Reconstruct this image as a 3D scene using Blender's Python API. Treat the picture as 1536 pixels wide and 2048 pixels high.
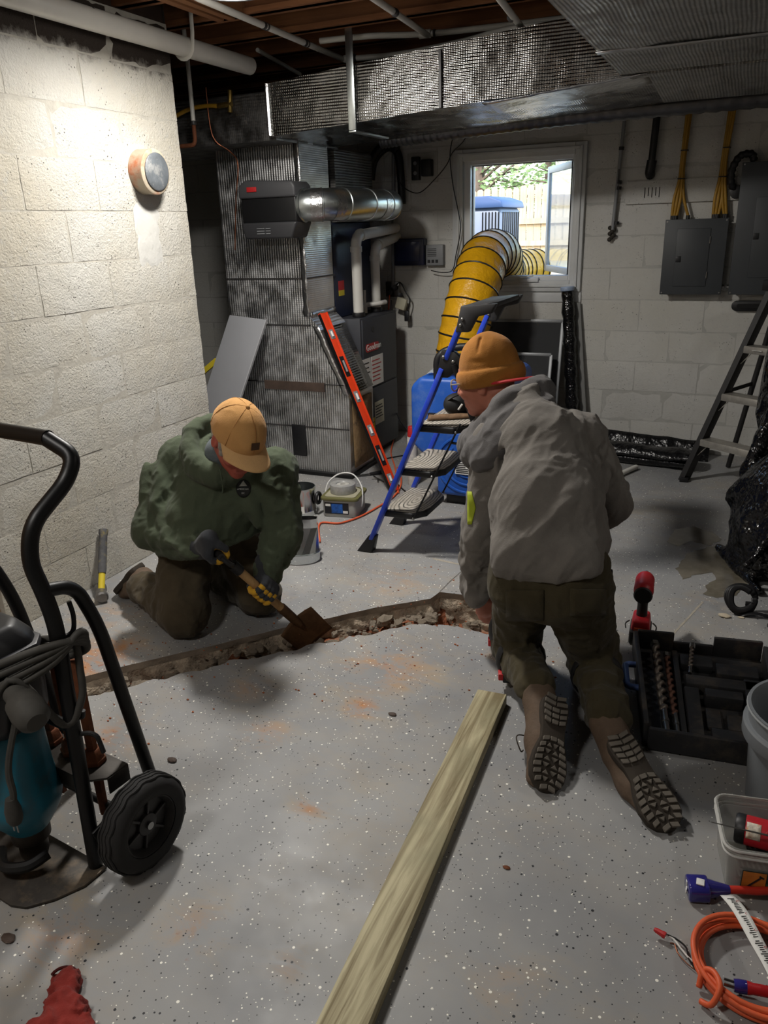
import bpy, bmesh, math, random
import numpy as np
from mathutils import Vector, Matrix, noise as mnoise

scn = bpy.context.scene
for o in list(bpy.data.objects):
    bpy.data.objects.remove(o)
COL = scn.collection
PI = math.pi
random.seed(7)

# ------------------------------------------------------------------ camera
FPX = 1555.0
PIT, ROL, YAW = math.radians(20.08), math.radians(-1.93), math.radians(-24.7)
HEYE = 1.52
_r = np.array([math.cos(YAW), -math.sin(YAW), 0.0]); _f0 = np.array([math.sin(YAW), math.cos(YAW), 0.0]); _up = np.array([0, 0, 1.0])
_fwd = _f0*math.cos(PIT)-_up*math.sin(PIT); _uc = _up*math.cos(PIT)+_f0*math.sin(PIT)
CX = _r*math.cos(ROL)+_uc*math.sin(ROL); CU = -_r*math.sin(ROL)+_uc*math.cos(ROL); CF = _fwd
CC = np.array([0, 0, HEYE])
cam = bpy.data.cameras.new('camera'); camo = bpy.data.objects.new('camera', cam); COL.objects.link(camo)
cam.sensor_fit = 'VERTICAL'; cam.sensor_height = 24.0; cam.lens = FPX*24.0/2048.0; cam.clip_start = 0.02; cam.clip_end = 200
camo.matrix_world = Matrix(((CX[0], CU[0], -CF[0], 0), (CX[1], CU[1], -CF[1], 0), (CX[2], CU[2], -CF[2], HEYE), (0, 0, 0, 1)))
scn.camera = camo

# ------------------------------------------------------------------ world, lamps, exposure
scn.view_settings.view_transform = 'Standard'; scn.view_settings.look = 'None'
scn.view_settings.gamma = 1.0; scn.view_settings.use_curve_mapping = False
scn.view_settings.exposure = -0.22
w = bpy.data.worlds.new('sky'); scn.world = w; w.use_nodes = True
nt = w.node_tree
sky = nt.nodes.new('ShaderNodeTexSky'); sky.sky_type = 'NISHITA'; sky.sun_disc = False
sky.sun_elevation = math.radians(38); sky.sun_rotation = math.radians(200); sky.air_density = 1.2; sky.dust_density = 2.0
nt.links.new(sky.outputs[0], nt.nodes['Background'].inputs[0]); nt.nodes['Background'].inputs[1].default_value = 0.95
sun = bpy.data.lights.new('sun', 'SUN'); sun.energy = 4.5; sun.angle = math.radians(2); sun.color = (1, .96, .9)
suno = bpy.data.objects.new('sun', sun); COL.objects.link(suno); suno.rotation_euler = (math.radians(50), 0, math.radians(25))

def lamp(name, loc, power, color, radius):
    l = bpy.data.lights.new(name, 'POINT'); l.energy = power; l.color = color; l.shadow_soft_size = radius
    o = bpy.data.objects.new(name, l); COL.objects.link(o); o.location = loc
    return o
def disk(name, loc, power, color, size):
    l = bpy.data.lights.new(name, 'AREA'); l.shape = 'DISK'; l.size = size; l.energy = power; l.color = color
    o = bpy.data.objects.new(name, l); COL.objects.link(o); o.location = loc
    return o
# the basement's ceiling lamp whose rim shows at the top of the photograph plus two unseen fill lamps added to brighten near floor and right side
LAMP_MAIN = (-1.87, 2.86, 2.36)
WARM = (1.0, .96, .90)
disk('lamp_main', LAMP_MAIN, 72, WARM, .26).rotation_euler = (0, math.radians(-8), 0)
lamp('lamp_main_bulb', (LAMP_MAIN[0], LAMP_MAIN[1], 2.31), 4.5, WARM, .10)
disk('fill_lamp', (-1.5, .1, 2.42), 30, WARM, .4)
disk('fill_lamp', (1.5, 2.6, 2.42), 10, WARM, .3)

# ------------------------------------------------------------------ pixel helpers (photo taken as 1536x2048)
def ray(x, y): return CX*(x-768)/FPX-CU*(y-1024)/FPX+CF
def atz(x, y, z=0.0): d = ray(x, y); return CC+d*(z-HEYE)/d[2]
def aty(x, y, v): d = ray(x, y); return CC+d*v/d[1]
def atx(x, y, v): d = ray(x, y); return CC+d*v/d[0]

# ------------------------------------------------------------------ materials
MATS = {}
def srgb(*c):
    c = [v/255.0 for v in c]
    return tuple((v/12.92 if v <= .04045 else ((v+.055)/1.055)**2.4) for v in c)+(1.0,)
class NT:
    def __init__(s, name):
        s.m = bpy.data.materials.new(name); s.m.use_nodes = True; s.t = s.m.node_tree
        s.b = s.t.nodes['Principled BSDF']; s.out = s.t.nodes['Material Output']; s._tc = None
    def n(s, typ, **kw):
        nd = s.t.nodes.new('ShaderNode'+typ)
        for k, v in kw.items():
            if k.startswith('i_'): nd.inputs[int(k[2:])].default_value = v
            else: setattr(nd, k, v)
        return nd
    def l(s, a, b): s.t.links.new(a, b)
    @property
    def co(s):
        if s._tc is None: s._tc = s.n('TexCoord').outputs['Object']
        return s._tc
    def set(s, **kw):
        for k, v in kw.items(): s.b.inputs[k.replace('_', ' ')].default_value = v
    def math(s, op, a, b=None, clamp=False):
        nd = s.n('Math', operation=op); nd.use_clamp = clamp
        for i, v in enumerate((a, b)):
            if v is None: continue
            if isinstance(v, (int, float)): nd.inputs[i].default_value = v
            else: s.l(v, nd.inputs[i])
        return nd.outputs[0]
    def noise(s, scale, detail=3, rough=.6, vec=None, dist=0.0):
        nd = s.n('TexNoise'); nd.inputs['Scale'].default_value = scale; nd.inputs['Detail'].default_value = detail
        nd.inputs['Roughness'].default_value = rough; nd.inputs['Distortion'].default_value = dist
        s.l(vec or s.co, nd.inputs['Vector']); return nd.outputs['Fac']
    def mapr(s, v, a, b, c=0.0, d=1.0):
        nd = s.n('MapRange'); s.l(v, nd.inputs[0])
        for i, q in enumerate((a, b, c, d)): nd.inputs[i+1].default_value = q
        return nd.outputs[0]
    def mix(s, fac, a, b, blend='MIX'):
        nd = s.n('Mix', data_type='RGBA', blend_type=blend)
        for i, v in ((0, fac), (6, a), (7, b)):
            if isinstance(v, (int, float)): nd.inputs[i].default_value = v
            elif isinstance(v, tuple): nd.inputs[i].default_value = v
            else: s.l(v, nd.inputs[i])
        return nd.outputs[2]
    def ramp(s, v, stops):
        nd = s.n('ValToRGB'); s.l(v, nd.inputs[0]); e = nd.color_ramp.elements
        while len(e) < len(stops): e.new(.5)
        for i, (p, c) in enumerate(stops): e[i].position = p; e[i].color = c
        return nd.outputs[0]
    def bump(s, h, strength=.4, dist=.01, normal=None):
        nd = s.n('Bump'); nd.inputs['Strength'].default_value = strength; nd.inputs['Distance'].default_value = dist
        s.l(h, nd.inputs['Height'])
        if normal is not None: s.l(normal, nd.inputs['Normal'])
        s.l(nd.outputs[0], s.b.inputs['Normal']); return nd.outputs[0]
    def color(s, c):
        if isinstance(c, tuple): s.b.inputs['Base Color'].default_value = c
        else: s.l(c, s.b.inputs['Base Color'])
    def sep(s):
        nd = s.n('SeparateXYZ'); s.l(s.co, nd.inputs[0]); return nd.outputs
def P(name, col, rough=.55, metal=0.0, var=0.0, vs=6.0, bump=0.0, bs=60.0, bd=.004, spec=.5, dirt=None, dirt_amt=.5, dirt_s=7.0, coat=0.0, sheen=0.0, stretch=None, alpha=1.0, trans=0.0, ior=1.45):
    """plain procedural material: base colour, noise variation, optional dirt patches and noise relief"""
    if name in MATS: return MATS[name]
    n = NT(name); n.set(Roughness=rough, Metallic=metal)
    n.b.inputs['Specular IOR Level'].default_value = spec; n.b.inputs['Coat Weight'].default_value = coat
    n.b.inputs['Sheen Weight'].default_value = sheen; n.b.inputs['IOR'].default_value = ior
    n.b.inputs['Transmission Weight'].default_value = trans; n.b.inputs['Alpha'].default_value = alpha
    vec = None
    if stretch:
        mp = n.n('Mapping'); mp.inputs['Scale'].default_value = stretch; n.l(n.co, mp.inputs[0]); vec = mp.outputs[0]
    c = col
    if var:
        f = n.mapr(n.noise(vs, 4, .65, vec), .3, .7)
        lo = tuple(max(0, x*(1-var)) for x in col[:3])+(1,); hi = tuple(min(1, x*(1+var)) for x in col[:3])+(1,)
        c = n.mix(f, lo, hi)
    if dirt:
        f = n.mapr(n.noise(dirt_s, 5, .7, vec), .52, .68); f = n.math('MULTIPLY', f, dirt_amt)
        c = n.mix(f, c, dirt)
    n.color(c)
    if bump: n.bump(n.noise(bs, 3, .6, vec), bump, bd)
    MATS[name] = n.m
    return n.m

# ------------------------------------------------------------------ mesh helpers
ORG = {}
def V(*a): return np.array(a, float)
def unit(v): v = np.asarray(v, float); return v/max(1e-9, np.linalg.norm(v))
def frame(d, hint=(0, 0, 1)):
    d = unit(d); h = np.asarray(hint, float)
    if abs(d@h) > .98*np.linalg.norm(h): h = V(1, 0, 0) if abs(d[0]) < .9 else V(0, 1, 0)
    u = unit(np.cross(h, d)); v = np.cross(d, u); return u, v, d
def rotm(ax, ang):
    return np.array(Matrix.Rotation(ang, 3, Vector(ax)))
class MB:
    def __init__(s): s.v = []; s.f = []
    def add(s, vs, fs):
        o = len(s.v); s.v.extend([tuple(map(float, q)) for q in vs]); s.f.extend([tuple(i+o for i in q) for q in fs]); return s
    def box(s, c, size, R=None):
        c = np.asarray(c, float); h = np.asarray(size, float)/2
        p = np.array([[x, y, z] for x in (-1, 1) for y in (-1, 1) for z in (-1, 1)])*h
        if R is not None: p = p@np.asarray(R).T
        return s.add(p+c, [(0, 1, 3, 2), (4, 6, 7, 5), (0, 4, 5, 1), (2, 3, 7, 6), (0, 2, 6, 4), (1, 5, 7, 3)])
    def bx(s, p0, p1):
        p0, p1 = np.minimum(p0, p1), np.maximum(p0, p1); return s.box((p0+p1)/2, p1-p0)
    def bar(s, a, b, wdt, hgt, hint=(0, 0, 1)):
        a = np.asarray(a, float); b = np.asarray(b, float); u, v, d = frame(b-a, hint)
        return s.box((a+b)/2, (wdt, hgt, np.linalg.norm(b-a)), np.array([u, v, d]).T)
    def hexa(s, p8):   # bottom 4 ccw then top 4 ccw
        return s.add(p8, [(3, 2, 1, 0), (4, 5, 6, 7), (0, 1, 5, 4), (1, 2, 6, 5), (2, 3, 7, 6), (3, 0, 4, 7)])
    def ring(s, c, u, v, r, n, off=0.0, ru=None):
        return [c+u*(r*math.cos(2*PI*i/n+off))+v*((ru or r)*math.sin(2*PI*i/n+off)) for i in range(n)]
    def cyl(s, a, b, r0, r1=None, n=16, caps=True, off=0.0):
        a = np.asarray(a, float); b = np.asarray(b, float); r1 = r0 if r1 is None else r1
        u, v, d = frame(b-a)
        vs = s.ring(a, u, v, r0, n, off)+s.ring(b, u, v, r1, n, off)
        fs = [(i, (i+1) % n, n+(i+1) % n, n+i) for i in range(n)]
        if caps: fs += [tuple(range(n))[::-1], tuple(range(n, 2*n))]
        return s.add(vs, fs)
    def tube(s, pts, r, n=8, closed=False, caps=True, hint=(0, 0, 1), flat=None):
        pts = [np.asarray(p, float) for p in pts]; m = len(pts)
        rs = r if isinstance(r, (list, tuple, np.ndarray)) else [r]*m
        vs = []; pu = None
        for i in range(m):
            if closed: d = pts[(i+1) % m]-pts[i-1]
            else: d = pts[min(i+1, m-1)]-pts[max(i-1, 0)]
            d = unit(d)
            if pu is None: u, v, _ = frame(d, hint)
            else:
                u = unit(pu-d*(pu@d)); v = np.cross(d, u)
            pu = u
            vs += s.ring(pts[i], u, v, rs[i], n, 0.0, None if flat is None else rs[i]*flat)
        fs = []
        for i in range(m if closed else m-1):
            j = (i+1) % m
            for k in range(n): fs.append((i*n+k, i*n+(k+1) % n, j*n+(k+1) % n, j*n+k))
        if caps and not closed: fs += [tuple(range(n))[::-1], tuple(range((m-1)*n, m*n))]
        return s.add(vs, fs)
    def lathe(s, prof, base=(0, 0, 0), axis=(0, 0, 1), n=24, hint=(0, 0, 1), capb=True, capt=True, a0=0.0):
        base = np.asarray(base, float); u, v, d = frame(axis, (1, 0, 0) if abs(unit(axis)[2]) > .9 else hint)
        vs = []
        for r, z in prof: vs += s.ring(base+d*z, u, v, max(r, 1e-4), n, a0)
        fs = []
        for i in range(len(prof)-1):
            for k in range(n): fs.append((i*n+k, i*n+(k+1) % n, (i+1)*n+(k+1) % n, (i+1)*n+k))
        if capb: fs.append(tuple(range(n))[::-1])
        if capt: fs.append(tuple(range((len(prof)-1)*n, len(prof)*n)))
        return s.add(vs, fs)
    def prism(s, poly, o, u, v, h):
        """polygon (a,b) in plane o+u*a+v*b, extruded by vector h"""
        o = np.asarray(o, float); u = np.asarray(u, float); v = np.asarray(v, float); h = np.asarray(h, float); n = len(poly)
        b = [o+u*a+v*c for a, c in poly]; t = [q+h for q in b]
        fs = [tuple(range(n))[::-1], tuple(range(n, 2*n))]+[(i, (i+1) % n, n+(i+1) % n, n+i) for i in range(n)]
        return s.add(b+t, fs)
    def ell(s, c, r, R=None, nu=16, nv=10):
        c = np.asarray(c, float); vs = []
        for j in range(1, nv):
            th = PI*j/nv
            for i in range(nu): vs.append((math.sin(th)*math.cos(2*PI*i/nu), math.sin(th)*math.sin(2*PI*i/nu), math.cos(th)))
        vs += [(0, 0, 1), (0, 0, -1)]
        vs = np.array(vs)*np.asarray(r, float)
        if R is not None: vs = vs@np.asarray(R).T
        fs = []
        for j in range(nv-2):
            for i in range(nu): fs.append((j*nu+i, (j+1)*nu+i, (j+1)*nu+(i+1) % nu, j*nu+(i+1) % nu))
        t = (nv-1)*nu
        for i in range(nu): fs += [(t, i, (i+1) % nu), (t+1, (nv-2)*nu+(i+1) % nu, (nv-2)*nu+i)]
        return s.add(vs+c, fs)
    def grid(s, fn, nu, nv, wrapu=False):
        vs = [fn(i/(nu if wrapu else nu-1), j/(nv-1)) for j in range(nv) for i in range(nu)]; fs = []
        for j in range(nv-1):
            for i in range(nu if wrapu else nu-1):
                k = (i+1) % nu; fs.append((j*nu+i, j*nu+k, (j+1)*nu+k, (j+1)*nu+i))
        return s.add(vs, fs)
    def build(s, name, mat, parent=None, loc=None, bevel=0.0, seg=2, smooth=True, ang=40, solid=0.0, sub=0, normals=True, kind=None, label=None):
        vs = np.array(s.v, float); base = V(0, 0, 0)
        if parent is not None: base = ORG[parent.name]
        elif loc is not None: base = np.asarray(loc, float)
        me = bpy.data.meshes.new(name); me.from_pydata((vs-base).tolist(), [], s.f)
        bm = bmesh.new(); bm.from_mesh(me)
        if normals: bmesh.ops.recalc_face_normals(bm, faces=bm.faces)
        if bevel > 0:
            es = [e for e in bm.edges if len(e.link_faces) == 2 and e.calc_face_angle(0) > .5]
            bmesh.ops.bevel(bm, geom=es, offset=bevel, segments=seg, profile=.5, affect='EDGES', clamp_overlap=True)
        bm.to_mesh(me); bm.free()
        return link(name, me, mat, parent, loc, smooth, ang, solid, sub, kind, label)
def link(name, me, mat, parent=None, loc=None, smooth=True, ang=40, solid=0.0, sub=0, kind=None, label=None):
    if smooth:
        me.polygons.foreach_set('use_smooth', [True]*len(me.polygons)); me.set_sharp_from_angle(angle=math.radians(ang))
    for m in (mat if isinstance(mat, (list, tuple)) else [mat]): me.materials.append(m)
    o = bpy.data.objects.new(name, me); COL.objects.link(o)
    if parent is not None: o.parent = parent; ORG[o.name] = ORG[parent.name]
    elif loc is not None: o.location = Vector(np.asarray(loc, float)); ORG[o.name] = np.asarray(loc, float)
    else: ORG[o.name] = V(0, 0, 0)
    if solid: md = o.modifiers.new('thickness', 'SOLIDIFY'); md.thickness = solid; md.offset = 0
    if sub: md = o.modifiers.new('smooth', 'SUBSURF'); md.levels = sub; md.render_levels = sub
    if kind: o['kind'] = kind
    if label: o['label'] = label
    return o
def thing(name, label, cat, loc, group=None):
    o = bpy.data.objects.new(name, None); COL.objects.link(o); o.location = Vector(np.asarray(loc, float)); o.empty_display_size = .05
    ORG[o.name] = np.asarray(loc, float); return tag(o, label, cat, group)
def tag(o, label, cat, group=None, kind=None):
    o['label'] = label; o['category'] = cat
    if group: o['group'] = group
    if kind: o['kind'] = kind
    return o
def piece(name, me, parent, loc, rotz=0.0, mat=None):
    """a copy-like object that shares mesh data"""
    o = bpy.data.objects.new(name, me); COL.objects.link(o)
    if parent is not None: o.parent = parent; o.location = Vector(np.asarray(loc, float)-ORG[parent.name])
    else: o.location = Vector(loc)
    o.rotation_euler = (0, 0, rotz); ORG[o.name] = np.asarray(loc, float); return o
def text(name, s, size, o, u, v, mat, parent, depth=.0006, align='LEFT'):
    """flat lettering lying in plane o + u (reading direction), v (up)"""
    cu = bpy.data.curves.new(name, 'FONT'); cu.body = s; cu.size = size; cu.align_x = align; cu.extrude = depth; cu.resolution_u = 3
    tmp = bpy.data.objects.new(name, cu); COL.objects.link(tmp)
    dg = bpy.context.evaluated_depsgraph_get(); me = bpy.data.meshes.new_from_object(tmp.evaluated_get(dg))
    bpy.data.objects.remove(tmp)
    u = unit(u); v = unit(np.asarray(v, float)-u*(np.asarray(v, float)@u)); w_ = np.cross(u, v); oo = np.asarray(o, float)-(ORG[parent.name] if parent else 0)
    me.transform(Matrix(((u[0], v[0], w_[0], oo[0]), (u[1], v[1], w_[1], oo[1]), (u[2], v[2], w_[2], oo[2]), (0, 0, 0, 1))))
    me.name = name
    return link(name, me, mat, parent, smooth=False)
def spl(pts, n=8, closed=False):
    """Catmull-Rom through the points"""
    pts = [np.asarray(p, float) for p in pts]; m = len(pts); out = []
    rng = range(m) if closed else range(m-1)
    for i in rng:
        if closed: a, b, c, d = pts[i-1], pts[i], pts[(i+1) % m], pts[(i+2) % m]
        else: a, b, c, d = pts[max(i-1, 0)], pts[i], pts[i+1], pts[min(i+2, m-1)]
        for k in range(n):
            t = k/n; out.append(.5*((2*b)+(-a+c)*t+(2*a-5*b+4*c-d)*t*t+(-a+3*b-3*c+d)*t**3))
    if not closed: out.append(pts[-1])
    return out
def corner(pts, r, n=5):
    """polyline with rounded corners of radius r"""
    pts = [np.asarray(p, float) for p in pts]; out = [pts[0]]
    for i in range(1, len(pts)-1):
        a, b, c = pts[i-1], pts[i], pts[i+1]; d0 = unit(a-b); d1 = unit(c-b)
        L = min(r, .48*np.linalg.norm(a-b), .48*np.linalg.norm(c-b))
        for k in range(n+1):
            t = k/n; out.append((b+d0*L)*(1-t)**2+2*b*t*(1-t)+(b+d1*L)*t*t)
    out.append(pts[-1]); return out
def nz(p, s=1.0): return mnoise.noise(Vector((p[0]*s, p[1]*s, p[2]*s)))
# ================================================================== MATERIALS OF THE ROOM
def mat_block(name, base, warm, pit=.8, dark_top=None):
    n = NT(name); n.set(Roughness=.75); n._tc = n.n('NewGeometry').outputs['Position']
    n.b.inputs['Specular IOR Level'].default_value = .3
    big = n.mapr(n.noise(1.6, 3, .6), .38, .68); c = n.mix(big, base, warm)
    small = n.mapr(n.noise(38, 3, .7), .25, .45); c = n.mix(small, tuple(x*.86 for x in base[:3])+(1,), c)
    v = n.n('TexVoronoi'); v.inputs['Scale'].default_value = 62; n.l(n.co, v.inputs['Vector'])
    gate = n.mapr(n.noise(9, 2), .52, .6)
    pitm = n.math('MULTIPLY', n.mapr(v.outputs['Distance'], .1, .2, 1, 0), gate)
    c = n.mix(n.math('MULTIPLY', pitm, .55), c, srgb(70, 66, 60))
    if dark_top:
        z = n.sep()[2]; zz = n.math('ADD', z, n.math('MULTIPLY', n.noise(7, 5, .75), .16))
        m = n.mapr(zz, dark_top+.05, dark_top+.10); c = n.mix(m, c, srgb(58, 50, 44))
    n.color(c)
    h = n.math('ADD', n.math('MULTIPLY', n.noise(95, 4, .7), 1.0), n.math('MULTIPLY', pitm, -1.1))
    h = n.math('ADD', h, n.math('MULTIPLY', n.noise(14, 2), .9))
    n.bump(h, pit, .007); return n.m
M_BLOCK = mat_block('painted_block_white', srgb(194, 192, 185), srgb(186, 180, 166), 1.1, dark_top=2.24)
M_BLOCKB = mat_block('painted_block_grey', srgb(200, 199, 195), srgb(192, 190, 182), .6)
M_MORTAR = P('mortar_painted', srgb(172, 168, 158), .85, var=.12, vs=20, bump=.7, bs=80, bd=.004)
M_MORTARB = P('mortar_painted_grey', srgb(178, 177, 172), .85, var=.08, vs=20, bump=.6, bs=80, bd=.004)

def mat_floor():
    n = NT('grey_floor_coating'); n.b.inputs['Specular IOR Level'].default_value = .35
    c = n.mix(n.mapr(n.noise(2.2, 4, .6), .35, .65), srgb(131, 132, 134), srgb(149, 149, 148))
    # orange clay dust: broad film along the trench plus smudges of their own
    spots = [(-1.05, 2.25, .34, .75), (-1.02, 2.0, .12, 1.0), (-1.25, 1.75, .16, .8), (-.95, 1.5, .10, .8), (-2.12, 1.92, .30, 1.2), (-1.72, 1.55, .22, .9), (-1.45, 1.95, .2, .6),
             (-1.3, 2.95, .45, .55), (-1.75, 2.6, .3, .5), (-.9, 3.1, .35, .4), (-.35, 2.75, .22, .4), (-.75, 1.05, .1, .6), (-1.0, 1.05, .15, .7), (-1.28, .9, .16, .8), (-.3, 1.2, .2, .5), (0.0, 3.2, .22, .45), (-.65, 2.5, .2, .7), (-2.3, 2.2, .35, .6)]
    mask = None
    for x, y, r, a in spots:
        d = n.n('VectorMath', operation='DISTANCE'); n.l(n.co, d.inputs[0]); d.inputs[1].default_value = (x, y, 0)
        m = n.mapr(d.outputs['Value'], 0, r, a, 0); mask = m if mask is None else n.math('MAXIMUM', mask, m)
    streak = n.n('Mapping'); streak.inputs['Scale'].default_value = (6, 11, 1); streak.inputs['Rotation'].default_value = (0, 0, .5); n.l(n.co, streak.inputs[0])
    nn = n.noise(1.0, 8, .74, streak.outputs[0], .5); dust = n.mapr(n.math('ADD', nn, n.math('MULTIPLY', mask, .10)), .50, .70)
    broad = n.mapr(n.noise(1.6, 4, .6), .42, .70, 0, .45)
    dustm = n.math('ADD', n.math('MULTIPLY', dust, n.math('MULTIPLY', mask, 1.0)), n.math('MULTIPLY', broad, n.mapr(nn, .4, .65)), True)
    c = n.mix(dustm, c, n.mix(n.mapr(mask, .25, .8), srgb(168, 150, 120), srgb(178, 126, 82)))
    crumb = n.mapr(n.math('ADD', n.noise(24, 4, .7), n.math('MULTIPLY', mask, .12)), .70, .76)
    c = n.mix(n.math('MULTIPLY', n.math('MULTIPLY', crumb, mask), .75), c, srgb(146, 78, 46))
    # decorative flakes
    def flakes(scale, cut, r, pal, c):
        v = n.n('TexVoronoi'); v.inputs['Scale'].default_value = scale; n.l(n.co, v.inputs['Vector'])
        sp = n.n('SeparateColor'); n.l(v.outputs['Color'], sp.inputs[0])
        dens = n.mapr(n.noise(3.0, 2), .35, .65, cut*1.10, cut*.93)
        on = n.math('GREATER_THAN', sp.outputs[0], dens)
        rad = n.math('MULTIPLY', sp.outputs[1], r); rad = n.math('ADD', rad, r*.35)
        m = n.math('MULTIPLY', on, n.math('LESS_THAN', v.outputs['Distance'], rad))
        return n.mix(m, c, n.ramp(sp.outputs[2], pal)), m
    pal1 = [(0, srgb(238, 236, 226)), (.62, srgb(240, 236, 222)), (.66, srgb(214, 200, 150)), (.74, srgb(214, 200, 150)), (.78, srgb(40, 42, 46)), (1, srgb(34, 36, 40))]
    c, m1 = flakes(62, .50, .17, pal1, c)
    c, m2 = flakes(125, .56, .18, pal1, c)
    n.color(c)
    ro = n.mapr(n.noise(6, 4), .3, .7, .38, .58); ro = n.math('ADD', ro, n.math('MULTIPLY', dustm, .3)); n.l(ro, n.b.inputs['Roughness'])
    n.bump(n.math('ADD', n.noise(30, 4), n.math('MULTIPLY', m1, .6)), .12, .003); return n.m
M_FLOOR = mat_floor()
M_SAWN = P('sawn_concrete', srgb(132, 120, 106), .9, var=.3, vs=12, bump=.5, bs=70, bd=.006)
M_BROKEN = P('broken_concrete', srgb(160, 146, 128), .95, var=.42, vs=22, bump=1.0, bs=55, bd=.012, dirt=srgb(96, 60, 40), dirt_amt=.45, dirt_s=6)
M_CLAY = P('red_clay', srgb(128, 76, 50), .95, var=.4, vs=10, bump=1.0, bs=45, bd=.015, dirt=srgb(150, 134, 114), dirt_amt=.95, dirt_s=7)
def mat_wood(name, a, b, axis=0, grain=26.0, rough=.8):
    n = NT(name); n.set(Roughness=rough); n.b.inputs['Specular IOR Level'].default_value = .25
    mp = n.n('Mapping'); sc = [grain]*3; sc[axis] = grain*.06; mp.inputs['Scale'].default_value = sc; n.l(n.co, mp.inputs[0])
    f = n.noise(1.0, 5, .6, mp.outputs[0], .6); c = n.mix(n.mapr(f, .3, .7), a, b)
    c = n.mix(n.mapr(n.noise(2.5, 3), .45, .75, 0, .5), c, tuple(x*.55 for x in a[:3])+(1,))
    n.color(c); n.bump(f, .25, .004); return n.m
M_JOIST = mat_wood('joist_wood', srgb(104, 66, 42), srgb(136, 92, 60), 0)
M_JOISTY = mat_wood('blocking_wood', srgb(110, 72, 46), srgb(146, 102, 68), 1)
M_SUBFLOOR = mat_wood('subfloor_wood', srgb(70, 48, 34), srgb(92, 64, 44), 1, 12)
M_DRYWALL = P('tan_wall_paint', srgb(150, 118, 82), .8, var=.06)
M_PLAINW = P('plain_wall_paint', srgb(176, 172, 164), .85, var=.08, vs=3, bump=.3, bs=70)

# ================================================================== SHELL
XL, YB, YC = -2.60, 5.55, 3.42            # white wall face, back wall face, end of the white wall
BW, BH = .4064, .2032
def block_mesh(name, w_, h_, t, mat, seed, vert):
    """one hollow-core block's face: slightly rounded, edges worn; vert = axis along its length"""
    rnd = random.Random(seed); j = .0034
    nx, nz_ = 7, 5; vs = []; fs = []
    def P3(a, d, z): return (a, d, z) if vert == 'x' else (d, a, z)
    for k in range(nz_):
        for i in range(nx):
            a = (i/(nx-1)-.5)*(w_-2*j); z = (k/(nz_-1)-.5)*(h_-2*j); edge = (i in (0, nx-1)) or (k in (0, nz_-1))
            d = (.0022 if edge else 0.0)+rnd.uniform(-.0008, .0012)
            a += rnd.uniform(-.002, .002)*edge; z += rnd.uniform(-.002, .002)*edge
            vs.append((a, d, z))
    for k in range(nz_-1):
        for i in range(nx-1): fs.append((k*nx+i, k*nx+i+1, (k+1)*nx+i+1, (k+1)*nx+i))
    rim = [i for i in range(nx)]+[k*nx+nx-1 for k in range(1, nz_)]+[(nz_-1)*nx+i for i in range(nx-2, -1, -1)]+[k*nx for k in range(nz_-2, 0, -1)]
    b0 = len(vs)
    for q in rim: a, d, z = vs[q]; vs.append((a, t, z))
    for q in range(len(rim)): r2 = (q+1) % len(rim); fs.append((rim[q], b0+q, b0+r2, rim[r2]))
    fs.append(tuple(b0+q for q in range(len(rim))))
    if vert == 'y': vs = [(-d, a, z) for a, d, z in vs]
    me = bpy.data.meshes.new(name); me.from_pydata(vs, [], fs); me.materials.append(mat)
    bm = bmesh.new(); bm.from_mesh(me); bmesh.ops.recalc_face_normals(bm, faces=bm.faces); bm.to_mesh(me); bm.free()
    me.polygons.foreach_set('use_smooth', [True]*len(me.polygons)); me.set_sharp_from_angle(angle=math.radians(60))
    return me

def wob(p, a=.012, s=9.0): return p+V(nz((p[0], p[1], 1.7), s)*a+nz((p[0], p[1], 9.7), s*3)*a*.6, nz((p[1], p[0], 4.1), s)*a+nz((p[1], p[0], 3.3), s*3)*a*.6, 0)
def resample(pts, step):
    out = [np.asarray(pts[0], float)]
    for a, b in zip(pts[:-1], pts[1:]):
        a = np.asarray(a, float); b = np.asarray(b, float); n_ = max(1, int(np.linalg.norm(b-a)/step))
        out += [a+(b-a)*k/n_ for k in range(1, n_+1)]
    return out
FAR = [V(-3.3, .80, 0)]+[atz(*p) for p in [(140, 1360), (300, 1320), (450, 1285), (600, 1248), (750, 1215), (862, 1198), (880, 1184), (985, 1196)]]+[V(-.60, 2.92, 0)]
NEAR = [V(-3.1, .62, 0)]+[atz(*p) for p in [(140, 1398), (240, 1380), (340, 1355), (450, 1330), (560, 1305), (590, 1299), (640, 1289), (750, 1265), (830, 1247), (900, 1252), (1000, 1270)]]+[V(-.60, 2.66, 0)]
FARR = resample(FAR, .03)
FARR = [wob(p, .006, 5) for p in FARR]
NEARR = [wob(p, .026, 11) for p in resample(NEAR, .02)]
mb = MB()
FX0, FX1, FY0, FY1 = -4.9, 2.6, -1.6, YB+.2
top = [(FX0, FY0, 0), (FX1, FY0, 0), (FX1, 2.66, 0)]
near_poly = [V(FX0, FY0, 0), V(FX1, FY0, 0), V(FX1, NEARR[-1][1], 0)]+NEARR[::-1]+[V(FX0, NEARR[0][1], 0)]
far_poly = [V(FX0, FY1, 0), V(FX0, FARR[0][1], 0)]+FARR+[V(FX1, FARR[-1][1], 0), V(FX1, FY1, 0)]
mid_poly = [NEARR[-1], V(FX1, NEARR[-1][1], 0), V(FX1, FARR[-1][1], 0), FARR[-1]]
for poly in (near_poly, mid_poly):
    mb.add(poly, [tuple(range(len(poly)))])
mb.add(far_poly, [tuple(range(len(far_poly)))[::-1]])
fl = mb.build('floor', M_FLOOR, smooth=False, normals=False, kind='structure')
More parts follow.
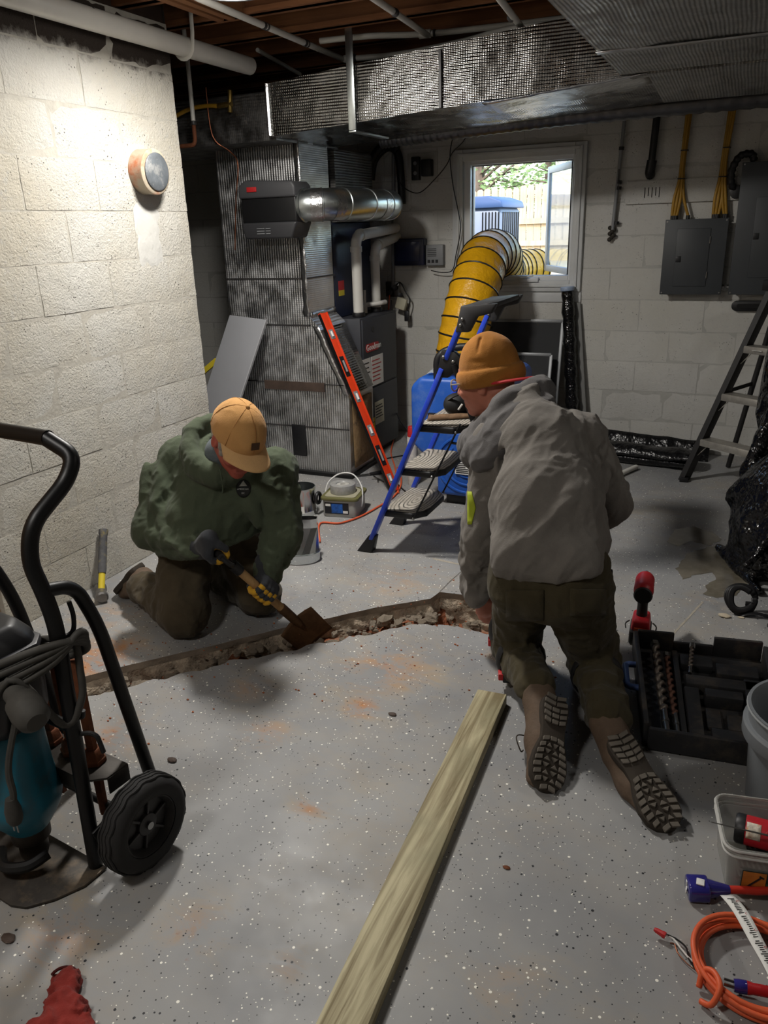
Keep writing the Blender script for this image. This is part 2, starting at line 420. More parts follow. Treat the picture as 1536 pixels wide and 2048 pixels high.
# sides of the cut, its bed and the rubble in it
def side(pts, out, rough, z0, z1, rows, mat, name, cut=0.0):
    m = MB(); n_ = len(pts)
    for k in range(rows):
        t = k/(rows-1); z = z0+(z1-z0)*t
        for p in pts:
            q = np.array(p); q[2] = z; a = rough*min(1, t*4)
            q += np.asarray(out)*(nz((q[0]*14, q[1]*14, z*30), 1.3)*a+nz((q[0]*40, q[1]*40, z*60), 1.0)*a*.6+t*cut); m.v.append(tuple(q))
    for k in range(rows-1):
        for i in range(n_-1): m.f.append((k*n_+i, k*n_+i+1, (k+1)*n_+i+1, (k+1)*n_+i))
    return m.build(name, mat, smooth=True, ang=180, normals=False, kind='structure', parent=fl)
d_out = unit(V(.72, -.69, 0))
side(FARR, d_out, .004, 0.0, -.026, 3, M_SAWN, 'sawn_edge')
side(resample(FARR, .012), d_out, .045, -.026, -.17, 9, M_BROKEN, 'broken_edge', .05)
side(NEARR, -d_out, .02, 0.0, -.17, 6, M_BROKEN, 'broken_edge')
side(resample([NEARR[-1], FARR[-1]], .02), V(-1, 0, 0), .02, 0.0, -.17, 6, M_BROKEN, 'broken_edge')
mb = MB(); nn = 150; rows = 12
fa = resample(FAR, .005); ne = resample(NEAR, .005)
for j in range(rows):
    for i in range(nn):
        a = fa[int(i/(nn-1)*(len(fa)-1))]; b = ne[int(i/(nn-1)*(len(ne)-1))]
        t = -.25+1.5*j/(rows-1); p = a+(b-a)*t; z = -.085+nz((p[0]*9, p[1]*9, .3))*.03+nz((p[0]*30, p[1]*30, 2.3))*.018-(.05 if p[0] > -1.05 else 0)
        mb.v.append((p[0], p[1], z))
for j in range(rows-1):
    for i in range(nn-1): mb.f.append((j*nn+i, j*nn+i+1, (j+1)*nn+i+1, (j+1)*nn+i))
bed = mb.build('trench_bed', M_CLAY, ang=180, normals=False, kind='structure', parent=fl)
M_RUBBLE = P('concrete_rubble', srgb(172, 158, 140), .95, var=.35, vs=14, bump=.9, bs=60, bd=.008)
stones = []
for sd in range(6):
    m = MB(); rnd = random.Random(40+sd); m.ell((0, 0, 0), (1, .8, .62), nu=9, nv=6)
    m.v = [tuple(np.array(q)*(1+.42*nz(q, 1.7+sd*.3)+rnd.uniform(-.09, .09))) for q in m.v]
    o = m.build('stone', M_RUBBLE, smooth=False, parent=fl); stones.append(o.data); bpy.data.objects.remove(o)
rnd = random.Random(3)
for i in range(330):
    t = rnd.random(); k = int(t*(len(fa)-1)); a = fa[k]; b = ne[int(t*(len(ne)-1))]
    if a[0] < -2.6: continue
    s_ = rnd.random(); p = a+(b-a)*(.10+.86*s_); sz = rnd.choice([.008, .011, .014, .018, .023, .03])*rnd.uniform(.8, 1.2)
    o = piece('stone', stones[i % 6], fl, V(p[0], p[1], -.07+rnd.uniform(-.01, .035)-(.05 if p[0] > -1.05 else 0)), rnd.uniform(0, 6)); o.scale = (sz*1.2, sz, sz); o.rotation_euler[0] = rnd.uniform(-.5, .5)

# left wall of painted blocks, running away from the camera
mb = MB(); mb.bx((XL-.2, 1.94, 0), (XL-.0032, YC-.006, 2.44)); wl = mb.build('wall_left', M_MORTAR, smooth=False, kind='structure')
bms = [block_mesh('block', BW, BH, .05, M_BLOCK, s, 'y') for s in range(4)]
half = [block_mesh('block', BW/2, BH, .05, M_BLOCK, s+9, 'y') for s in range(2)]
rnd = random.Random(11)
for c in range(12):
    z = BH*(c+.5); y = YC; k = 0
    if c % 2 == 0:
        piece('block', half[c % 2], wl, (XL+rnd.uniform(-.001, .001), y-BW/4, z)); y -= BW/2
    while y > 1.95+.02:
        L = min(BW, y-1.94)
        o = piece('block', bms[(k+c*3) % 4], wl, (XL+rnd.uniform(-.0012, .0012), y-L/2, z)); o.scale[1] = L/BW
        y -= L; k += 1
# its end face (the corner seen against the furnace recess)
mb = MB(); mb.bx((XL-.2, YC-.006, 0), (XL-.01, YC-.001, 2.69)); mb.build('wall_end', M_BLOCK, wl, smooth=False)
# tan boarded opening nearer the camera
mb = MB(); mb.bx((XL-.16, -1.6, 0), (XL-.03, 1.94, 2.69)); mb.build('wall_left', M_DRYWALL, smooth=False, kind='structure')
# back wall with the window opening
WX0, WX1, WZ0, WZ1 = -1.90, -1.06, 1.10, 1.97
mb = MB()
for a, b in (((-4.9, YB+.0032, 0), (WX0, YB+.2, 2.69)), ((WX1, YB+.0032, 0), (2.6, YB+.2, 2.69)), ((WX0, YB+.0032, 0), (WX1, YB+.2, WZ0)), ((WX0, YB+.0032, WZ1), (WX1, YB+.2, 2.69))): mb.bx(a, b)
wb = mb.build('wall_back', M_MORTARB, smooth=False, kind='structure')
bmx = [block_mesh('block', BW, BH, .05, M_BLOCKB, s+20, 'x') for s in range(4)]
for c in range(12):
    z = BH*(c+.5); x = -4.85-(BW/2 if c % 2 else 0)+.153; k = 0
    while x < 1.4:
        x0, x1 = x, x+BW; segs = [(x0, x1)]
        if z+BH/2 > WZ0+.06 and z-BH/2 < WZ1-.06:
            segs = []
            if x0 < WX0: segs.append((x0, min(x1, WX0)))
            if x1 > WX1: segs.append((max(x0, WX1), x1))
        for a, b in segs:
            if b-a > .03:
                o = piece('block', bmx[(k+c*3) % 4], wb, ((a+b)/2, YB+rnd.uniform(-.001, .001), z)); o.scale[0] = (b-a)/BW
        x += BW; k += 1
# the rest of the enclosure, mostly out of view
mb = MB(); mb.bx((2.45, -1.6, 0), (2.6, YB, 2.69)); mb.build('wall_right', M_PLAINW, smooth=False, kind='structure')
mb = MB(); mb.bx((XL, -1.75, 0), (2.6, -1.6, 2.69)); mb.build('wall_front', M_PLAINW, smooth=False, kind='structure')
mb = MB(); mb.bx((-5.0, YC-.2, 0), (-4.9, YB, 2.69)); mb.build('wall_recess', M_MORTARB, smooth=False, kind='structure')
mb = MB(); mb.bx((-5.0, YC-.2, 0), (XL-.2, YC, 2.69)); mb.build('wall_recess', M_MORTARB, smooth=False, kind='structure')
# ceiling: subfloor over joists that run across the picture
mb = MB(); mb.bx((-5.0, -1.7, 2.69), (2.6, YB+.2, 2.72)); cl = mb.build('ceiling', M_SUBFLOOR, smooth=False, kind='structure')
for i in range(18):
    y = -1.35+i*.4064
    mb = MB(); mb.bx((-5.0, y-.019, 2.45), (2.55, y+.019, 2.69)); mb.build('joist', M_JOIST, cl, smooth=False)
    if i > 9:
        mb = MB(); mb.bx((-5.0, y-.045, 2.45), (2.55, y+.045, 2.472)); mb.build('furring_strip', M_JOIST, cl, smooth=False)
for x, y0, y1 in ((-2.36, 2.735, 3.505), (-2.30, 2.735, 3.505), (-2.24, 2.735, 3.505), (-1.35, 3.15, 3.50), (-.5, 3.15, 3.5)):
    mb = MB(); mb.bx((x-.019, y0, 2.44), (x+.019, y1, 2.53)); mb.build('blocking', M_JOISTY, cl, smooth=False)
# header between masonry and joists
mb = MB(); mb.bx((XL-.2, 1.94, 2.44), (XL-.02, YC, 2.69)); mb.build('sill_plate', P('dark_sill', srgb(54, 40, 32), .9, var=.3), cl, smooth=False)
SCR = P('pale_scratch', srgb(160, 153, 140), .8, var=.2, vs=30); GRV = P('dark_groove', srgb(92, 88, 82), .9)
for mt, w_, pix in ((SCR, .008, [(1346, 1268), (1376, 1236), (1406, 1203)]), (SCR, .016, [(866, 1117), (898, 1124), (930, 1131)]), (GRV, .004, [(880, 1183), (903, 1160), (926, 1140)])):
    ps = [atz(x, y, .0008) for x, y in pix]; d = unit(ps[-1]-ps[0]); sd_ = np.cross(d, (0, 0, 1))*w_/2; m = MB(); rs_ = resample(ps, .01)
    m.v = [tuple(p+sd_*(1+.6*nz(p, 40))) for p in rs_]+[tuple(p-sd_*(1+.6*nz(p, 37))) for p in rs_]; n_ = len(rs_); m.f = [(i, i+1, n_+i+1, n_+i) for i in range(n_-1)]; m.build('floor_scratch', mt, fl, normals=False)
# ================================================================== DUCTS, FURNACE, PIPES
def mat_foil(name, axis, pitch, rough=.26, tint=(186, 186, 184), crink=.5):
    n = NT(name); n.set(Metallic=1.0, Roughness=rough)
    c = n.mix(n.mapr(n.noise(4, 3, .6), .35, .7), srgb(*tint), srgb(*[int(x*.86) for x in tint])); n.color(c)
    ax = n.sep()[axis]; ax = n.math('ADD', ax, n.math('MULTIPLY', n.noise(5, 2), .010))
    rib = n.math('SINE', n.math('MULTIPLY', ax, 2*PI/pitch))
    other = n.sep()[(2 if axis != 2 else 0)]
    rib = n.math('ADD', rib, n.math('MULTIPLY', n.math('SINE', n.math('MULTIPLY', other, 2*PI/.012)), .25))
    h = n.math('ADD', n.math('MULTIPLY', rib, .00085), n.math('MULTIPLY', n.noise(60, 2, .5), .0016*crink)); h = n.math('ADD', h, n.math('MULTIPLY', n.noise(9, 2, .5), .012*crink))
    n.bump(h, 1.0, 1.0); n.l(n.mapr(n.noise(11, 3), .35, .7, rough*.8, rough*1.6), n.b.inputs['Roughness'])
    MATS[name] = n.m; return n.m
FOILZ = mat_foil('foil_wrap_lengthwise', 2, .0145, .2, (150, 149, 147), .55)
FOILX = mat_foil('foil_wrap_upright', 0, .0165, .40, (222, 222, 222), .14)
FOILXX = mat_foil('foil_wrap_under', 0, .014, .42, (170, 170, 168), .35)
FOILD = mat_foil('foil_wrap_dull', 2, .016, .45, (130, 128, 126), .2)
TAPE = P('foil_tape', srgb(196, 196, 196), .3, 1.0, var=.2, bump=.7, bs=40, bd=.006)
BLKTAPE = P('dark_tape', srgb(48, 46, 46), .5, var=.2)
BROWN = P('scuffed_brown_tape', srgb(74, 60, 52), .7, var=.3, vs=14)
DUCTBOARD = P('duct_board', srgb(128, 104, 72), .8, var=.4, vs=9, bump=.8, bs=30, bd=.01, dirt=srgb(40, 34, 30), dirt_amt=.8, dirt_s=9)
GALV = P('galvanized_steel', srgb(186, 192, 192), .3, 1.0, var=.14, vs=9, bump=.12, bs=30)
GALV2 = P('shiny_galvanized', srgb(205, 208, 208), .18, 1.0, var=.1, vs=7, bump=.12, bs=14)
PVC = P('white_pvc', srgb(205, 203, 196), .4, var=.05, vs=5)
PVCJ = P('pvc_print', srgb(80, 80, 84), .6)
BLACKP = P('black_plastic', srgb(26, 26, 28), .45, var=.15, vs=12)
BLACKM = P('black_metal', srgb(22, 22, 23), .5, .3, var=.2, vs=20, bump=.15, bs=60)
CHAR = P('charcoal_panel', srgb(50, 52, 58), .5, var=.08, vs=8)
NAVY = P('navy_cabinet', srgb(30, 37, 58), .45, var=.12)
PANELG = P('panel_grey', srgb(58, 61, 64), .5, var=.06, vs=6)
WHITEL = P('white_label', srgb(222, 222, 218), .6, var=.04)
INK = P('black_ink', srgb(28, 28, 30), .7)
REDL = P('red_label', srgb(176, 36, 38), .5)
YELL = P('yellow_label', srgb(206, 184, 46), .55)
YCAB = P('yellow_cable', srgb(160, 120, 32), .5, var=.1)
ORANGE = P('orange_cord', srgb(214, 92, 52), .5, var=.12, vs=14)
COPPER = P('copper_line', srgb(120, 72, 50), .4, .8, var=.3)
BRASS = P('brass', srgb(150, 126, 70), .4, .9, var=.2)
CREAM = P('cream_plastic', srgb(186, 182, 160), .5)
GREYP = P('grey_plastic', srgb(128, 130, 132), .5, var=.05)
STEEL = P('bare_steel', srgb(150, 150, 148), .35, 1.0, var=.15)
RUST = P('rusty_steel', srgb(112, 66, 42), .75, .4, var=.45, vs=16, bump=.4, bs=50)
VINYL = P('white_vinyl', srgb(214, 216, 218), .4, var=.03)
TRIM = P('white_trim_paint', srgb(200, 202, 202), .5, var=.05, vs=8, bump=.15, bs=40)

# main duct across the picture
def wavy_box(pts8, nu, nv, amp, seed):
    """box between 8 corners (bottom 4 ccw, top 4 ccw) with gently uneven faces"""
    m = MB(); P8 = [np.asarray(p, float) for p in pts8]
    def face(a, b, c, d, n1, n2):
        def fn(u, v):
            p = (a*(1-u)+b*u)*(1-v)+(d*(1-u)+c*u)*v; e = min(u, 1-u, v, 1-v); k = min(1, e*10)
            nrm = unit(np.cross(b-a, d-a)); return p+nrm*(nz(p+seed, 5)*amp+nz(p+seed, 14)*amp*.4)*k
        m.grid(fn, n1, n2)
    q = P8; face(q[0], q[1], q[5], q[4], nu, nv); face(q[1], q[2], q[6], q[5], nv, nv); face(q[2], q[3], q[7], q[6], nu, nv); face(q[3], q[0], q[4], q[7], nv, nv)
    face(q[4], q[5], q[6], q[7], nu, nv); face(q[3], q[2], q[1], q[0], nu, nv); return m
md = thing('supply_duct', 'long foil-wrapped rectangular duct crossing under the joists above the furnace', 'duct', (-1.5, 4.4, 2.0))
m = wavy_box([(-2.44, 4.0, 2.0), (-.50, 4.0, 2.115), (-.50, 4.75, 2.085), (-2.44, 4.75, 2.0), (-2.44, 4.0, 2.255), (-.50, 4.0, 2.40), (-.50, 4.75, 2.40), (-2.44, 4.75, 2.27)], 70, 14, .012, 3.1)
m.build('front_section', FOILZ, md, ang=50)
m = wavy_box([(-.5, 4.0, 2.115), (2.44, 4.0, 2.12), (2.44, 4.75, 2.085), (-.50, 4.75, 2.085), (-.5, 4.0, 2.40), (2.44, 4.0, 2.40), (2.44, 4.75, 2.40), (-.50, 4.75, 2.40)], 30, 10, .012, 7.1)
m.build('end_section', FOILXX, md, ang=50)
m = wavy_box([(-4.85, 4.06, 1.99), (-2.44, 4.06, 1.99), (-2.44, 4.8, 1.99), (-4.85, 4.8, 1.99), (-4.85, 4.06, 2.23), (-2.44, 4.06, 2.23), (-2.44, 4.8, 2.23), (-4.85, 4.8, 2.23)], 30, 10, .01, 9.1)
m.build('recess_section', FOILD, md, ang=50)
m = MB(); m.tube([(-2.437, 3.995, z) for z in np.linspace(2.005, 2.255, 6)], .012, 6); m.build('end_seam', TAPE, md)
m = MB(); m.bx((-1.955, 3.975, 1.995), (-1.915, 3.983, 2.45)); m.bx((-1.955, 3.975, 1.985), (-1.915, 4.4, 1.993)); m.build('hanger_strap', GALV, md, bevel=.001)
m = MB()
for x in (-1.46,): m.bx((x-.006, 3.985, 2.06), (x+.006, 3.992, 2.31))
m.build('seam_tape', BLKTAPE, md)
m = MB(); m.grid(lambda u, v: V(-1.25+.75*u, 3.99+.30*v, 2.062+.055*u-.012*v+.006*nz((u*9, v*4, 1))), 24, 8); m.build('patch', TAPE, md, ang=80, solid=.003)
# wide duct overhead at the right, running towards the camera
yd = thing('return_duct', 'wide foil-wrapped duct overhead at the right, its ribbed underside towards the viewer', 'duct', (0, 2, 2.12))
m = wavy_box([(-.615, -1.5, 2.12), (.75, -1.5, 2.12), (.75, 3.97, 2.12), (-.615, 3.97, 2.12), (-.615, -1.5, 2.43), (.75, -1.5, 2.43), (.75, 3.97, 2.43), (-.615, 3.97, 2.43)], 20, 60, .012, 1.3)
m.build('duct_body', FOILXX, yd, ang=50)
m = MB(); m.grid(lambda u, v: V(-.62+1.37*u, 3.40+.05*v+.02*u, 2.116+.005*nz((u*8, v, 3))), 20, 3); m.build('seam_tape', TAPE, yd, solid=.003)
# flexible round duct behind it
fx = thing('flexible_duct', 'thin ribbed flexible duct hugging the back underside of the long foil duct', 'duct', (-1, 4.86, 2.0))
pts = spl([(-2.15, 4.83, 2.03), (-1.7, 4.82, 2.045), (-1.0, 4.82, 2.07), (0, 4.82, 2.08), (1.2, 4.82, 2.09)], 40)
m = MB(); m.tube(pts, [.05+.0035*math.cos(i*2.1) for i in range(len(pts))], 16); m.build('sleeve', P('flex_sleeve', srgb(96, 96, 98), .4, .9, var=.2, bump=.5, bs=40), fx, ang=180)

# plenum in front of the furnace
pl = thing('return_plenum', 'tall bubble-foil wrapped return drop standing beside the furnace', 'duct', (-2.6, 4.45, 0))
front = [(-3.03, 0), (-2.205, 0), (-2.19, .52), (-2.375, .955), (-2.445, 1.02), (-2.44, 2.0), (-3.02, 2.0)]
m = MB()
def edge_strip(poly, y0, y1):
    n_ = len(poly)
    for i in range(n_):
        a, b = poly[i], poly[(i+1) % n_]
        m.grid(lambda u, v: V(a[0]+(b[0]-a[0])*u, y0+(y1-y0)*v, a[1]+(b[1]-a[1])*u), 10, 4)
edge_strip(front, 4.30, 4.65); m.prism(front, (0, 4.30, 0), (1, 0, 0), (0, 0, 1), (0, .0005, 0)); m.prism(front, (0, 4.65, 0), (1, 0, 0), (0, 0, 1), (0, .0005, 0))
m.build('wrapped_body', FOILX, pl, smooth=False, normals=False)
m = MB()
for z, a in ((1.245, .0), (.965, .0)): m.bx((-3.03, 4.294, z-.004), (-2.44, 4.30, z+.004)); m.bx((-2.44, 4.30, z-.004), (-2.434, 4.66, z+.004))
m.bx((-3.03, 4.292, .60), (-2.22, 4.299, .606)); m.bx((-3.03, 4.292, .315), (-2.20, 4.299, .321)); m.build('seam_line', BLKTAPE, pl)
m = MB(); m.bx((-2.80, 4.291, .555), (-2.36, 4.299, .61)); m.build('brown_patch', BROWN, pl, label='scuffed brown tape patch')
m = MB(); m.grid(lambda u, v: V(-2.475+.04*u+.012*nz((u, v*9, 1), 2), 4.293-.004*u, 1.02+.98*v), 4, 40); m.build('corner_tape', TAPE, pl, ang=180, solid=.002)
m = MB(); m.grid(lambda u, v: V(-2.415+.04*u+.19*(1-v)+.01*nz((u, v*8, 1)), 4.293, .54+.42*v), 4, 16); m.build('corner_tape', TAPE, pl, ang=180, solid=.002)
m = MB(); m.grid(lambda u, v: V(-2.185-.013*v*0+.0, 4.33+.28*u, .06+.44*v), 4, 8); m.build('torn_patch', DUCTBOARD, pl, solid=.008, label='torn brown duct board')
m = MB(); m.grid(lambda u, v: V(-2.18-.185*v+.012, 4.33+.28*u, .55+.40*v), 4, 8); m.build('foil_patch', FOILZ, pl, solid=.004)
m = MB(); m.grid(lambda u, v: V(-2.432, 4.31+.33*u, 1.0+.045*v+.01*nz((u*5, v, 2))), 12, 3); m.build('bright_tape', TAPE, pl, solid=.003)
m = MB(); m.bx((-3.05, 4.27, 0), (-2.18, 4.68, .025)); m.build('base_rail', BLACKM, pl, bevel=.003)
m = MB(); m.bx((-2.62, 4.286, .12), (-2.52, 4.299, .33)); m.build('black_flap', BLACKP, pl, bevel=.004)

# furnace and the coil cabinet over it
fu = thing('furnace', 'dark charcoal gas furnace with a red name badge behind the foil drop', 'furnace', (-2.58, 4.95, 0))
m = MB(); m.bx((-2.92, 4.67, .03), (-2.275, 5.25, .965)); m.build('cabinet', CHAR, fu, bevel=.006)
m = MB(); m.bx((-2.277, 4.685, .50), (-2.265, 5.235, .955)); m.build('upper_door', CHAR, fu, bevel=.004)
m = MB(); m.bx((-2.277, 4.685, .05), (-2.265, 5.235, .485)); m.build('lower_door', CHAR, fu, bevel=.004)
m = MB(); m.bx((-2.90, 4.69, 0), (-2.29, 5.23, .03)); m.build('plinth', BLACKM, fu)
FXF = -2.2645
m = MB(); m.prism([(-.09, -.027), (.09, -.027), (.102, -.015), (.102, .015), (.09, .027), (-.09, .027), (-.102, .015), (-.102, -.015)], (FXF, 4.825, .765), (0, 1, 0), (0, 0, 1), (.002, 0, 0)); bd = m.build('name_badge', REDL, fu, label='red name badge')
text('lettering', 'Goodman', .058, (FXF+.0025, 4.728, .748), (0, 1, 0), (0, 0, 1), WHITEL, bd)
for nm, y0, y1, z0, z1, mt in (('label', 4.665, 4.79, .47, .70, WHITEL), ('label', 4.80, 4.99, .50, .70, WHITEL), ('label', 4.83, 4.98, .22, .38, CREAM), ('energy_label', 4.70, 4.82, .09, .28, YELL)):
    m = MB(); m.bx((FXF-.0006, y0, z0), (FXF+.0012, y1, z1)); lb = m.build(nm, mt, fu)
    m = MB()
    for k in range(6 if z1-z0 > .17 else 5):
        zz = z1-.03-k*(z1-z0-.04)/6; m.bx((FXF+.0012, y0+.01, zz-.004), (FXF+.0018, y0+(y1-y0)*random.uniform(.7, .95), zz+.003))
    m.build('print', REDL if nm == 'label' and y1 > 4.9 and z1 > .6 else INK, lb)
m = MB(); m.lathe([(.018, 0), (.018, .002)], (FXF, 4.84, .88), (1, 0, 0), 12); m.build('drop_emblem', BLACKP, fu)
m = MB(); m.lathe([(.02, 0), (.02, .003)], (-2.44, 4.667, .38), (0, -1, 0), 14); m.build('round_sticker', P('teal_sticker', srgb(60, 110, 110), .5), fu)
co = thing('coil_cabinet', 'navy blue evaporator cabinet sitting on top of the furnace', 'furnace', (-2.66, 4.95, .965))
m = MB(); m.bx((-2.90, 4.67, .967), (-2.445, 5.25, 1.56)); m.build('cabinet', NAVY, co, bevel=.006)
m = MB(); m.bx((-2.446, 4.72, 1.14), (-2.4435, 4.80, 1.20)); m.build('warning_sticker', REDL, co)
m = MB(); m.bx((-2.446, 4.72, 1.105), (-2.4435, 4.80, 1.14)); m.build('warning_sticker', YELL, co)
su = thing('supply_plenum', 'dark foil-wrapped box between the navy cabinet and the long duct', 'duct', (-2.66, 4.95, 1.56))
m = wavy_box([(-2.90, 4.70, 1.563), (-2.42, 4.70, 1.563), (-2.42, 5.25, 1.563), (-2.90, 5.25, 1.563), (-2.90, 4.70, 1.985), (-2.42, 4.70, 1.985), (-2.42, 5.25, 1.985), (-2.90, 5.25, 1.985)], 8, 8, .012, 2.2)
m.build('wrapped_body', FOILD, su, ang=50)

# humidifier with its round bypass duct
hu = thing('humidifier', 'black whole-house humidifier with a small red badge on the foil drop', 'humidifier', (-2.56, 4.2, 1.48))
m = MB(); m.prism([(0, 0), (.38, 0), (.38, .06), (.36, .085), (.05, .10), (0, .07)], (-2.75, 4.10, 1.70), (1, 0, 0), (0, 0, 1), (0, .195, 0)); m.build('top_cover', P('humidifier_grey', srgb(66, 66, 68), .5), hu, bevel=.014, seg=3)
m = MB(); m.bx((-2.745, 4.115, 1.565), (-2.375, 4.295, 1.72)); m.build('water_panel', P('humidifier_black', srgb(22, 22, 23), .4), hu, bevel=.012, seg=3)
m = MB(); m.prism([(.02, 0), (.33, .0), (.37, .09), (0, .09), (0, .05)], (-2.745, 4.105, 1.48), (1, 0, 0), (0, 0, 1), (0, .19, 0)); m.build('drain_pan', P('humidifier_dark', srgb(50, 50, 52), .5), hu, bevel=.012, seg=3)
m = MB(); m.bx((-2.685, 4.094, 1.735), (-2.62, 4.102, 1.762)); m.build('badge', REDL, hu, bevel=.003, label='red badge')
m = MB()
for k in range(3): m.bx((-2.64+.0, 4.100, 1.535-k*.014), (-2.59, 4.106, 1.539-k*.014)); m.bx((-2.58, 4.100, 1.535-k*.014), (-2.55, 4.106, 1.539-k*.014))
m.build('print', GREYP, hu)
rd = thing('bypass_duct', 'round shiny sheet-metal duct running from the humidifier round the foil drop', 'duct', (-2.2, 4.5, 1.65))
pa = spl([(-2.385, 4.20, 1.655), (-2.33, 4.21, 1.655), (-2.24, 4.27, 1.655), (-2.18, 4.42, 1.655), (-2.15, 4.60, 1.655), (-2.15, 4.80, 1.655), (-2.16, 4.92, 1.655), (-2.21, 5.0, 1.655), (-2.33, 5.03, 1.655), (-2.42, 5.03, 1.655)], 5)
m = MB(); m.tube(pa, .088, 24); m.build('pipe', GALV, rd, ang=60)
for i in (2, 8, 13, 19, 25, 31, 36):
    d = unit(pa[i+1]-pa[i-1]); m = MB(); m.tube([pa[i]-d*.006, pa[i]-d*.003, pa[i]+d*.003, pa[i]+d*.006], [.088, .0925, .0925, .088], 24, caps=False); m.build('bead', GALV, rd)
for i, k in ((5, 3), (10, 2), (22, 2)):
    d = unit(pa[i+1]-pa[i-1]); m = MB(); m.tube(pa[i:i+k+1], .0905, 24, caps=False); m.build('foil_tape', TAPE, rd)

# furnace vent pipes
def pvc_run(name, label, pts, r, cr):
    t = thing(name, label, 'pipe', pts[0]); path = corner(pts, cr, 7); m = MB(); m.tube(path, r, 16); m.build('pipe', PVC, t, ang=60)
    for i in range(1, len(pts)-1):
        b = np.asarray(pts[i], float); 
        for q in (pts[i-1], pts[i+1]):
            d = unit(np.asarray(q, float)-b); m = MB(); m.cyl(b+d*(cr*.85), b+d*(cr*.85+.035), r*1.16, n=16); m.build('socket', PVC, t, bevel=.002)
    m = MB(); m.cyl(V(*pts[0]), V(*pts[0])+V(0, 0, .03), r*1.25, n=16); m.build('coupling', BLACKP, t, bevel=.003)
    return t
pvc_run('vent_pipe', 'thicker white plastic vent pipe rising from the furnace top at the front', [(-2.335, 4.78, .967), (-2.335, 4.78, 1.475), (-2.36, 5.5, 1.515)], .034, .075)
pvc_run('vent_pipe', 'white plastic vent pipe rising behind the first one with a black coupling', [(-2.36, 5.12, .967), (-2.36, 5.12, 1.40), (-2.36, 5.52, 1.455)], .032, .07)
# condensate fitting
cf = thing('drain_trap', 'small white plastic drain fitting on the furnace top', 'pipe', (-2.40, 5.0, .967)); m = MB(); m.tube(corner([(-2.40, 5.02, .967), (-2.40, 5.02, 1.02), (-2.30, 5.06, 1.03), (-2.30, 5.14, 1.03)], .02), .016, 10); m.cyl((-2.40, 5.02, 1.02), (-2.40, 5.02, 1.12), .009, n=8); m.build('elbow', PVC, cf)

# ---- overhead pipes
pv = thing('drain_pipe', 'thick white plastic drain pipe hung along the top of the white wall', 'pipe', (-2.5, 3.2, 2.33))
m = MB(); m.cyl((-2.545, 1.2, 2.352), (-2.53, 3.99, 2.345), .043, n=24); m.build('pipe', PVC, pv)
m = MB(); m.cyl((-2.54, 2.835, 2.35), (-2.54, 2.843, 2.35), .0445, n=24); m.build('joint_line', BLKTAPE, pv)
tx = text('print', 'ASTM  D2665  4  PVC DWV COEXTRUDED CELLULAR CORE  NSF-DWV  C-9', .026, (-2.4985, 2.90, 2.345), (.004, 1, 0), (-.15, 0, 1), PVCJ, pv)
m = MB(); hp = [(-2.50+.052*math.cos(a), 3.44, 2.333+.052*math.sin(a)) for a in np.linspace(PI*.98+.2, 2*PI+.1, 10)]
m.tube([V(-2.535, 3.44, 2.347)+V(.050*math.cos(a), 0, .050*math.sin(a)) for a in np.linspace(-PI*.95, 0, 10)]+[V(-2.478, 3.44, 2.40), V(-2.475, 3.44, 2.50)], .011, 6, flat=.35, hint=(0, 1, 0)); m.build('hanger_strap', PVC, pv)
def simple(name, label, cat, pts, r, mat, n=10, group=None, parts=()):
    t = thing(name, label, cat, pts[0], group); m = MB(); m.tube(pts, r, n); m.build('tube', mat, t, ang=60)
    return t
def couple(t, p, d, r, L, mat, name='coupling'):
    d = unit(d); m = MB(); m.cyl(np.asarray(p, float)-d*L/2, np.asarray(p, float)+d*L/2, r, n=14); m.build(name, mat, t, bevel=.001)
zt = 2.405
A = atz(395, -5, zt); B = atz(688, 119, zt); Cc = atz(1160, 34, zt)
a = simple('water_pipe', 'white plastic water pipe running from the ceiling lamp to the metal strap', 'pipe', [atz(340, -35, zt), A, B], .0145, PVC)
for t_ in (.37, .66): couple(a, A+(B-A)*t_, B-A, .017, .02, BLKTAPE, 'band'); couple(a, A+(B-A)*(t_+.02), B-A, .017, .012, BLKTAPE, 'band')
pb = [atz(690, 118, zt), atz(800, 108, zt), atz(920, 84, zt), atz(1020, 58, zt), atz(1150, 38, zt)+V(0, 0, -.01)]
b = simple('water_pipe', 'white plastic water pipe curving rightwards from the metal strap', 'pipe', spl(pb, 8), .0145, PVC); couple(b, pb[0]+V(.02, 0, 0), V(1, 0, 0), .019, .05, PVC); couple(b, pb[0]+V(.06, 0, 0), V(1, 0, 0), .018, .01, BLKTAPE, 'band')
pc = [atz(640, 82, zt+.03), atz(740, 72, zt+.03), atz(850, 68, zt+.03), atz(1000, 52, zt+.03), atz(1150, 34, zt+.03)]
c_ = simple('water_pipe', 'white plastic water pipe crossing higher up, tucked against the joists', 'pipe', spl(pc, 8), .0145, PVC); couple(c_, pc[2], V(1, .1, 0), .020, .06, PVC); couple(c_, pc[2]+V(.05, 0, 0), V(1, .1, 0), .017, .01, BLKTAPE, 'band')
d_ = simple('water_pipe', 'short white plastic water pipe slanting down to the pipe crossing', 'pipe', [atz(735, -12, zt), atz(855, 70, zt+.01)], .0145, PVC); couple(d_, atz(790, 25, zt), atz(855, 70, zt)-atz(735, -12, zt), .0175, .02, BLKTAPE, 'band')
e_ = simple('water_pipe', 'white plastic water pipe slanting down beside the wide overhead duct', 'pipe', [atz(990, -15, zt-.02), atz(1056, 72, zt-.02)], .0145, PVC); couple(e_, atz(1022, 35, zt-.02), atz(1056, 72, zt)-atz(990, -15, zt), .0175, .02, BLKTAPE, 'band')
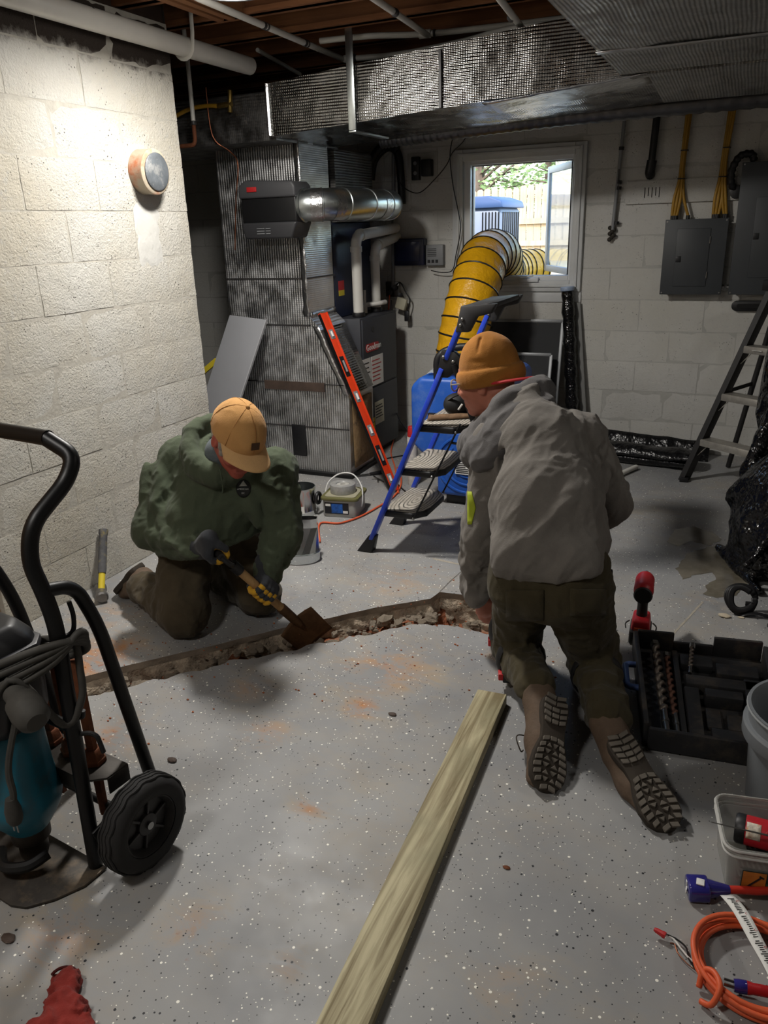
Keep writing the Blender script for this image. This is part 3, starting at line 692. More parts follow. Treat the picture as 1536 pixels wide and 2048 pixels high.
simple('water_pipe', 'thin white plastic pipe deep behind the thick drain pipe', 'pipe', [atz(515, 100, 2.44), atz(600, 148, 2.44)], .011, PVC)
simple('copper_line', 'thin copper line beside the foil duct at the recess', 'pipe', spl([aty(412, 175, 4.03), aty(420, 250, 4.03), aty(432, 283, 4.04), aty(462, 305, 4.08), aty(476, 330, 4.07), aty(472, 400, 4.07), aty(470, 500, 4.09)], 6), .0035, COPPER, 6)
gp = thing('gas_pipe', 'slim white-painted pipe standing upright beside the white wall corner', 'pipe', aty(390, 290, 3.895)); m = MB(); m.tube([aty(375, 120, 3.895)+V(-.005, 0, .22), aty(375, 120, 3.895), aty(387, 245, 3.895)], .012, 10); m.build('tube', PVC, gp)
m = MB(); m.tube(corner([aty(387, 245, 3.895), aty(391, 290, 3.895), aty(362, 293, 3.895)], .03), .0115, 10); m.build('rusty_end', RUST, gp); couple(gp, aty(387, 246, 3.895), (0, 0, 1), .016, .02, BLKTAPE, 'band')
gy = thing('gas_line', 'yellow flexible gas line with a brass fitting in the recess', 'pipe', aty(440, 212, 4.03)); m = MB(); m.tube(spl([aty(350, 233, 4.0), aty(380, 218, 4.02), aty(412, 212, 4.03), aty(436, 212, 4.03)], 6), .011, 10); m.build('hose', YCAB, gy)
m = MB(); m.cyl(aty(436, 212, 4.03), aty(464, 208, 4.03), .015, n=6); m.cyl(aty(460, 225, 4.03), aty(460, 180, 4.03), .013, n=12); m.build('fitting', BRASS, gy, bevel=.001)

# ceiling lamp (its lower rim shows at the top edge)
lf = thing('ceiling_lamp', 'round ceiling lamp with a clear glass bowl at the top edge', 'lamp', LAMP_MAIN)
lx, ly, lz = LAMP_MAIN
m = MB(); m.lathe([(.06, 0), (.14, .0), (.145, .012), (.07, .03)], (lx, ly, 2.415), (0, 0, 1), 28); m.build('ceiling_plate', P('lamp_plate', srgb(200, 200, 200), .4), lf)
DIFF = NT('lamp_diffuser'); DIFF.color(srgb(240, 238, 230)); DIFF.b.inputs['Emission Color'].default_value = (1, .95, .87, 1); DIFF.b.inputs['Emission Strength'].default_value = 5.0; DIFF = DIFF.m
m = MB(); m.lathe([(.135, 0), (.14, .02), (.12, .035)], (lx, ly, 2.372), (0, 0, 1), 32); m.build('diffuser', DIFF, lf)
m = MB(); m.tube([V(lx+.15*math.cos(a), ly+.15*math.sin(a), 2.372) for a in np.linspace(0, 2*PI, 37)[:-1]], .009, 8, closed=True); m.build('rim', GALV2, lf)

# ================================================================== BACK WALL FITTINGS
# window
wn = MB(); o1 = 0.085
def frame_rect(m, x0, x1, z0, z1, t, y0, y1):
    m.bx((x0, y0, z0), (x0+t, y1, z1)); m.bx((x1-t, y0, z0), (x1, y1, z1)); m.bx((x0+t, y0, z0), (x1-t, y1, z0+t)); m.bx((x0+t, y0, z1-t), (x1-t, y1, z1))
win = MB(); frame_rect(win, -1.855, -1.07, 1.13, 1.945, .045, YB-.012, YB+.10); wo = win.build('window_1', VINYL, bevel=.004, kind='structure')
m = MB(); frame_rect(m, -1.935, -1.025, 1.07, 2.0, .075, YB-.03, YB+.02); m.build('trim_board', TRIM, wo, bevel=.006)
m = MB(); frame_rect(m, -1.905, -1.05, 1.10, 1.975, .02, YB-.042, YB-.028); m.build('trim_bead', TRIM, wo, bevel=.004)
m = MB(); frame_rect(m, -1.815, -1.105, 1.165, 1.905, .012, YB+.03, YB+.06); m.build('weather_strip', GREYP, wo)
m = MB(); m.bx((-1.95, YB-.012, 1.0), (-1.02, YB+.002, 1.075)); m.build('apron', TRIM, wo, bevel=.003)
m = MB(); m.bx((-1.44, YB-.045, 1.135), (-1.31, YB-.012, 1.165)); m.tube(spl([(-1.42, YB-.05, 1.162), (-1.38, YB-.06, 1.172), (-1.34, YB-.058, 1.182)], 5), .007, 8); m.build('crank_handle', VINYL, wo, bevel=.004)
SASHB = P('sash_blue_grey', srgb(150, 168, 196), .4)
hx, hy = -1.115, YB+.10; ang = math.radians(62); du = V(-math.cos(ang), math.sin(ang), 0); dn = V(du[1], -du[0], 0)
def sash_box(m, a, b, z0, z1, t=.035):
    R = np.array([du, dn, (0, 0, 1)]).T; m.box(V(hx, hy, 0)+du*(a+b)/2+V(0, 0, (z0+z1)/2), (b-a, t, z1-z0), R)
m = MB(); sash_box(m, 0, .045, 1.17, 1.90); sash_box(m, .60, .645, 1.17, 1.90); sash_box(m, .045, .60, 1.17, 1.215); sash_box(m, .045, .60, 1.855, 1.90); sh = m.build('open_sash', VINYL, wo, bevel=.004)
m = MB(); sash_box(m, .045, .60, 1.215, 1.855, .012)
GLASS = NT('window_glass'); GLASS.set(Roughness=.02, IOR=1.45); GLASS.b.inputs['Transmission Weight'].default_value = 1.0; GLASS.color(srgb(214, 228, 240)); GLASS = GLASS.m
m.build('pane', GLASS, sh)
m = MB(); m.bx((hx-.03, YB+.10, 1.17), (hx-.005, YB+.13, 1.90)); m.build('hinge_stile', BLACKM, wo)

def wallbox(name, label, cat, x0, x1, z0, z1, d, mat, bev=.004, group=None):
    t = thing(name, label, cat, ((x0+x1)/2, YB, z0), group); m = MB(); m.bx((x0, YB-d, z0), (x1, YB-.001, z1)); m.build('case', mat, t, bevel=bev); return t
def panel(name, label, x0, x1, z0, z1, dx0, dx1, dz0, dz1, latch, d=.10):
    t = wallbox(name, label, 'electrical panel', x0+.012, x1-.012, z0+.012, z1-.012, d-.008, PANELG)
    m = MB(); m.bx((x0, YB-d, z0), (x1, YB-d+.009, z1)); m.build('cover', PANELG, t, bevel=.003)
    m = MB(); m.bx((dx0, YB-d-.006, dz0), (dx1, YB-d+.001, dz1)); dr = m.build('door', PANELG, t, bevel=.003)
    m = MB(); m.bx((latch[0]-.016, YB-d-.009, latch[1]-.018), (latch[0]+.016, YB-d-.005, latch[1]+.018)); m.build('latch', BLACKP, dr, bevel=.003)
    m = MB()
    for k in (.2, .8): m.cyl((dx1, YB-d-.007, dz0+(dz1-dz0)*k-.02), (dx1, YB-d-.007, dz0+(dz1-dz0)*k+.02), .003, n=6)
    m.build('hinge', STEEL, dr)
    for x in (x0+.012, x1-.012):
        for z in (z0+.012, z1-.012):
            m = MB(); m.cyl((x, YB-d-.004, z), (x, YB-d+.001, z), .005, n=8); m.build('screw', STEEL, t)
    return t
panel('electrical_panel', 'smaller dark grey breaker panel fed by the first fan of yellow cables', -.505, -.14, 1.06, 1.51, -.43, -.235, 1.11, 1.455, (-.41, 1.275))
bp = panel('electrical_panel', 'larger dark grey breaker panel at the right edge of the back wall', -.10, .30, 1.06, 1.815, .0, .24, 1.16, 1.62, (.02, 1.40))
m = MB(); m.bx((.115, YB-.103, 1.66), (.16, YB-.1, 1.74)); m.build('label', P('tan_label', srgb(176, 142, 100), .6), bp)
m = MB(); m.cyl((-.14, YB-.05, 1.10), (-.10, YB-.05, 1.10), .018, n=14); m.cyl((-.128, YB-.05, 1.10), (-.112, YB-.05, 1.10), .024, n=6); m.build('conduit_nipple', STEEL, bp)
bd_ = thing('backing_board', 'long white-painted board on the wall behind the yellow cables', 'board', (-.45, YB, 1.61)); m = MB(); m.bx((-.77, YB-.02, 1.61), (-.06, YB-.001, 1.745)); m.build('board', M_BLOCKB, bd_, bevel=.002)
m = MB()
for k in range(5): x = -.655+k*.022; m.bx((x, YB-.023, 1.645+.01*(k % 2)), (x+.004, YB-.02, 1.705))
m.build('wire_staple', INK, bd_)
def cables(label, x_top, x_mid, z_mid, ends, z_end, n_, y=YB-.035):
    t = thing('cable_bundle', label, 'cables', (x_mid, y, z_mid))
    for k in range(n_):
        e = ends[k]; j = (k-(n_-1)/2)*.009; q = .008*((k % 2)*2-1)
        pts = spl([(x_top+j, y+q*.5, 2.45), (x_top+j*.8, y+q*.4, 2.15), (x_mid+j*.6, y+q*.4, z_mid+.12), (x_mid+j*.8, y+q*.4, z_mid), ((x_mid+e)/2+j*.3+.01*((k*7) % 3-1), y-.012, (z_mid+z_end)/2), (e, y-.01, z_end)], 6)
        m = MB(); m.tube(pts, .0055, 7, flat=1.6); m.build('cable', YCAB, t, ang=80)
    for z in (z_mid, z_mid+.16):
        m = MB(); xx = x_mid+(x_top-x_mid)*max(0, (z-z_mid)/(2.1-z_mid)); m.box((xx, y, z), (.045, .034, .006)); m.build('cable_tie', BLACKP, t, bevel=.002)
    for e in sorted(set(round(v, 2) for v in ends)):
        m = MB(); m.cyl((e, y-.01, z_end-.012), (e, y-.01, z_end+.018), .013, n=10); m.build('clamp', BLACKP, t)
    return t
cables('yellow cables tied in a bunch fanning into the smaller panel', -.43, -.44, 1.745, [-.475, -.463, -.45, -.375], 1.515, 4)
cables('yellow cables tied in a bunch between the two grey panels', -.19, -.205, 1.745, [-.235, -.222, -.207, -.17, -.158], 1.515, 5)
kc = thing('cable_bundle', 'dim orange and yellow cables entering the larger panel from above', 'cables', (.06, YB-.03, 1.83))
for k in range(5):
    m = MB(); m.tube(spl([(.10+.02*k, YB-.03, 2.45), (.09+.02*k, YB-.035, 2.1), (.04+.016*k, YB-.045, 1.815)], 6), .0055, 7, flat=1.5); m.build('cable', [YCAB, ORANGE][k % 2], kc)
# black goose-neck conduit by the larger panel
gc = thing('corrugated_conduit', 'black bent conduit looping from the wall into the larger panel', 'conduit', (-.14, YB-.05, 1.7))
pts = spl([(-.115, YB-.02, 1.66), (-.15, YB-.06, 1.70), (-.155, YB-.075, 1.78), (-.12, YB-.07, 1.85), (-.06, YB-.06, 1.86), (-.04, YB-.05, 1.82)], 8); m = MB(); m.tube(pts, [.021+.003*math.cos(i*2.0) for i in range(len(pts))], 12); m.build('hose', BLACKP, gc, ang=180)
m = MB(); m.cyl((-.115, YB-.055, 1.655), (-.115, YB-.001, 1.655), .04, n=14); m.build('wall_flange', BLACKP, gc, bevel=.004)
# black vent stub and valve pipe
vb = thing('vent_stub', 'thick black pipe coming down the wall right of the window', 'pipe', (-.66, YB-.04, 1.78)); m = MB(); m.cyl((-.625, YB-.04, 1.82), (-.60, YB-.04, 2.45), .022, n=14); m.build('pipe', BLACKP, vb)
m = MB(); m.tube(corner([(-.622, YB-.04, 1.86), (-.63, YB-.04, 1.79), (-.63, YB, 1.78)], .03), .03, 14); m.build('elbow', BLACKP, vb)
vp = thing('supply_riser', 'slim grey riser with a shut-off valve right of the window', 'pipe', (-.82, YB-.03, 1.40))
m = MB(); m.cyl((-.835, YB-.03, 1.46), (-.79, YB-.03, 2.45), .011, n=10); m.build('pipe', GREYP, vp)
for z in (1.93, 1.735, 1.70, 1.49): m = MB(); m.cyl((-.813, YB-.03, z), (-.812, YB-.03, z+.02), .016, n=10); m.build('fitting', BLACKP, vp)
m = MB(); m.bar((-.818, YB-.05, 1.74), (-.815, YB-.055, 1.82), .012, .006); m.build('valve_lever', BLACKP, vp)
m = MB(); 
for k in range(7): m.ell((-.84+.012*(k % 3)-.012, YB-.03+.006*(k % 2), 1.40+.012*k), (.014, .012, .014), nu=8, nv=6)
m.build('corroded_end', P('corroded_end', srgb(52, 48, 42), .8, var=.5, vs=60), vp)
# left of the window
ls = thing('line_set', 'black insulated refrigerant lines arching down the back wall', 'pipe', aty(745, 330, 5.47))
for k, pts in enumerate(([(742, 360), (748, 322), (768, 298), (785, 296), (797, 312), (802, 360), (804, 408)], [(735, 400), (738, 340), (752, 305), (775, 288), (795, 300)])):
    m = MB(); m.tube(spl([aty(x, y, 5.49-.03*k) for x, y in pts], 6), .028, 10); m.build('insulated_line', BLACKP, ls, ang=180)
ob = thing('outlet_plate', 'dark double outlet with transformer plugs high on the back wall', 'outlet', aty(845, 350, 5.5)); m = MB(); a = aty(815, 308, YB-.006); b2 = aty(876, 364, YB-.006)
m.bx((a[0], YB-.012, b2[2]), (b2[0], YB-.001, a[2])); m.build('plate', M_MORTARB, ob, bevel=.002)
m = MB(); q0 = aty(822, 314, 5.5); q1 = aty(838, 360, 5.5); m.bx((q0[0], YB-.05, q1[2]), (q1[0], YB-.011, q0[2])); m.build('outlet', BLACKP, ob, bevel=.004)
m = MB()
for z_ in (.72, .3): m.cyl(((q0[0]+q1[0])/2, YB-.052, q1[2]+(q0[2]-q1[2])*z_), ((q0[0]+q1[0])/2, YB-.049, q1[2]+(q0[2]-q1[2])*z_), .013, n=12)
m.build('socket', GREYP, ob)
m = MB(); q0 = aty(843, 319, 5.5); q1 = aty(864, 352, 5.5); m.bx((q0[0], YB-.07, q1[2]), (q1[0], YB-.011, q0[2])); m.build('transformer', BLACKP, ob, bevel=.008)
mo = thing('network_box', 'dark navy network box on the back wall left of the window', 'network box', aty(817, 530, 5.5)); q0 = aty(787, 478, 5.48); q1 = aty(848, 531, 5.48)
m = MB(); m.bx((q0[0], YB-.07, q1[2]), (q1[0], YB-.001, q0[2])); m.build('case', P('navy_plastic', srgb(28, 32, 58), .35), mo, bevel=.008, seg=3)
m = MB(); m.bx((q0[0]+.02, YB-.073, q1[2]+.03), (q1[0]-.03, YB-.068, q0[2]-.02)); m.build('cover', P('navy_gloss', srgb(40, 46, 76), .2), mo, bevel=.003)
tb = thing('alarm_box', 'small grey vented box mounted beside the navy network box', 'control box', aty(867, 530, 5.5)); q0 = aty(850, 490, 5.49); q1 = aty(885, 531, 5.49)
m = MB(); m.bx((q0[0], YB-.05, q1[2]), (q1[0], YB-.001, q0[2])); m.build('case', GREYP, tb, bevel=.006)
m = MB()
for k in range(5): m.bx((q0[0]+.015, YB-.052, q0[2]-.03-.012*k), (q1[0]-.05, YB-.049, q0[2]-.026-.012*k))
for k in range(3): m.bx((q0[0]+.015+.03*k, YB-.052, q1[2]+.018), (q0[0]+.035+.03*k, YB-.049, q1[2]+.04))
m.build('vent_slot', BLACKP, tb)
simple('thin_cable', 'thin black cable looping from the long duct down past the window trim', 'cable', spl([aty(x, y, 5.46) for x, y in [(938, 262), (925, 285), (905, 305), (893, 330), (870, 358), (840, 385), (815, 380), (800, 365)]], 6), .0035, BLACKP, 6)
simple('thin_cable', 'thin black cable hanging along the left window trim to the grey box', 'cable', spl([aty(x, y, 5.48) for x, y in [(908, 265), (900, 310), (906, 370), (918, 430), (921, 460), (912, 510), (905, 540), (885, 545), (862, 541)]], 6), .0035, BLACKP, 6)
wt = thing('outlet_cluster', 'wall outlet crowded with cords and a pale adapter beside the furnace', 'outlet', aty(795, 600, 5.5))
q = aty(786, 580, 5.52); m = MB(); m.bx(q-V(.06, 0, .05), q+V(.05, .03, .06)); m.build('box', STEEL, wt, bevel=.005)
for k, (x, y) in enumerate(((780, 585), (790, 575), (800, 590))): m = MB(); m.cyl(aty(x, y, 5.50), aty(x, y, 5.45), .02, n=10); m.build('plug', BLACKP, wt, bevel=.003)
q = aty(803, 607, 5.46); m = MB(); m.box(q, (.08, .04, .085), rotm((0, 1, 0), .3)); m.build('adapter', CREAM, wt, bevel=.01)
q = aty(814, 632, 5.46); m = MB(); m.box(q, (.035, .03, .075)); m.build('plug', BLACKP, wt, bevel=.006)
m = MB(); m.tube(spl([aty(x, y, 5.46) for x, y in [(786, 578), (800, 565), (812, 585), (820, 600), (815, 622)]], 6), .005, 6); m.build('cord', BLACKP, wt)
m = MB(); m.cyl(aty(786, 575, 5.52), aty(787, 300, 5.52), .012, n=10); m.build('conduit', GREYP, wt)
simple('hanging_cord', 'orange cord hanging from the wall outlet to the floor', 'cord', spl([aty(779, 590, 5.44), aty(777, 640, 5.42), aty(783, 720, 5.40), aty(790, 800, 5.36), aty(788, 870, 5.25), atz(782, 905, .006), atz(790, 935, .006), atz(797, 985, .01)], 8), .0048, ORANGE, 7)
simple('hanging_cord', 'black cord hanging from the wall outlet to the blue machine', 'cord', spl([aty(783, 600, 5.43), aty(786, 700, 5.40), aty(787, 780, 5.36), aty(795, 830, 5.2), aty(812, 858, 5.0), aty(822, 872, 4.8)], 8), .0045, BLACKP, 7)
# ================================================================== OUTSIDE THE WINDOW
M_PICKET = mat_wood('weathered_picket', srgb(150, 136, 112), srgb(184, 168, 140), 2, 20)
M_GRASS = P('pale_ground', srgb(170, 160, 140), .9, var=.3, vs=3)
m = MB(); m.add([(-30, YB+.22, 1.02), (20, YB+.22, 1.02), (20, 8.5, .98), (-30, 8.5, .98), (20, 40, .35), (-30, 40, .35)], [(0, 1, 2, 3), (3, 2, 4, 5)]); m.build('ground', M_GRASS, smooth=False, kind='structure')
fe = thing('wooden_fence', 'weathered wooden picket fence beyond the window', 'fence', (-4, 15, .5))
pk = MB(); pk.prism([(-.062, 0), (.062, 0), (.062, 1.58), (.03, 1.61), (-.03, 1.61), (-.062, 1.58)], (0, 0, 0), (1, 0, 0), (0, 0, 1), (0, .02, 0)); po = pk.build('picket', M_PICKET, fe, smooth=False); pme = po.data; bpy.data.objects.remove(po)
me0 = MB(); me0.prism([(-.062, 0), (.062, 0), (.062, 1.58), (.03, 1.61), (-.03, 1.61), (-.062, 1.58)], (0, 0, 0), (1, 0, 0), (0, 0, 1), (0, .02, 0)); tmp = me0.build('picket', M_PICKET, smooth=False); pme = tmp.data; bpy.data.objects.remove(tmp)
for i in range(34):
    x = -6.2+i*.136; piece('picket', pme, fe, (x, 15-.02*random.random(), .46+.045*i/10+random.uniform(-.02, .02)))
for z in (1.50, 1.12, .62): m = MB(); m.bx((-6.3, 14.93, z), (-1.5, 14.98, z+.09)); m.build('rail', M_PICKET, fe, smooth=False)
for x in (-5.6, -3.2): m = MB(); m.bx((x-.05, 15.03, .4), (x+.05, 15.13, 2.15)); m.build('post', M_PICKET, fe, smooth=False)
ac = thing('air_conditioner', 'blue-grey outdoor condenser unit standing outside the window', 'air conditioner', (-2.5, 7.5, 1.0))
m = MB(); m.bx((-2.85, 7.2, 1.0), (-2.07, 7.9, 1.66)); m.build('body', P('condenser_grey', srgb(150, 160, 178), .5), ac, bevel=.05, seg=3)
m = MB(); m.prism([(0, 0), (.84, 0), (.82, .06), (.70, .10), (.14, .10), (.02, .06)], (-2.88, 7.17, 1.655), (1, 0, 0), (0, 0, 1), (0, .76, 0)); m.build('top_grille', P('condenser_blue', srgb(70, 96, 140), .5), ac, bevel=.015)
m = MB()
for k in range(9): m.bx((-2.068, 7.26+k*.066, 1.06), (-2.062, 7.28+k*.066, 1.62)); 
for k in range(6): m.bx((-2.24+k*.03, 7.192, 1.06), (-2.23+k*.03, 7.199, 1.62))
m.build('louver', BLACKM, ac)
m = MB(); m.bx((-3.0, 7.1, .985), (-1.95, 8.0, 1.005)); m.build('pad', M_SAWN, ac)
# trees behind the fence: trunks and branches with leaf sprays
LEAF = P('pale_leaf', srgb(120, 150, 100), .6, var=.5, vs=2); BARK = P('bark', srgb(84, 74, 66), .9, var=.4, vs=8)
def tree(label, x, y, h, seed, nleaf):
    rnd = random.Random(seed); t = thing('tree', label, 'tree', (x, y, .4)); m = MB(); tips = []
    tr = [V(x, y, .4), V(x+.1, y, h*.4), V(x-.1, y+.1, h)]; m.tube(spl(tr, 4), [.16, .155, .15, .14, .13, .11, .09, .07, .05], 8)
    for k in range(26):
        b = V(x, y, rnd.uniform(.25, .98)*h); a = rnd.uniform(0, 2*PI); L = rnd.uniform(.8, 2.4); e = b+V(math.cos(a)*L, math.sin(a)*L, rnd.uniform(-.1, .9)); m.tube(spl([b, (b+e)/2+V(0, 0, .2), e], 3), [.04, .035, .03, .025, .02, .014, .01], 5); tips += [e, (b+e)/2, b*.25+e*.75]
    m.build('trunk', BARK, t); m = MB()
    for k in range(nleaf):
        c = tips[rnd.randrange(len(tips))]+V(rnd.gauss(0, .4), rnd.gauss(0, .4), rnd.gauss(0, .35)); u = unit(V(rnd.gauss(0, 1), rnd.gauss(0, 1), rnd.gauss(0, 1))); w_, v, _ = frame(u); s = rnd.uniform(.03, .07)
        m.add([c-w_*s, c+v*s*.5, c+w_*s, c-v*s*.5], [(0, 1, 2, 3)])
    m.build('foliage', LEAF, t, smooth=False, normals=False, kind='stuff'); return t
tree('leafy tree beyond the fence at the left of the window view', -5.6, 17.5, 5.0, 5, 2600)
tree('leafy tree beyond the fence at the middle of the window view', -4.3, 18.5, 5.5, 6, 2600)
tree('leafy tree beyond the fence at the right of the window view', -3.0, 17.2, 5.0, 8, 2600)
# ================================================================== PEOPLE (implicit surfaces meshed with surface nets)
def vnoise(P3, seed=0):
    """smooth value noise in [-1, 1] for an (N,3) array"""
    P3 = np.asarray(P3, float); i = np.floor(P3).astype(np.int64); f = P3-i; f = f*f*f*(f*(f*6-15)+10); out = np.zeros(len(P3))
    for dx in (0, 1):
        for dy in (0, 1):
            for dz in (0, 1):
                h = ((i[:, 0]+dx)*73856093) ^ ((i[:, 1]+dy)*19349663) ^ ((i[:, 2]+dz)*83492791) ^ (seed*2654435761 & 0x7fffffff)
                h = (h ^ (h >> 13))*1274126177 & 0x7fffffff; v = ((h ^ (h >> 16)) & 0xffff)/32767.5-1
                out += v*(f[:, 0] if dx else 1-f[:, 0])*(f[:, 1] if dy else 1-f[:, 1])*(f[:, 2] if dz else 1-f[:, 2])
    return out
class SD:
    def __init__(s, lo, hi, h):
        s.lo = np.asarray(lo, float); s.h = h; s.n = np.maximum(4, np.ceil((np.asarray(hi, float)-s.lo)/h).astype(int)+1)
        s.D = np.full(s.n, 1.0, np.float32); s.ax = [s.lo[i]+np.arange(s.n[i])*h for i in range(3)]
    def win(s, lo, hi, mg):
        a = np.clip(np.floor((np.asarray(lo)-mg-s.lo)/s.h).astype(int), 0, s.n-1); b = np.clip(np.ceil((np.asarray(hi)+mg-s.lo)/s.h).astype(int)+1, 1, s.n)
        sl = tuple(slice(a[i], b[i]) for i in range(3))
        return sl, np.meshgrid(*[s.ax[i][sl[i]] for i in range(3)], indexing='ij', sparse=True)
    def un(s, sl, d, k):
        D = s.D[sl]
        if k > 0: h = np.maximum(k-np.abs(D-d), 0)/k; s.D[sl] = np.minimum(D, d)-h*h*k*.25
        else: s.D[sl] = np.minimum(D, d)
    def sb(s, sl, d, k):
        D = s.D[sl]; d = -d; h = np.maximum(k-np.abs(D-d), 0)/max(k, 1e-6); s.D[sl] = np.maximum(D, d)+h*h*k*.25
    def cap(s, a, b, ra, rb=None, k=.03, flat=None, wr=None, sub=False):
        a = np.asarray(a, float); b = np.asarray(b, float); rb = ra if rb is None else rb; R = max(ra, rb)*(1 if not flat else max(1, flat[1]))+.01
        sl, (X, Y, Z) = s.win(np.minimum(a, b)-R, np.maximum(a, b)+R, k+.02)
        ba = b-a; L2 = max(1e-9, ba@ba); px, py, pz = X-a[0], Y-a[1], Z-a[2]
        t = np.clip((px*ba[0]+py*ba[1]+pz*ba[2])/L2, 0, 1); qx, qy, qz = px-t*ba[0], py-t*ba[1], pz-t*ba[2]; sc = 1.0
        if flat:
            w = unit(flat[0]); c = (qx*w[0]+qy*w[1]+qz*w[2])*(1/flat[1]-1); qx, qy, qz = qx+c*w[0], qy+c*w[1], qz+c*w[2]; sc = min(1, flat[1])
        d = (np.sqrt(qx*qx+qy*qy+qz*qz)-(ra+(rb-ra)*t))*sc
        if wr:
            amp, nw, ph = wr[:3]; u, v, _ = frame(ba); qx, qy, qz = np.broadcast_arrays(qx, qy, qz); an = np.arctan2(qx*v[0]+qy*v[1]+qz*v[2], qx*u[0]+qy*u[1]+qz*u[2])
            near = np.abs(d) < .03; A = an[near]; T = np.broadcast_to(t, d.shape)[near]
            c = np.stack([T*nw*1.15+.35*np.sin(A+ph), np.cos(A)*1.05+ph*3.1, np.sin(A)*1.05+ph*1.7], 1); n1 = vnoise(c*1.0, 3); n2 = vnoise(c*2.1+7.7, 5)
            d = d.copy(); d[near] += amp*(3.0*np.abs(n1)-1.0+1.3*np.abs(n2)-.4)
        (s.sb if sub else s.un)(sl, d.astype(np.float32), k)
    def chain(s, pts, rs, k=.03, flat=None, wr=None):
        for i in range(len(pts)-1): s.cap(pts[i], pts[i+1], rs[i], rs[i+1], k if i else k, flat, wr)
    def ell(s, c, r, R=None, k=.03, sub=False):
        c = np.asarray(c, float); r = np.asarray(r, float); m = r.max()
        sl, (X, Y, Z) = s.win(c-m, c+m, k+.02); px, py, pz = X-c[0], Y-c[1], Z-c[2]
        if R is not None:
            R = np.asarray(R); a = [px*R[0, i]+py*R[1, i]+pz*R[2, i] for i in range(3)]
        else: a = [px, py, pz]
        k0 = np.sqrt(sum((a[i]/r[i])**2 for i in range(3))); k1 = np.sqrt(sum((a[i]/r[i]**2)**2 for i in range(3)))+1e-9
        (s.sb if sub else s.un)(sl, (k0*(k0-1)/k1).astype(np.float32), k)
    def cut(s, p, nrm, k=.005):
        """keep the side opposite to nrm"""
        nrm = unit(nrm); X, Y, Z = np.meshgrid(*s.ax, indexing='ij', sparse=True); d = ((X-p[0])*nrm[0]+(Y-p[1])*nrm[1]+(Z-p[2])*nrm[2]).astype(np.float32)
        s.D = np.maximum(s.D, d)
    def mesh(s):
        D = s.D; S = D < 0; nx, ny, nz_ = D.shape; cn = [(x, y, z) for x in (0, 1) for y in (0, 1) for z in (0, 1)]
        c = np.zeros((nx-1, ny-1, nz_-1), np.uint8)
        for x, y, z in cn: c += S[x:nx-1+x, y:ny-1+y, z:nz_-1+z]
        m = (c > 0) & (c < 8); I = np.argwhere(m); n = len(I); acc = np.zeros((n, 3)); cnt = np.zeros(n)
        for o0 in cn:
            for ax in range(3):
                if o0[ax]: continue
                o1 = list(o0); o1[ax] = 1
                d0 = D[I[:, 0]+o0[0], I[:, 1]+o0[1], I[:, 2]+o0[2]]; d1 = D[I[:, 0]+o1[0], I[:, 1]+o1[1], I[:, 2]+o1[2]]
                x = (d0 < 0) != (d1 < 0); t = np.where(x, d0/np.where(x, d0-d1, 1), 0); p = np.array(o0, float)[None]+t[:, None]*(np.array(o1)-np.array(o0))[None]
                acc[x] += p[x]; cnt += x
        vs = (I+acc/cnt[:, None])*s.h+s.lo; vid = -np.ones(c.shape, int); vid[m] = np.arange(n); F = []
        for ax in range(3):
            o = [i for i in range(3) if i != ax]; s0 = [slice(1, -1)]*3; s1 = [slice(1, -1)]*3; s0[ax] = slice(0, -1); s1[ax] = slice(1, None)
            e = S[tuple(s0)] != S[tuple(s1)]; J = np.argwhere(e); off = np.ones(3, int); off[ax] = 0; J = J+off
            def cell(da, db): q = J.copy(); q[:, o[0]] += da; q[:, o[1]] += db; return vid[q[:, 0], q[:, 1], q[:, 2]]
            Q = np.stack([cell(-1, -1), cell(0, -1), cell(0, 0), cell(-1, 0)], 1); fl_ = S[J[:, 0], J[:, 1], J[:, 2]]
            if ax == 1: fl_ = ~fl_
            Q[~fl_] = Q[~fl_][:, ::-1]; F.append(Q)
        return vs, np.concatenate(F)
    def build(s, name, mats, parent, paint=None, disp=None, kind=None, label=None, relax=1):
        vs, F = s.mesh()
        for _ in range(relax):   # light smoothing
            sm = np.zeros_like(vs); ct = np.zeros(len(vs))
            for a, b in ((0, 1), (1, 2), (2, 3), (3, 0)):
                np.add.at(sm, F[:, a], vs[F[:, b]]); np.add.at(ct, F[:, a], 1)
            vs = vs*.5+.5*sm/np.maximum(ct, 1)[:, None]
        if disp is not None:
            n0 = np.cross(vs[F[:, 1]]-vs[F[:, 0]], vs[F[:, 2]]-vs[F[:, 0]]); nv = np.zeros_like(vs)
            for k in range(4): np.add.at(nv, F[:, k], n0)
            nv /= np.linalg.norm(nv, axis=1)[:, None]+1e-9; vs = vs+nv*disp(vs)[:, None]
        me = bpy.data.meshes.new(name); b = ORG[parent.name] if parent else 0
        me.from_pydata((vs-b).tolist(), [], F.tolist())
        o = link(name, me, mats, parent, smooth=True, ang=180, kind=kind, label=label)
        if paint is not None:
            c = vs[F].mean(1); idx = paint(c).astype(np.int32); me.polygons.foreach_set('material_index', idx)
        return o
def segd(p, a, b):
    a = np.asarray(a, float); b = np.asarray(b, float); ba = b-a; t = np.clip((p-a)@ba/(ba@ba), 0, 1); return np.linalg.norm(p-a-t[:, None]*ba, axis=1)
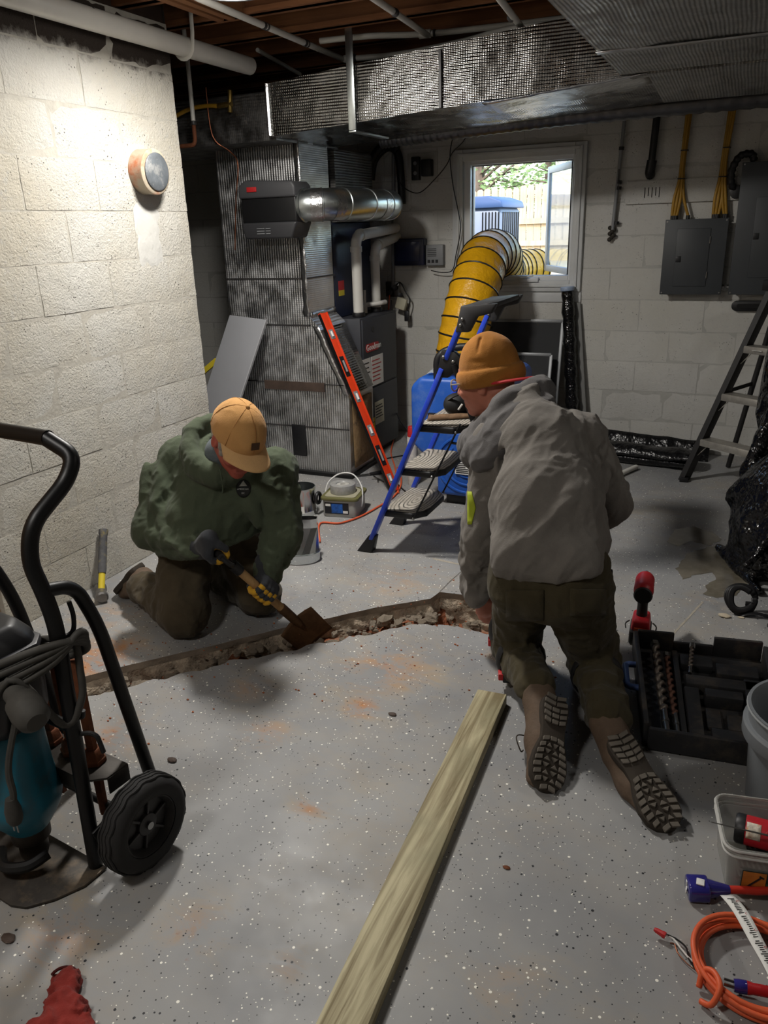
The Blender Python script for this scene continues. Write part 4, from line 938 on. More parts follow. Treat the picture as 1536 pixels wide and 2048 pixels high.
def wrinkle(amp, scales, seed=0, axis=None, squeeze=.3):
    """creases: ridged noise; folds run along axis when one is given"""
    def fn(v):
        q = np.array(v)
        if axis is not None: a_ = unit(axis); q = q-(1-squeeze)*np.outer(q@a_, a_)
        out = np.zeros(len(v))
        for i, sc in enumerate(scales):
            p = q*sc*.42; w_ = np.stack([vnoise(p*.6+3.1, seed+11), vnoise(p*.6+9.2, seed+12), vnoise(p*.6+5.5, seed+13)], 1)*.6
            out += (.42-np.abs(vnoise(p+w_, seed+i)))*scales[0]/sc
        return amp*1.5*out
    return fn
def fabric(name, col, var=.12, wear=None, fine=420):
    n = NT(name); n.set(Roughness=.92); n.b.inputs['Specular IOR Level'].default_value = .15; n.b.inputs['Sheen Weight'].default_value = .08
    f = n.mapr(n.noise(9, 5, .7), .3, .7); c = n.mix(f, tuple(x*(1-var) for x in col[:3])+(1,), tuple(x*(1+var) for x in col[:3])+(1,))
    if wear: c = n.mix(n.mapr(n.noise(5, 4, .7), .52, .72, 0, .7), c, wear)
    n.color(c); h = n.math('ADD', n.noise(fine, 2), n.math('MULTIPLY', n.noise(26, 3), 1.6)); n.bump(h, .35, .004); MATS[name] = n.m; return n.m
SKIN = P('skin', srgb(176, 112, 92), .55, var=.12, vs=18, bump=.15, bs=120, bd=.002)
HOODG = fabric('grey_hoodie', srgb(112, 108, 103), .14); HOODGR = fabric('green_hoodie', srgb(72, 80, 64), .12)
TROUS = fabric('olive_trousers', srgb(64, 58, 42), .18); TROUB = fabric('brown_work_trousers', srgb(72, 64, 50), .18)
BEANIE = fabric('mustard_knit', srgb(150, 100, 44), .12, fine=300); CAPM = fabric('tan_canvas', srgb(188, 142, 88), .08)
CAPB = fabric('tan_canvas_brim', srgb(202, 162, 112), .06); GLOVEG = fabric('dark_glove', srgb(54, 56, 60), .1); GLOVEY = fabric('yellow_leather', srgb(196, 150, 44), .15)
BOOTB = P('brown_boot', srgb(88, 72, 58), .8, var=.2, vs=20, bump=.3, bs=90); RUBBER = P('grey_rubber_lug', srgb(92, 86, 78), .85, var=.12, vs=20); RUBD = P('dark_rubber_sole', srgb(46, 39, 31), .85, var=.2, vs=20)
HAIRG = P('grey_hair', srgb(150, 142, 132), .8, var=.3, vs=60, bump=.8, bs=120, bd=.004); PADB = P('black_pad', srgb(24, 24, 26), .6, var=.1)

def head_sdf(s, C, S, F, U):
    """skin head: S = person's right, F = forward, U = up"""
    R = np.array([S, F, U]).T; L = lambda a, b, c: C+S*a+F*b+U*c
    s.ell(L(0, -.008, .03), (.077, .098, .105), R, .0); s.ell(L(0, .035, -.055), (.056, .064, .068), R, .05); s.ell(L(0, .075, .035), (.055, .03, .05), R, .03)
    s.cap(L(0, .098, .012), L(0, .122, -.028), .009, .014, .012); s.ell(L(.012, .108, -.034), (.011, .012, .009), R, .008); s.ell(L(-.012, .108, -.034), (.011, .012, .009), R, .008)
    for q in (1, -1):
        s.ell(L(.034*q, .100, .012), (.017, .013, .011), R, .008, sub=True); s.ell(L(.034*q, .088, .012), (.013, .012, .012), R, .004)
        s.cap(L(.018*q, .103, .029), L(.052*q, .088, .030), .007, .006, .012); s.ell(L(.046*q, .075, -.028), (.024, .022, .022), R, .025)
        s.ell(L(.079*q, -.008, -.008), (.010, .020, .032), R, .008); s.ell(L(.087*q, -.002, -.004), (.006, .010, .018), R, .006, sub=True)
    s.cap(L(-.022, .094, -.062), L(.022, .094, -.062), .008, .008, .012); s.cap(L(-.020, .094, -.076), L(.020, .094, -.076), .008, .008, .012); s.cap(L(-.026, .103, -.069), L(.026, .103, -.069), .004, .004, .006, sub=True)
    s.ell(L(0, .078, -.102), (.026, .024, .02), R, .02)
def eyes(parent, C, S, F, U):
    R = np.array([S, F, U]).T
    for q in (1, -1):
        m = MB(); m.ell(C+S*.034*q+F*.090+U*.012, (.0135, .0125, .0105), R, 10, 8); e = m.build('eye', P('eye_white', srgb(220, 214, 206), .3), parent)
        m = MB(); m.ell(C+S*.034*q+F*.1005+U*.009, (.005, .003, .005), R, 8, 6); m.build('iris', P('iris', srgb(60, 52, 44), .3), e)
def grip_hand(s, C, a, e1, r, side=1, k=.010, fr=.0105):
    """hand wrapped round a shaft: C on the shaft, a = shaft direction (towards the thumb side), e1 = from shaft towards the back of the hand's heel"""
    a = unit(a); e1 = unit(e1-a*(e1@a)); e2 = np.cross(a, e1)*side; R = r+fr; P_ = lambda th, z, rad: C+a*z+e1*(rad*math.cos(th))+e2*(rad*math.sin(th)); tips = []
    for i, (z, ln) in enumerate(((.030, .95), (.010, 1.0), (-.010, .97), (-.029, .85))):
        th = [.55, 1.35, 2.2, 3.0, 3.6]; pts = [P_(t_*(ln if j else 1), z-.003*j*(i-1.5)*.5, R+(.012 if j == 0 else (.006 if j == 1 else .001))) for j, t_ in enumerate(th)]
        s.chain(pts, [fr*1.12, fr*1.12, fr*1.05, fr, fr*.92], k*.5); tips.append(pts)
    for z in (-.028, -.009, .010, .028): s.cap(P_(.5, z, R+.012), P_(-.55, z*.8, R+.022), .0135, .016, .02)
    tp = [P_(-.55, .022, R+.015), P_(-1.1, .036, R+.008), P_(-1.8, .040, R+.002), P_(-2.5, .036, R)]; s.chain(tp, [.0155, .0135, .012, .0105], k)
    return tips, tp, P_(-.55, 0, R+.03)
def boot_upper(s, heel, toe, ank, nrm, k=.02):
    """heel/toe: sole centre line on the outsole; nrm: from sole into the foot"""
    d = unit(toe-heel); L = np.linalg.norm(toe-heel); nrm = unit(nrm-d*(nrm@d)); q = lambda t, h: heel+d*L*t+nrm*h
    w = np.cross(d, nrm)
    s.cap(q(.13, .045), q(.45, .05), .044, .049, .03); s.cap(q(.45, .045), q(.84, .035), .052, .046, .03, flat=(nrm, .8)); s.cap(q(.10, .06), ank, .042, .046, .03); s.cap(q(.42, .06), ank, .04, .046, .03); return d, nrm, w, q
OUT = [(0, .024), (.05, .038), (.12, .044), (.2, .045), (.35, .040), (.48, .041), (.62, .051), (.76, .057), (.88, .052), (.96, .034), (1.0, .012)]
OUTI = [(0, .024), (.05, .038), (.12, .043), (.2, .042), (.35, .034), (.48, .034), (.62, .048), (.76, .056), (.88, .051), (.96, .034), (1.0, .012)]
def sole(parent, heel, toe, nrm, lugs=True, th=.026):
    d = unit(toe-heel); L = np.linalg.norm(toe-heel); nrm = unit(nrm-d*(nrm@d)); w = np.cross(d, nrm)
    poly = [(t*L, y) for t, y in OUT]+[(t*L, -y) for t, y in OUTI[::-1]]
    m = MB(); m.prism(poly, heel, d, w, nrm*th); so = m.build('outsole', RUBD, parent, bevel=.004)
    if not lugs: return so
    rnd = random.Random(int(abs(heel[0])*1000)); i = 0
    def lug(pts):
        m = MB(); m.prism(pts, heel-nrm*.0065, d, w, nrm*.0085); m.build('tread_lug', RUBBER, so, bevel=.0012, seg=1)
    def hw(t, arr): 
        for (t0, y0), (t1, y1) in zip(arr[:-1], arr[1:]):
            if t0 <= t <= t1: return y0+(y1-y0)*(t-t0)/(t1-t0)
        return .03
    for row, t in enumerate([.02, .085, .15, .215, .28, .46, .53, .60, .67, .74, .81, .88, .945]):
        a, b = hw(t+.025, OUT)-.004, -(hw(t+.025, OUTI)-.004); n_ = 2 if row in (0, 1, 12) else (4 if .5 < t < .9 else 3); wd = (a-b)/n_
        for j in range(n_):
            y0 = b+wd*j+.0018; y1 = y0+wd-.0036; sk = (.010 if j < n_/2 else -.010)*(1 if t > .4 else -1); l = .0135
            t0 = t*L
            if n_ == 4 and j in (1, 2):
                lug([(t0, (y0+y1)/2), (t0+l*.9, y0), (t0+l*1.05, y1)] if (row+j) % 2 else [(t0, y0), (t0+l, (y0+y1)/2), (t0+.001, y1)])
            else: lug([(t0+(sk if j == 0 else 0)*.6, y0), (t0+l+(sk if j == 0 else 0)*.6, y0), (t0+l+(sk if j == n_-1 else 0)*-.6, y1), (t0+(sk if j == n_-1 else 0)*-.6, y1)])
    return so

from mathutils.bvhtree import BVHTree
_BVH = {}
def surf(o, x, y):
    """point and normal where the ray through photo pixel (x, y) meets object o"""
    if o.name not in _BVH:
        _BVH[o.name] = BVHTree.FromPolygons([tuple(np.array(v.co)+ORG[o.name]) for v in o.data.vertices], [tuple(p.vertices) for p in o.data.polygons])
    h = _BVH[o.name].ray_cast(Vector(CC), Vector(unit(ray(x, y))))
    return (None, None) if h[0] is None else (np.array(h[0]), np.array(h[1]))
def decal(name, o, fn, nu, nv, mat, parent, lift, thick):
    """thin cloth piece lying on object o"""
    g = {}; 
    for j in range(nv):
        for i in range(nu):
            p, nr = surf(o, *fn(i/(nu-1), j/(nv-1)))
            if p is not None: g[i, j] = p+nr*lift*(1 if nr@(CC-p) > 0 else -1)
    ids = {k: n for n, k in enumerate(g)}; m = MB(); m.v = [tuple(v) for v in g.values()]
    m.f = [(ids[i, j], ids[i+1, j], ids[i+1, j+1], ids[i, j+1]) for i in range(nu-1) for j in range(nv-1) if all(k in ids for k in ((i, j), (i+1, j), (i+1, j+1), (i, j+1)))]
    return m.build(name, mat, parent, ang=180, solid=thick) if m.f else None
# ------------------------------------------------------------------ the man in the grey hoodie (right, back to the viewer)
p2 = thing('person', 'person in grey hoodie and mustard knit hat kneeling, back turned to the viewer', 'person', (-.47, 2.3, 0))
HC2 = V(-.815, 2.72, .985); F2 = unit(V(-.95, .16, -.20)); S2 = unit(np.cross(F2, (0, 0, 1))); U2 = np.cross(S2, F2)
NK2 = V(-.665, 2.575, .93)
SHL, ELL, WRL = V(-.705, 2.475, .82), V(-.735, 2.44, .52), V(-.785, 2.505, .235)
SHR, ELR, WRR = V(-.455, 2.585, .83), V(-.352, 2.60, .61), V(-.47, 2.70, .44)
HPL, HPR = V(-.545, 2.265, .44), V(-.385, 2.265, .44); KNL, KNR = V(-.612, 2.42, .075), V(-.335, 2.42, .075)
HLL, TOL = V(-.392, 2.062, .155), V(-.357, 1.80, .012); HLR, TOR = V(-.196, 1.975, .125), V(-.018, 1.775, .012)
ANL, ANR = V(-.455, 2.11, .115), V(-.235, 2.065, .10)
s = SD((-1.02, 1.9, -.0), (-.15, 2.95, 1.2), .0052)
head_sdf(s, HC2, S2, F2, U2)
s.cap(HC2-U2*.06-F2*.03, NK2+V(.02, -.02, -.06), .054, .058, .03); s.cap(NK2+V(.02, -.03, -.1), V(-.55, 2.42, .70), .06, .10, .05); s.cap(V(-.55, 2.42, .70), V(-.475, 2.28, .46), .11, .115, .05)
for a, b, c in ((SHL, ELL, WRL), (SHR, ELR, WRR)): s.cap(NK2+V(0, 0, -.13), a, .045, .045, .05); s.cap(a, b, .046, .038, .03); s.cap(b, c, .038, .027, .02)
for h_, k_, a_ in ((HPL, KNL, ANL), (HPR, KNR, ANR)): s.cap(V(-.475, 2.27, .47), h_, .09, .085, .05); s.cap(h_, k_, .078, .05, .03); s.cap(k_, a_, .05, .035, .03)
# bare left hand reaching down to the trench
hd = V(-.752, 2.60, .065); pm = (WRL*.42+hd*.58); fdir = unit(V(.26, .42, -.86)); sd = unit(V(.86, .42, .1)); 
WR0 = WRL+V(.002, .012, -.02); PAL = WR0+fdir*.075
s.cap(WRL, WR0, .026, .025, .01); s.cap(WR0, PAL, .025, .036, .015, flat=(np.cross(fdir, sd), .62))
for i, (o_, ln) in enumerate(((-.030, .9), (-.010, 1.05), (.010, 1.0), (.029, .82))):
    b0 = PAL+sd*o_+fdir*.008; d1 = unit(fdir+sd*o_*2); d2 = unit(d1+V(.25, .12, .12)); d3 = unit(d1+V(.55, .25, .25))
    s.chain([b0, b0+d1*.036*ln, b0+d1*.036*ln+d2*.026*ln, b0+d1*.036*ln+d2*.026*ln+d3*.020*ln], [.0105, .0098, .009, .008], .006)
tb0 = WR0+fdir*.028+sd*.026; s.chain([tb0, tb0+unit(fdir+sd*.8)*.035, tb0+unit(fdir+sd*.8)*.035+unit(fdir+sd*.25)*.03], [.0135, .0115, .009], .01)
bd2 = s.build('body', SKIN, p2, relax=1)
eyes(p2, HC2, S2, F2, U2)
# hoodie
s = SD((-1.0, 1.98, .14), (-.1, 2.95, 1.10), .0062)
fw = unit(V(-.35, .94, 0)); sw = unit(V(.94, .35, 0))
s.cap(V(-.475, 2.265, .56), V(-.50, 2.33, .66), .158, .158, .06, flat=(fw, .86)); s.cap(V(-.50, 2.33, .66), V(-.560, 2.46, .81), .158, .140, .07, flat=(fw, .9))
s.cap(SHL+V(.045, .01, -.015), SHR+V(-.045, -.01, -.02), .098, .105, .07); s.cap(V(-.56, 2.47, .83), NK2+V(.02, -.02, -.01), .13, .10, .05)
s.cap(V(-.570, 2.195, .535), V(-.375, 2.20, .545), .070, .072, .05, wr=None); s.cap(V(-.56, 2.33, .54), V(-.39, 2.36, .56), .085, .085, .06)
# drape folds over the back, running from the right shoulder to the hem on the left
for pts, r in (([(-.42, 2.44, .83), (-.435, 2.325, .73), (-.47, 2.225, .62), (-.55, 2.165, .53)], .014), ([(-.385, 2.49, .80), (-.385, 2.345, .70), (-.41, 2.225, .60), (-.46, 2.16, .52)], .015), ([(-.36, 2.53, .76), (-.355, 2.37, .66), (-.37, 2.25, .58), (-.40, 2.18, .53)], .013),
               ([(-.50, 2.37, .84), (-.51, 2.29, .75), (-.55, 2.225, .64), (-.61, 2.19, .56)], .011), ([(-.59, 2.36, .79), (-.60, 2.29, .70), (-.615, 2.24, .61)], .010), ([(-.46, 2.40, .86), (-.475, 2.31, .78), (-.52, 2.225, .67)], .009), ([(-.345, 2.44, .64), (-.345, 2.30, .58), (-.37, 2.21, .53)], .012)):
    s.chain(spl(pts, 4), [r*.6]+[r*1.35]*(4*(len(pts)-1)-1)+[r*.6], .028)
s.cap(V(-.60, 2.16, .465), V(-.34, 2.16, .475), .02, .02, .0, sub=True)
s.cut((-.47, 2.2, .492), (.22, 0, -1))
s.cap(SHL, ELL, .088, .076, .02, wr=(.004, 2.5, .4)); s.cap(ELL, WRL+V(0, -.005, .02), .075, .056, .02, wr=(.0075, 4.0, 1.2)); s.cap(WRL+V(0, -.005, .03), WRL+V(0, 0, -.012), .047, .043, .012)
s.cap(SHR, ELR, .088, .076, .03, wr=(.004, 2.2, 2.0)); s.cap(ELR, WRR, .074, .05, .03, wr=(.005, 3.5, .7))
s.chain(spl([(-.630, 2.375, .86), (-.652, 2.345, .78), (-.660, 2.325, .66), (-.655, 2.30, .52)], 5), [.006]+[.017]*14+[.012], .012) if False else None
for p_, q_ in zip(spl([(-.640, 2.365, .83), (-.655, 2.335, .74), (-.660, 2.315, .62), (-.655, 2.285, .50)], 4)[:-1], spl([(-.640, 2.365, .83), (-.655, 2.335, .74), (-.660, 2.315, .62), (-.655, 2.285, .50)], 4)[1:]): s.cap(p_, q_, .017, None, .018, sub=True)
wf = wrinkle(.010, (26, 56, 120), 3, axis=(.52, .28, .80), squeeze=.28)
hd2 = s.build('hoodie', HOODG, p2, disp=wf, relax=1)
# hood lying bunched round the neck
s = SD((-.98, 2.28, .68), (-.48, 2.86, 1.06), .0056)
ring = [V(-.605, 2.645, .970), V(-.632, 2.555, .972), V(-.692, 2.49, .935), V(-.762, 2.49, .852), V(-.815, 2.545, .795), V(-.850, 2.63, .775), V(-.83, 2.72, .80), V(-.74, 2.76, .86), V(-.65, 2.72, .92)]
rg = spl(ring, 5, closed=True)
for i in range(len(rg)): s.cap(rg[i], rg[(i+1) % len(rg)], .040+.006*math.sin(i*.9), None, .012, flat=((0, 0, 1), 1.2))
s.chain(spl([V(-.572, 2.56, .945), V(-.625, 2.475, .93), V(-.698, 2.43, .872), V(-.765, 2.445, .80), V(-.80, 2.50, .755)], 5), [.034]*21, .03)
s.chain(spl([V(-.545, 2.53, .905), V(-.60, 2.435, .885), V(-.68, 2.39, .83), V(-.745, 2.41, .77)], 5), [.028]*16, .03)
s.cap(HC2-U2*.02, NK2+V(-.02, .02, -.12), .088, .07, .004, sub=True)
s.build('hood', fabric('grey_hood', srgb(92, 90, 90), .14), p2, disp=wrinkle(.005, (46, 90), 17, axis=(.7, .5, .5), squeeze=.4), relax=2)
# trousers
s = SD((-.86, 1.98, .0), (-.15, 2.62, .62), .0062)
s.cap(V(-.530, 2.265, .50), V(-.410, 2.265, .50), .122, .122, .05, flat=((0, 1, 0), .92)); s.cap(V(-.55, 2.235, .43), V(-.40, 2.235, .43), .108, .108, .05)
s.cap(HPL, KNL+V(-.0, .0, .03), .100, .080, .03, wr=(.004, 3.0, .5)); s.cap(KNL+V(0, 0, .012), ANL+V(-.015, .03, .008), .080, .060, .03, wr=(.006, 4.0, 1.0))
s.cap(HPR, KNR+V(0, 0, .03), .112, .086, .03, wr=(.004, 3.0, 2.5)); s.cap(KNR+V(0, 0, .012), ANR+V(0, .02, .008), .082, .062, .03, wr=(.006, 4.0, 3.0))
s.cap(V(-.475, 2.15, .30), V(-.475, 2.14, .40), .012, .006, .02, sub=True); s.cut((0, 0, .004), (0, 0, -1)); s.cut((-.47, 2.2, .575), (0, 0, 1))
tr2 = s.build('trousers', TROUS, p2, disp=wrinkle(.007, (26, 52, 100), 5), relax=1)
for (xa, ya, xb, yb) in ((1012, 1180, 1088, 1240), (1140, 1178, 1210, 1230)):      # back pockets
    decal('back_pocket', tr2, lambda u, v: (xa+(xb-xa)*u, ya+(yb-ya)*v), 7, 6, TROUS, p2, .003, .004)
m = MB(); m.box((-.47, 2.185, .535), (.012, .1, .06)); m.build('belt_loop', TROUS, p2)
m = MB(); m.prism([(0, .02), (.045, .03), (.048, -.10), (.035, -.115)], (-.325, 2.30, .46), (1, .2, 0), (0, 0, 1), (-.004, .012, 0)); m.build('shirt_tail', P('dark_shirt', srgb(34, 32, 34), .9), p2, bevel=.002)
# knee pads with straps and buckles
for kn, an, sx in ((KNL, ANL, -1), (KNR, ANR, 1)):
    s = SD(kn-V(.18, .16, .09), kn+V(.18, .18, .26), .007); s.cap(kn+V(.014*min(sx, 0), .030, .0), kn+V(.016*min(sx, 0), .015, .07), .082, .086 if sx < 0 else .080, .02); s.cap(kn+V(-.05*sx, -.14, -.1), kn+V(-.05*sx, -.14, .3), .11, .11, .01, sub=True); s.cut((0, 0, .002), (0, 0, -1)); kp = s.build('knee_pad', PADB, p2)
    ax = unit(an-kn); c = kn+ax*.10+V(0, 0, .01); u, v, _ = frame(ax); m = MB(); m.tube([c+u*.082*math.cos(t)+v*.082*math.sin(t) for t in np.linspace(0, 2*PI, 20)[:-1]], .016, 6, closed=True, flat=.3); m.build('strap', PADB, p2)
for q in (V(-.700, 2.41, .10), V(-.622, 2.275, .055)):
    m = MB(); m.box(q, (.020, .034, .026), rotm((0, 0, 1), .3)); m.build('buckle', REDL, p2, bevel=.004, label='red strap buckle'); m = MB(); m.box(q+V(.018, .012, -.004), (.03, .05, .034), rotm((0, 0, 1), .3)); m.build('buckle_tab', PADB, p2, bevel=.004)
# boots
for heel, toe, ank, nm in ((HLL, TOL, ANL, V(-.35, .25, -.55)), (HLR, TOR, ANR, V(-.15, .35, -.55))):
    lo = np.minimum(np.minimum(heel, toe), ank)-.1; hi = np.maximum(np.maximum(heel, toe), ank)+.1; s = SD(lo, hi, .006); d, nr, w_, q = boot_upper(s, heel, toe, ank, nm); s.cut((0, 0, .003), (0, 0, -1)); bo = s.build('boot', BOOTB, p2, disp=wrinkle(.0015, (60,), 2))
    sole(bo, heel-nr*.010, toe-nr*.010, nr)
    m = MB(); b0 = q(.35, .10); m.tube(spl([b0, b0-w_*.05+nr*.01, b0-w_*.075-nr*.02+d*.03, b0-w_*.06-nr*.03+d*.07, b0-w_*.04+d*.05], 5), .0022, 5); m.build('lace', P('lace', srgb(50, 42, 34), .8), bo)
# knitted hat
s = SD(HC2-V(.17, .17, .12), HC2+V(.17, .17, .24), .005); R2 = np.array([S2, F2, U2]).T; L2_ = lambda a, b, c: HC2+S2*a+F2*b+U2*c
s.ell(L2_(0, -.012, .055), (.092, .112, .100), R2, 0); s.ell(L2_(0, -.015, .105), (.060, .074, .060), R2, .05); s.cap(L2_(-.02, -.02, .145), L2_(.02, -.02, .145), .016, .016, .03)
for t in np.linspace(0, 2*PI, 33)[:-1]:
    t2 = t+2*PI/32; pa_, pb_ = [L2_(.096*math.cos(x), -.012+.116*math.sin(x), .020) for x in (t, t2)]; s.cap(pa_, pb_, .0145, None, .0, flat=(U2, 2.2))
s.cap(L2_(-.097, .03, .085), L2_(-.097, -.06, .078), .007, .007, .012, sub=True); s.cap(L2_(-.045, -.02, .155), L2_(-.080, -.02, .115), .005, .003, .010, sub=True)
s.ell(L2_(0, -.005, -.06), (.084, .104, .085), R2, .003, sub=True)
s.build('knit_hat', BEANIE, p2, disp=wrinkle(.0012, (40, 90), 8))
m = MB(); m.box(L2_(0, .1165, .024), (.035, .003, .03), R2); m.build('hat_patch', P('hat_patch', srgb(120, 84, 40), .8), p2)
# glasses and their red cord
gl = MB()
for q in (1, -1):
    gl.tube([L2_(q*(.036+.026*math.cos(t)), .126-.004*abs(math.cos(t)), .006+.021*math.sin(t)) for t in np.linspace(0, 2*PI, 17)[:-1]], .0028, 5, closed=True)
    gl.tube([L2_(q*.062, .122, .012), L2_(q*.082, .07, .012), L2_(q*.088, -.0, .008), L2_(q*.085, -.03, -.005)], .0026, 5)
gl.tube([L2_(-.011, .127, .01), L2_(0, .130, .013), L2_(.011, .127, .01)], .0025, 5); go_ = gl.build('glasses', P('glasses_frame', srgb(150, 140, 126), .4), p2, kind='stuff')
for q in (1, -1): m = MB(); m.prism([(.024*math.cos(t), .019*math.sin(t)) for t in np.linspace(0, 2*PI, 15)[:-1]], L2_(q*.036, .1245, .006), S2, U2, F2*.001); m.build('lens', GLASS, go_)
m = MB(); m.tube(spl([L2_(-.087, -.02, .004), L2_(-.094, -.07, .0), L2_(-.085, -.13, .0), L2_(-.05, -.20, -.005), L2_(.0, -.225, -.02), L2_(.05, -.19, -.03)], 6), .0055, 6); m.build('glasses_cord', P('red_cord', srgb(186, 40, 46), .6), p2)
m = MB(); m.tube([L2_(-.086, .005, .004), L2_(-.093, -.045, .003)], .0075, 6); m.build('cord_end', PADB, p2)
m = MB(); m.tube([L2_(-.012, .118, -.07), L2_(-.02, .135, -.088)], .004, 6); m.build('cigarette', WHITEL, p2)
# yellow-green print on the left sleeve
decal('sleeve_print', hd2, lambda u, v: (936+16*u*(1-.5*abs(2*v-1)), 983+66*v), 5, 9, P('lime_print', srgb(160, 174, 40), .7), p2, .002, .002)

# ------------------------------------------------------------------ the man in the green hoodie (left, with the shovel)
p1 = thing('person', 'person in green hoodie and tan cap kneeling by the white wall with a shovel', 'person', (-1.95, 2.35, 0))
HC1 = V(-1.635, 2.285, .815); tc = unit(CC-HC1); rt = unit(CX-tc*(CX@tc)); dn_ = -np.cross(tc, rt)
F1 = unit(rt*.40+dn_*.70+tc*.58); U1 = unit(rt*.30-dn_*.68+tc*.67); U1 = unit(U1-F1*(U1@F1)); S1 = unit(np.cross(F1, U1))
NK1 = V(-1.745, 2.37, .735)
SR, ER, WR_ = V(-1.965, 2.36, .685), V(-2.03, 2.225, .435), V(-1.735, 2.145, .425)
SL, EL, WL = V(-1.585, 2.46, .645), V(-1.535, 2.39, .42), V(-1.570, 2.30, .262)
HR, HL = V(-2.02, 2.39, .355), V(-1.91, 2.55, .355); KR, KL = V(-1.905, 2.20, .085), V(-1.72, 2.46, .085); AR, AL = V(-2.26, 2.335, .095), V(-2.10, 2.60, .095)
SH_T, SH_B = V(-1.640, 2.105, .445), V(-1.475, 2.375, .035)
sdir = unit(SH_B-SH_T); LHP = SH_T+(SH_B-SH_T)*.52
s = SD((-2.35, 2.0, 0), (-1.4, 2.8, 1.0), .0055)
head_sdf(s, HC1, S1, F1, U1)
s.cap(HC1-U1*.05-F1*.03, NK1+V(-.02, .02, -.03), .054, .056, .03); s.cap(NK1+V(-.03, .03, -.10), V(-1.86, 2.44, .55), .06, .10, .05); s.cap(V(-1.86, 2.44, .55), V(-1.965, 2.47, .38), .11, .12, .05)
for a, b, c in ((SR, ER, WR_), (SL, EL, WL)): s.cap(NK1+V(-.03, .03, -.12), a, .045, .045, .05); s.cap(a, b, .048, .04, .03); s.cap(b, c, .038, .027, .02)
for h_, k_, a_ in ((HR, KR, AR), (HL, KL, AL)): s.cap(V(-1.965, 2.47, .38), h_, .09, .085, .05); s.cap(h_, k_, .078, .05, .03); s.cap(k_, a_, .05, .035, .03)
s.build('body', P('ruddy_skin', srgb(166, 84, 70), .55, var=.14, vs=16, bump=.15, bs=120, bd=.002), p1)
eyes(p1, HC1, S1, F1, U1)
# grey hair showing under the cap
L1_ = lambda a, b, c: HC1+S1*a+F1*b+U1*c; R1 = np.array([S1, F1, U1]).T
s = SD(HC1-.17, HC1+.17, .0045); s.ell(L1_(0, -.016, .02), (.083, .100, .095), R1, 0); s.cap(L1_(.0, .2, -.04), L1_(0, .05, -.04), .12, .075, .01, sub=True)
s.cut(L1_(0, 0, -.045), -U1); s.cut(L1_(0, 0, .06), U1)
for q in (1, -1): s.cap(L1_(q*.074, .028, .02), L1_(q*.068, .040, -.025), .015, .011, .01)
for q in (1, -1): s.ell(L1_(q*.085, -.006, -.008), (.02, .019, .028), R1, .004, sub=True)
s.build('hair', HAIRG, p1, disp=wrinkle(.002, (90, 150), 4))
# cap with curved peak
s = SD(HC1-.2, HC1+.2, .0048); s.ell(L1_(0, -.004, .036), (.093, .122, .118), R1, 0); s.cut(L1_(0, 0, .020)+F1*0, -(U1-F1*.06)); s.ell(L1_(0, -.004, .02), (.086, .114, .105), R1, .002, sub=True)
co_ = s.build('cap_crown', CAPM, p1, disp=wrinkle(.0022, (30, 60), 6))
m = MB(); m.grid(lambda u, v: L1_(.090*math.sin((u-.5)*2.5)*(1+.03*v), .116*math.cos((u-.5)*2.5)-.004+.080*v*(1-.35*abs(2*u-1)**2.5), .034-.010*v-.026*(2*u-1)**2*v-.004*(2*u-1)**2), 21, 8); m.build('peak', CAPB, p1, ang=180, solid=.004)
m = MB(); m.ell(L1_(0, -.004, .156), (.008, .008, .005), R1, 10, 6); m.build('button', CAPM, co_)
for t in (0, PI/3, 2*PI/3, PI, 4*PI/3, 5*PI/3):
    m = MB(); m.tube([L1_(.0935*math.sin(t)*math.sin(a), -.004+.1225*math.cos(t)*math.sin(a), .036+.1185*math.cos(a)) for a in np.linspace(.05, 1.6, 12)], .0012, 5); m.build('seam', P('tan_stitch', srgb(160, 112, 60), .8), co_)
m = MB(); m.box(L1_(0, .114, .075), (.032, .003, .026), R1@rotm((1, 0, 0), .42)); m.build('leather_patch', P('leather_patch', srgb(70, 46, 28), .7), co_)
# neck gaiter
s = SD(HC1-.22, HC1+.16, .006); s.cap(HC1-U1*.118-F1*.045, NK1+V(.01, -.01, -.01), .066, .088, .0); s.build('neck_gaiter', fabric('gaiter', srgb(92, 100, 104), .3, srgb(150, 50, 60)), p1, disp=wrinkle(.004, (40,), 9))
# hoodie
s = SD((-2.30, 2.0, .20), (-1.38, 2.85, .95), .0062)
fw1 = unit(V(.29, -.96, 0))
s.cap(V(-1.965, 2.46, .37), V(-1.88, 2.44, .54), .175, .182, .06, flat=(fw1, .85)); s.cap(V(-1.88, 2.44, .54), NK1+V(-.03, .02, -.09), .182, .125, .06, flat=(fw1, .85))
s.cap(SR+V(.05, .02, -.01), SL+V(-.05, .0, -.01), .100, .094, .06); s.cap(V(-1.80, 2.40, .66), V(-1.84, 2.30, .48), .12, .15, .06); s.cap(V(-1.72, 2.40, .55), V(-1.80, 2.38, .40), .12, .12, .06)
s.cap(V(-2.06, 2.36, .30), V(-1.86, 2.36, .34), .07, .07, .05); s.cap(V(-1.86, 2.30, .36), V(-1.72, 2.38, .38), .06, .06, .05)
for pts, r in (([(-2.06, 2.28, .68), (-2.04, 2.23, .58), (-1.97, 2.22, .50)], .012), ([(-1.98, 2.26, .66), (-1.97, 2.20, .56), (-1.93, 2.19, .50)], .012), ([(-1.66, 2.36, .66), (-1.63, 2.33, .55), (-1.60, 2.33, .47)], .012), ([(-2.05, 2.24, .40), (-1.95, 2.18, .37), (-1.84, 2.16, .38)], .012)):
    s.chain(spl(pts, 4), [r]*(4*(len(pts)-1)+1), .03)
s.cut((-1.95, 2.4, .318), (.28, 0, -1))
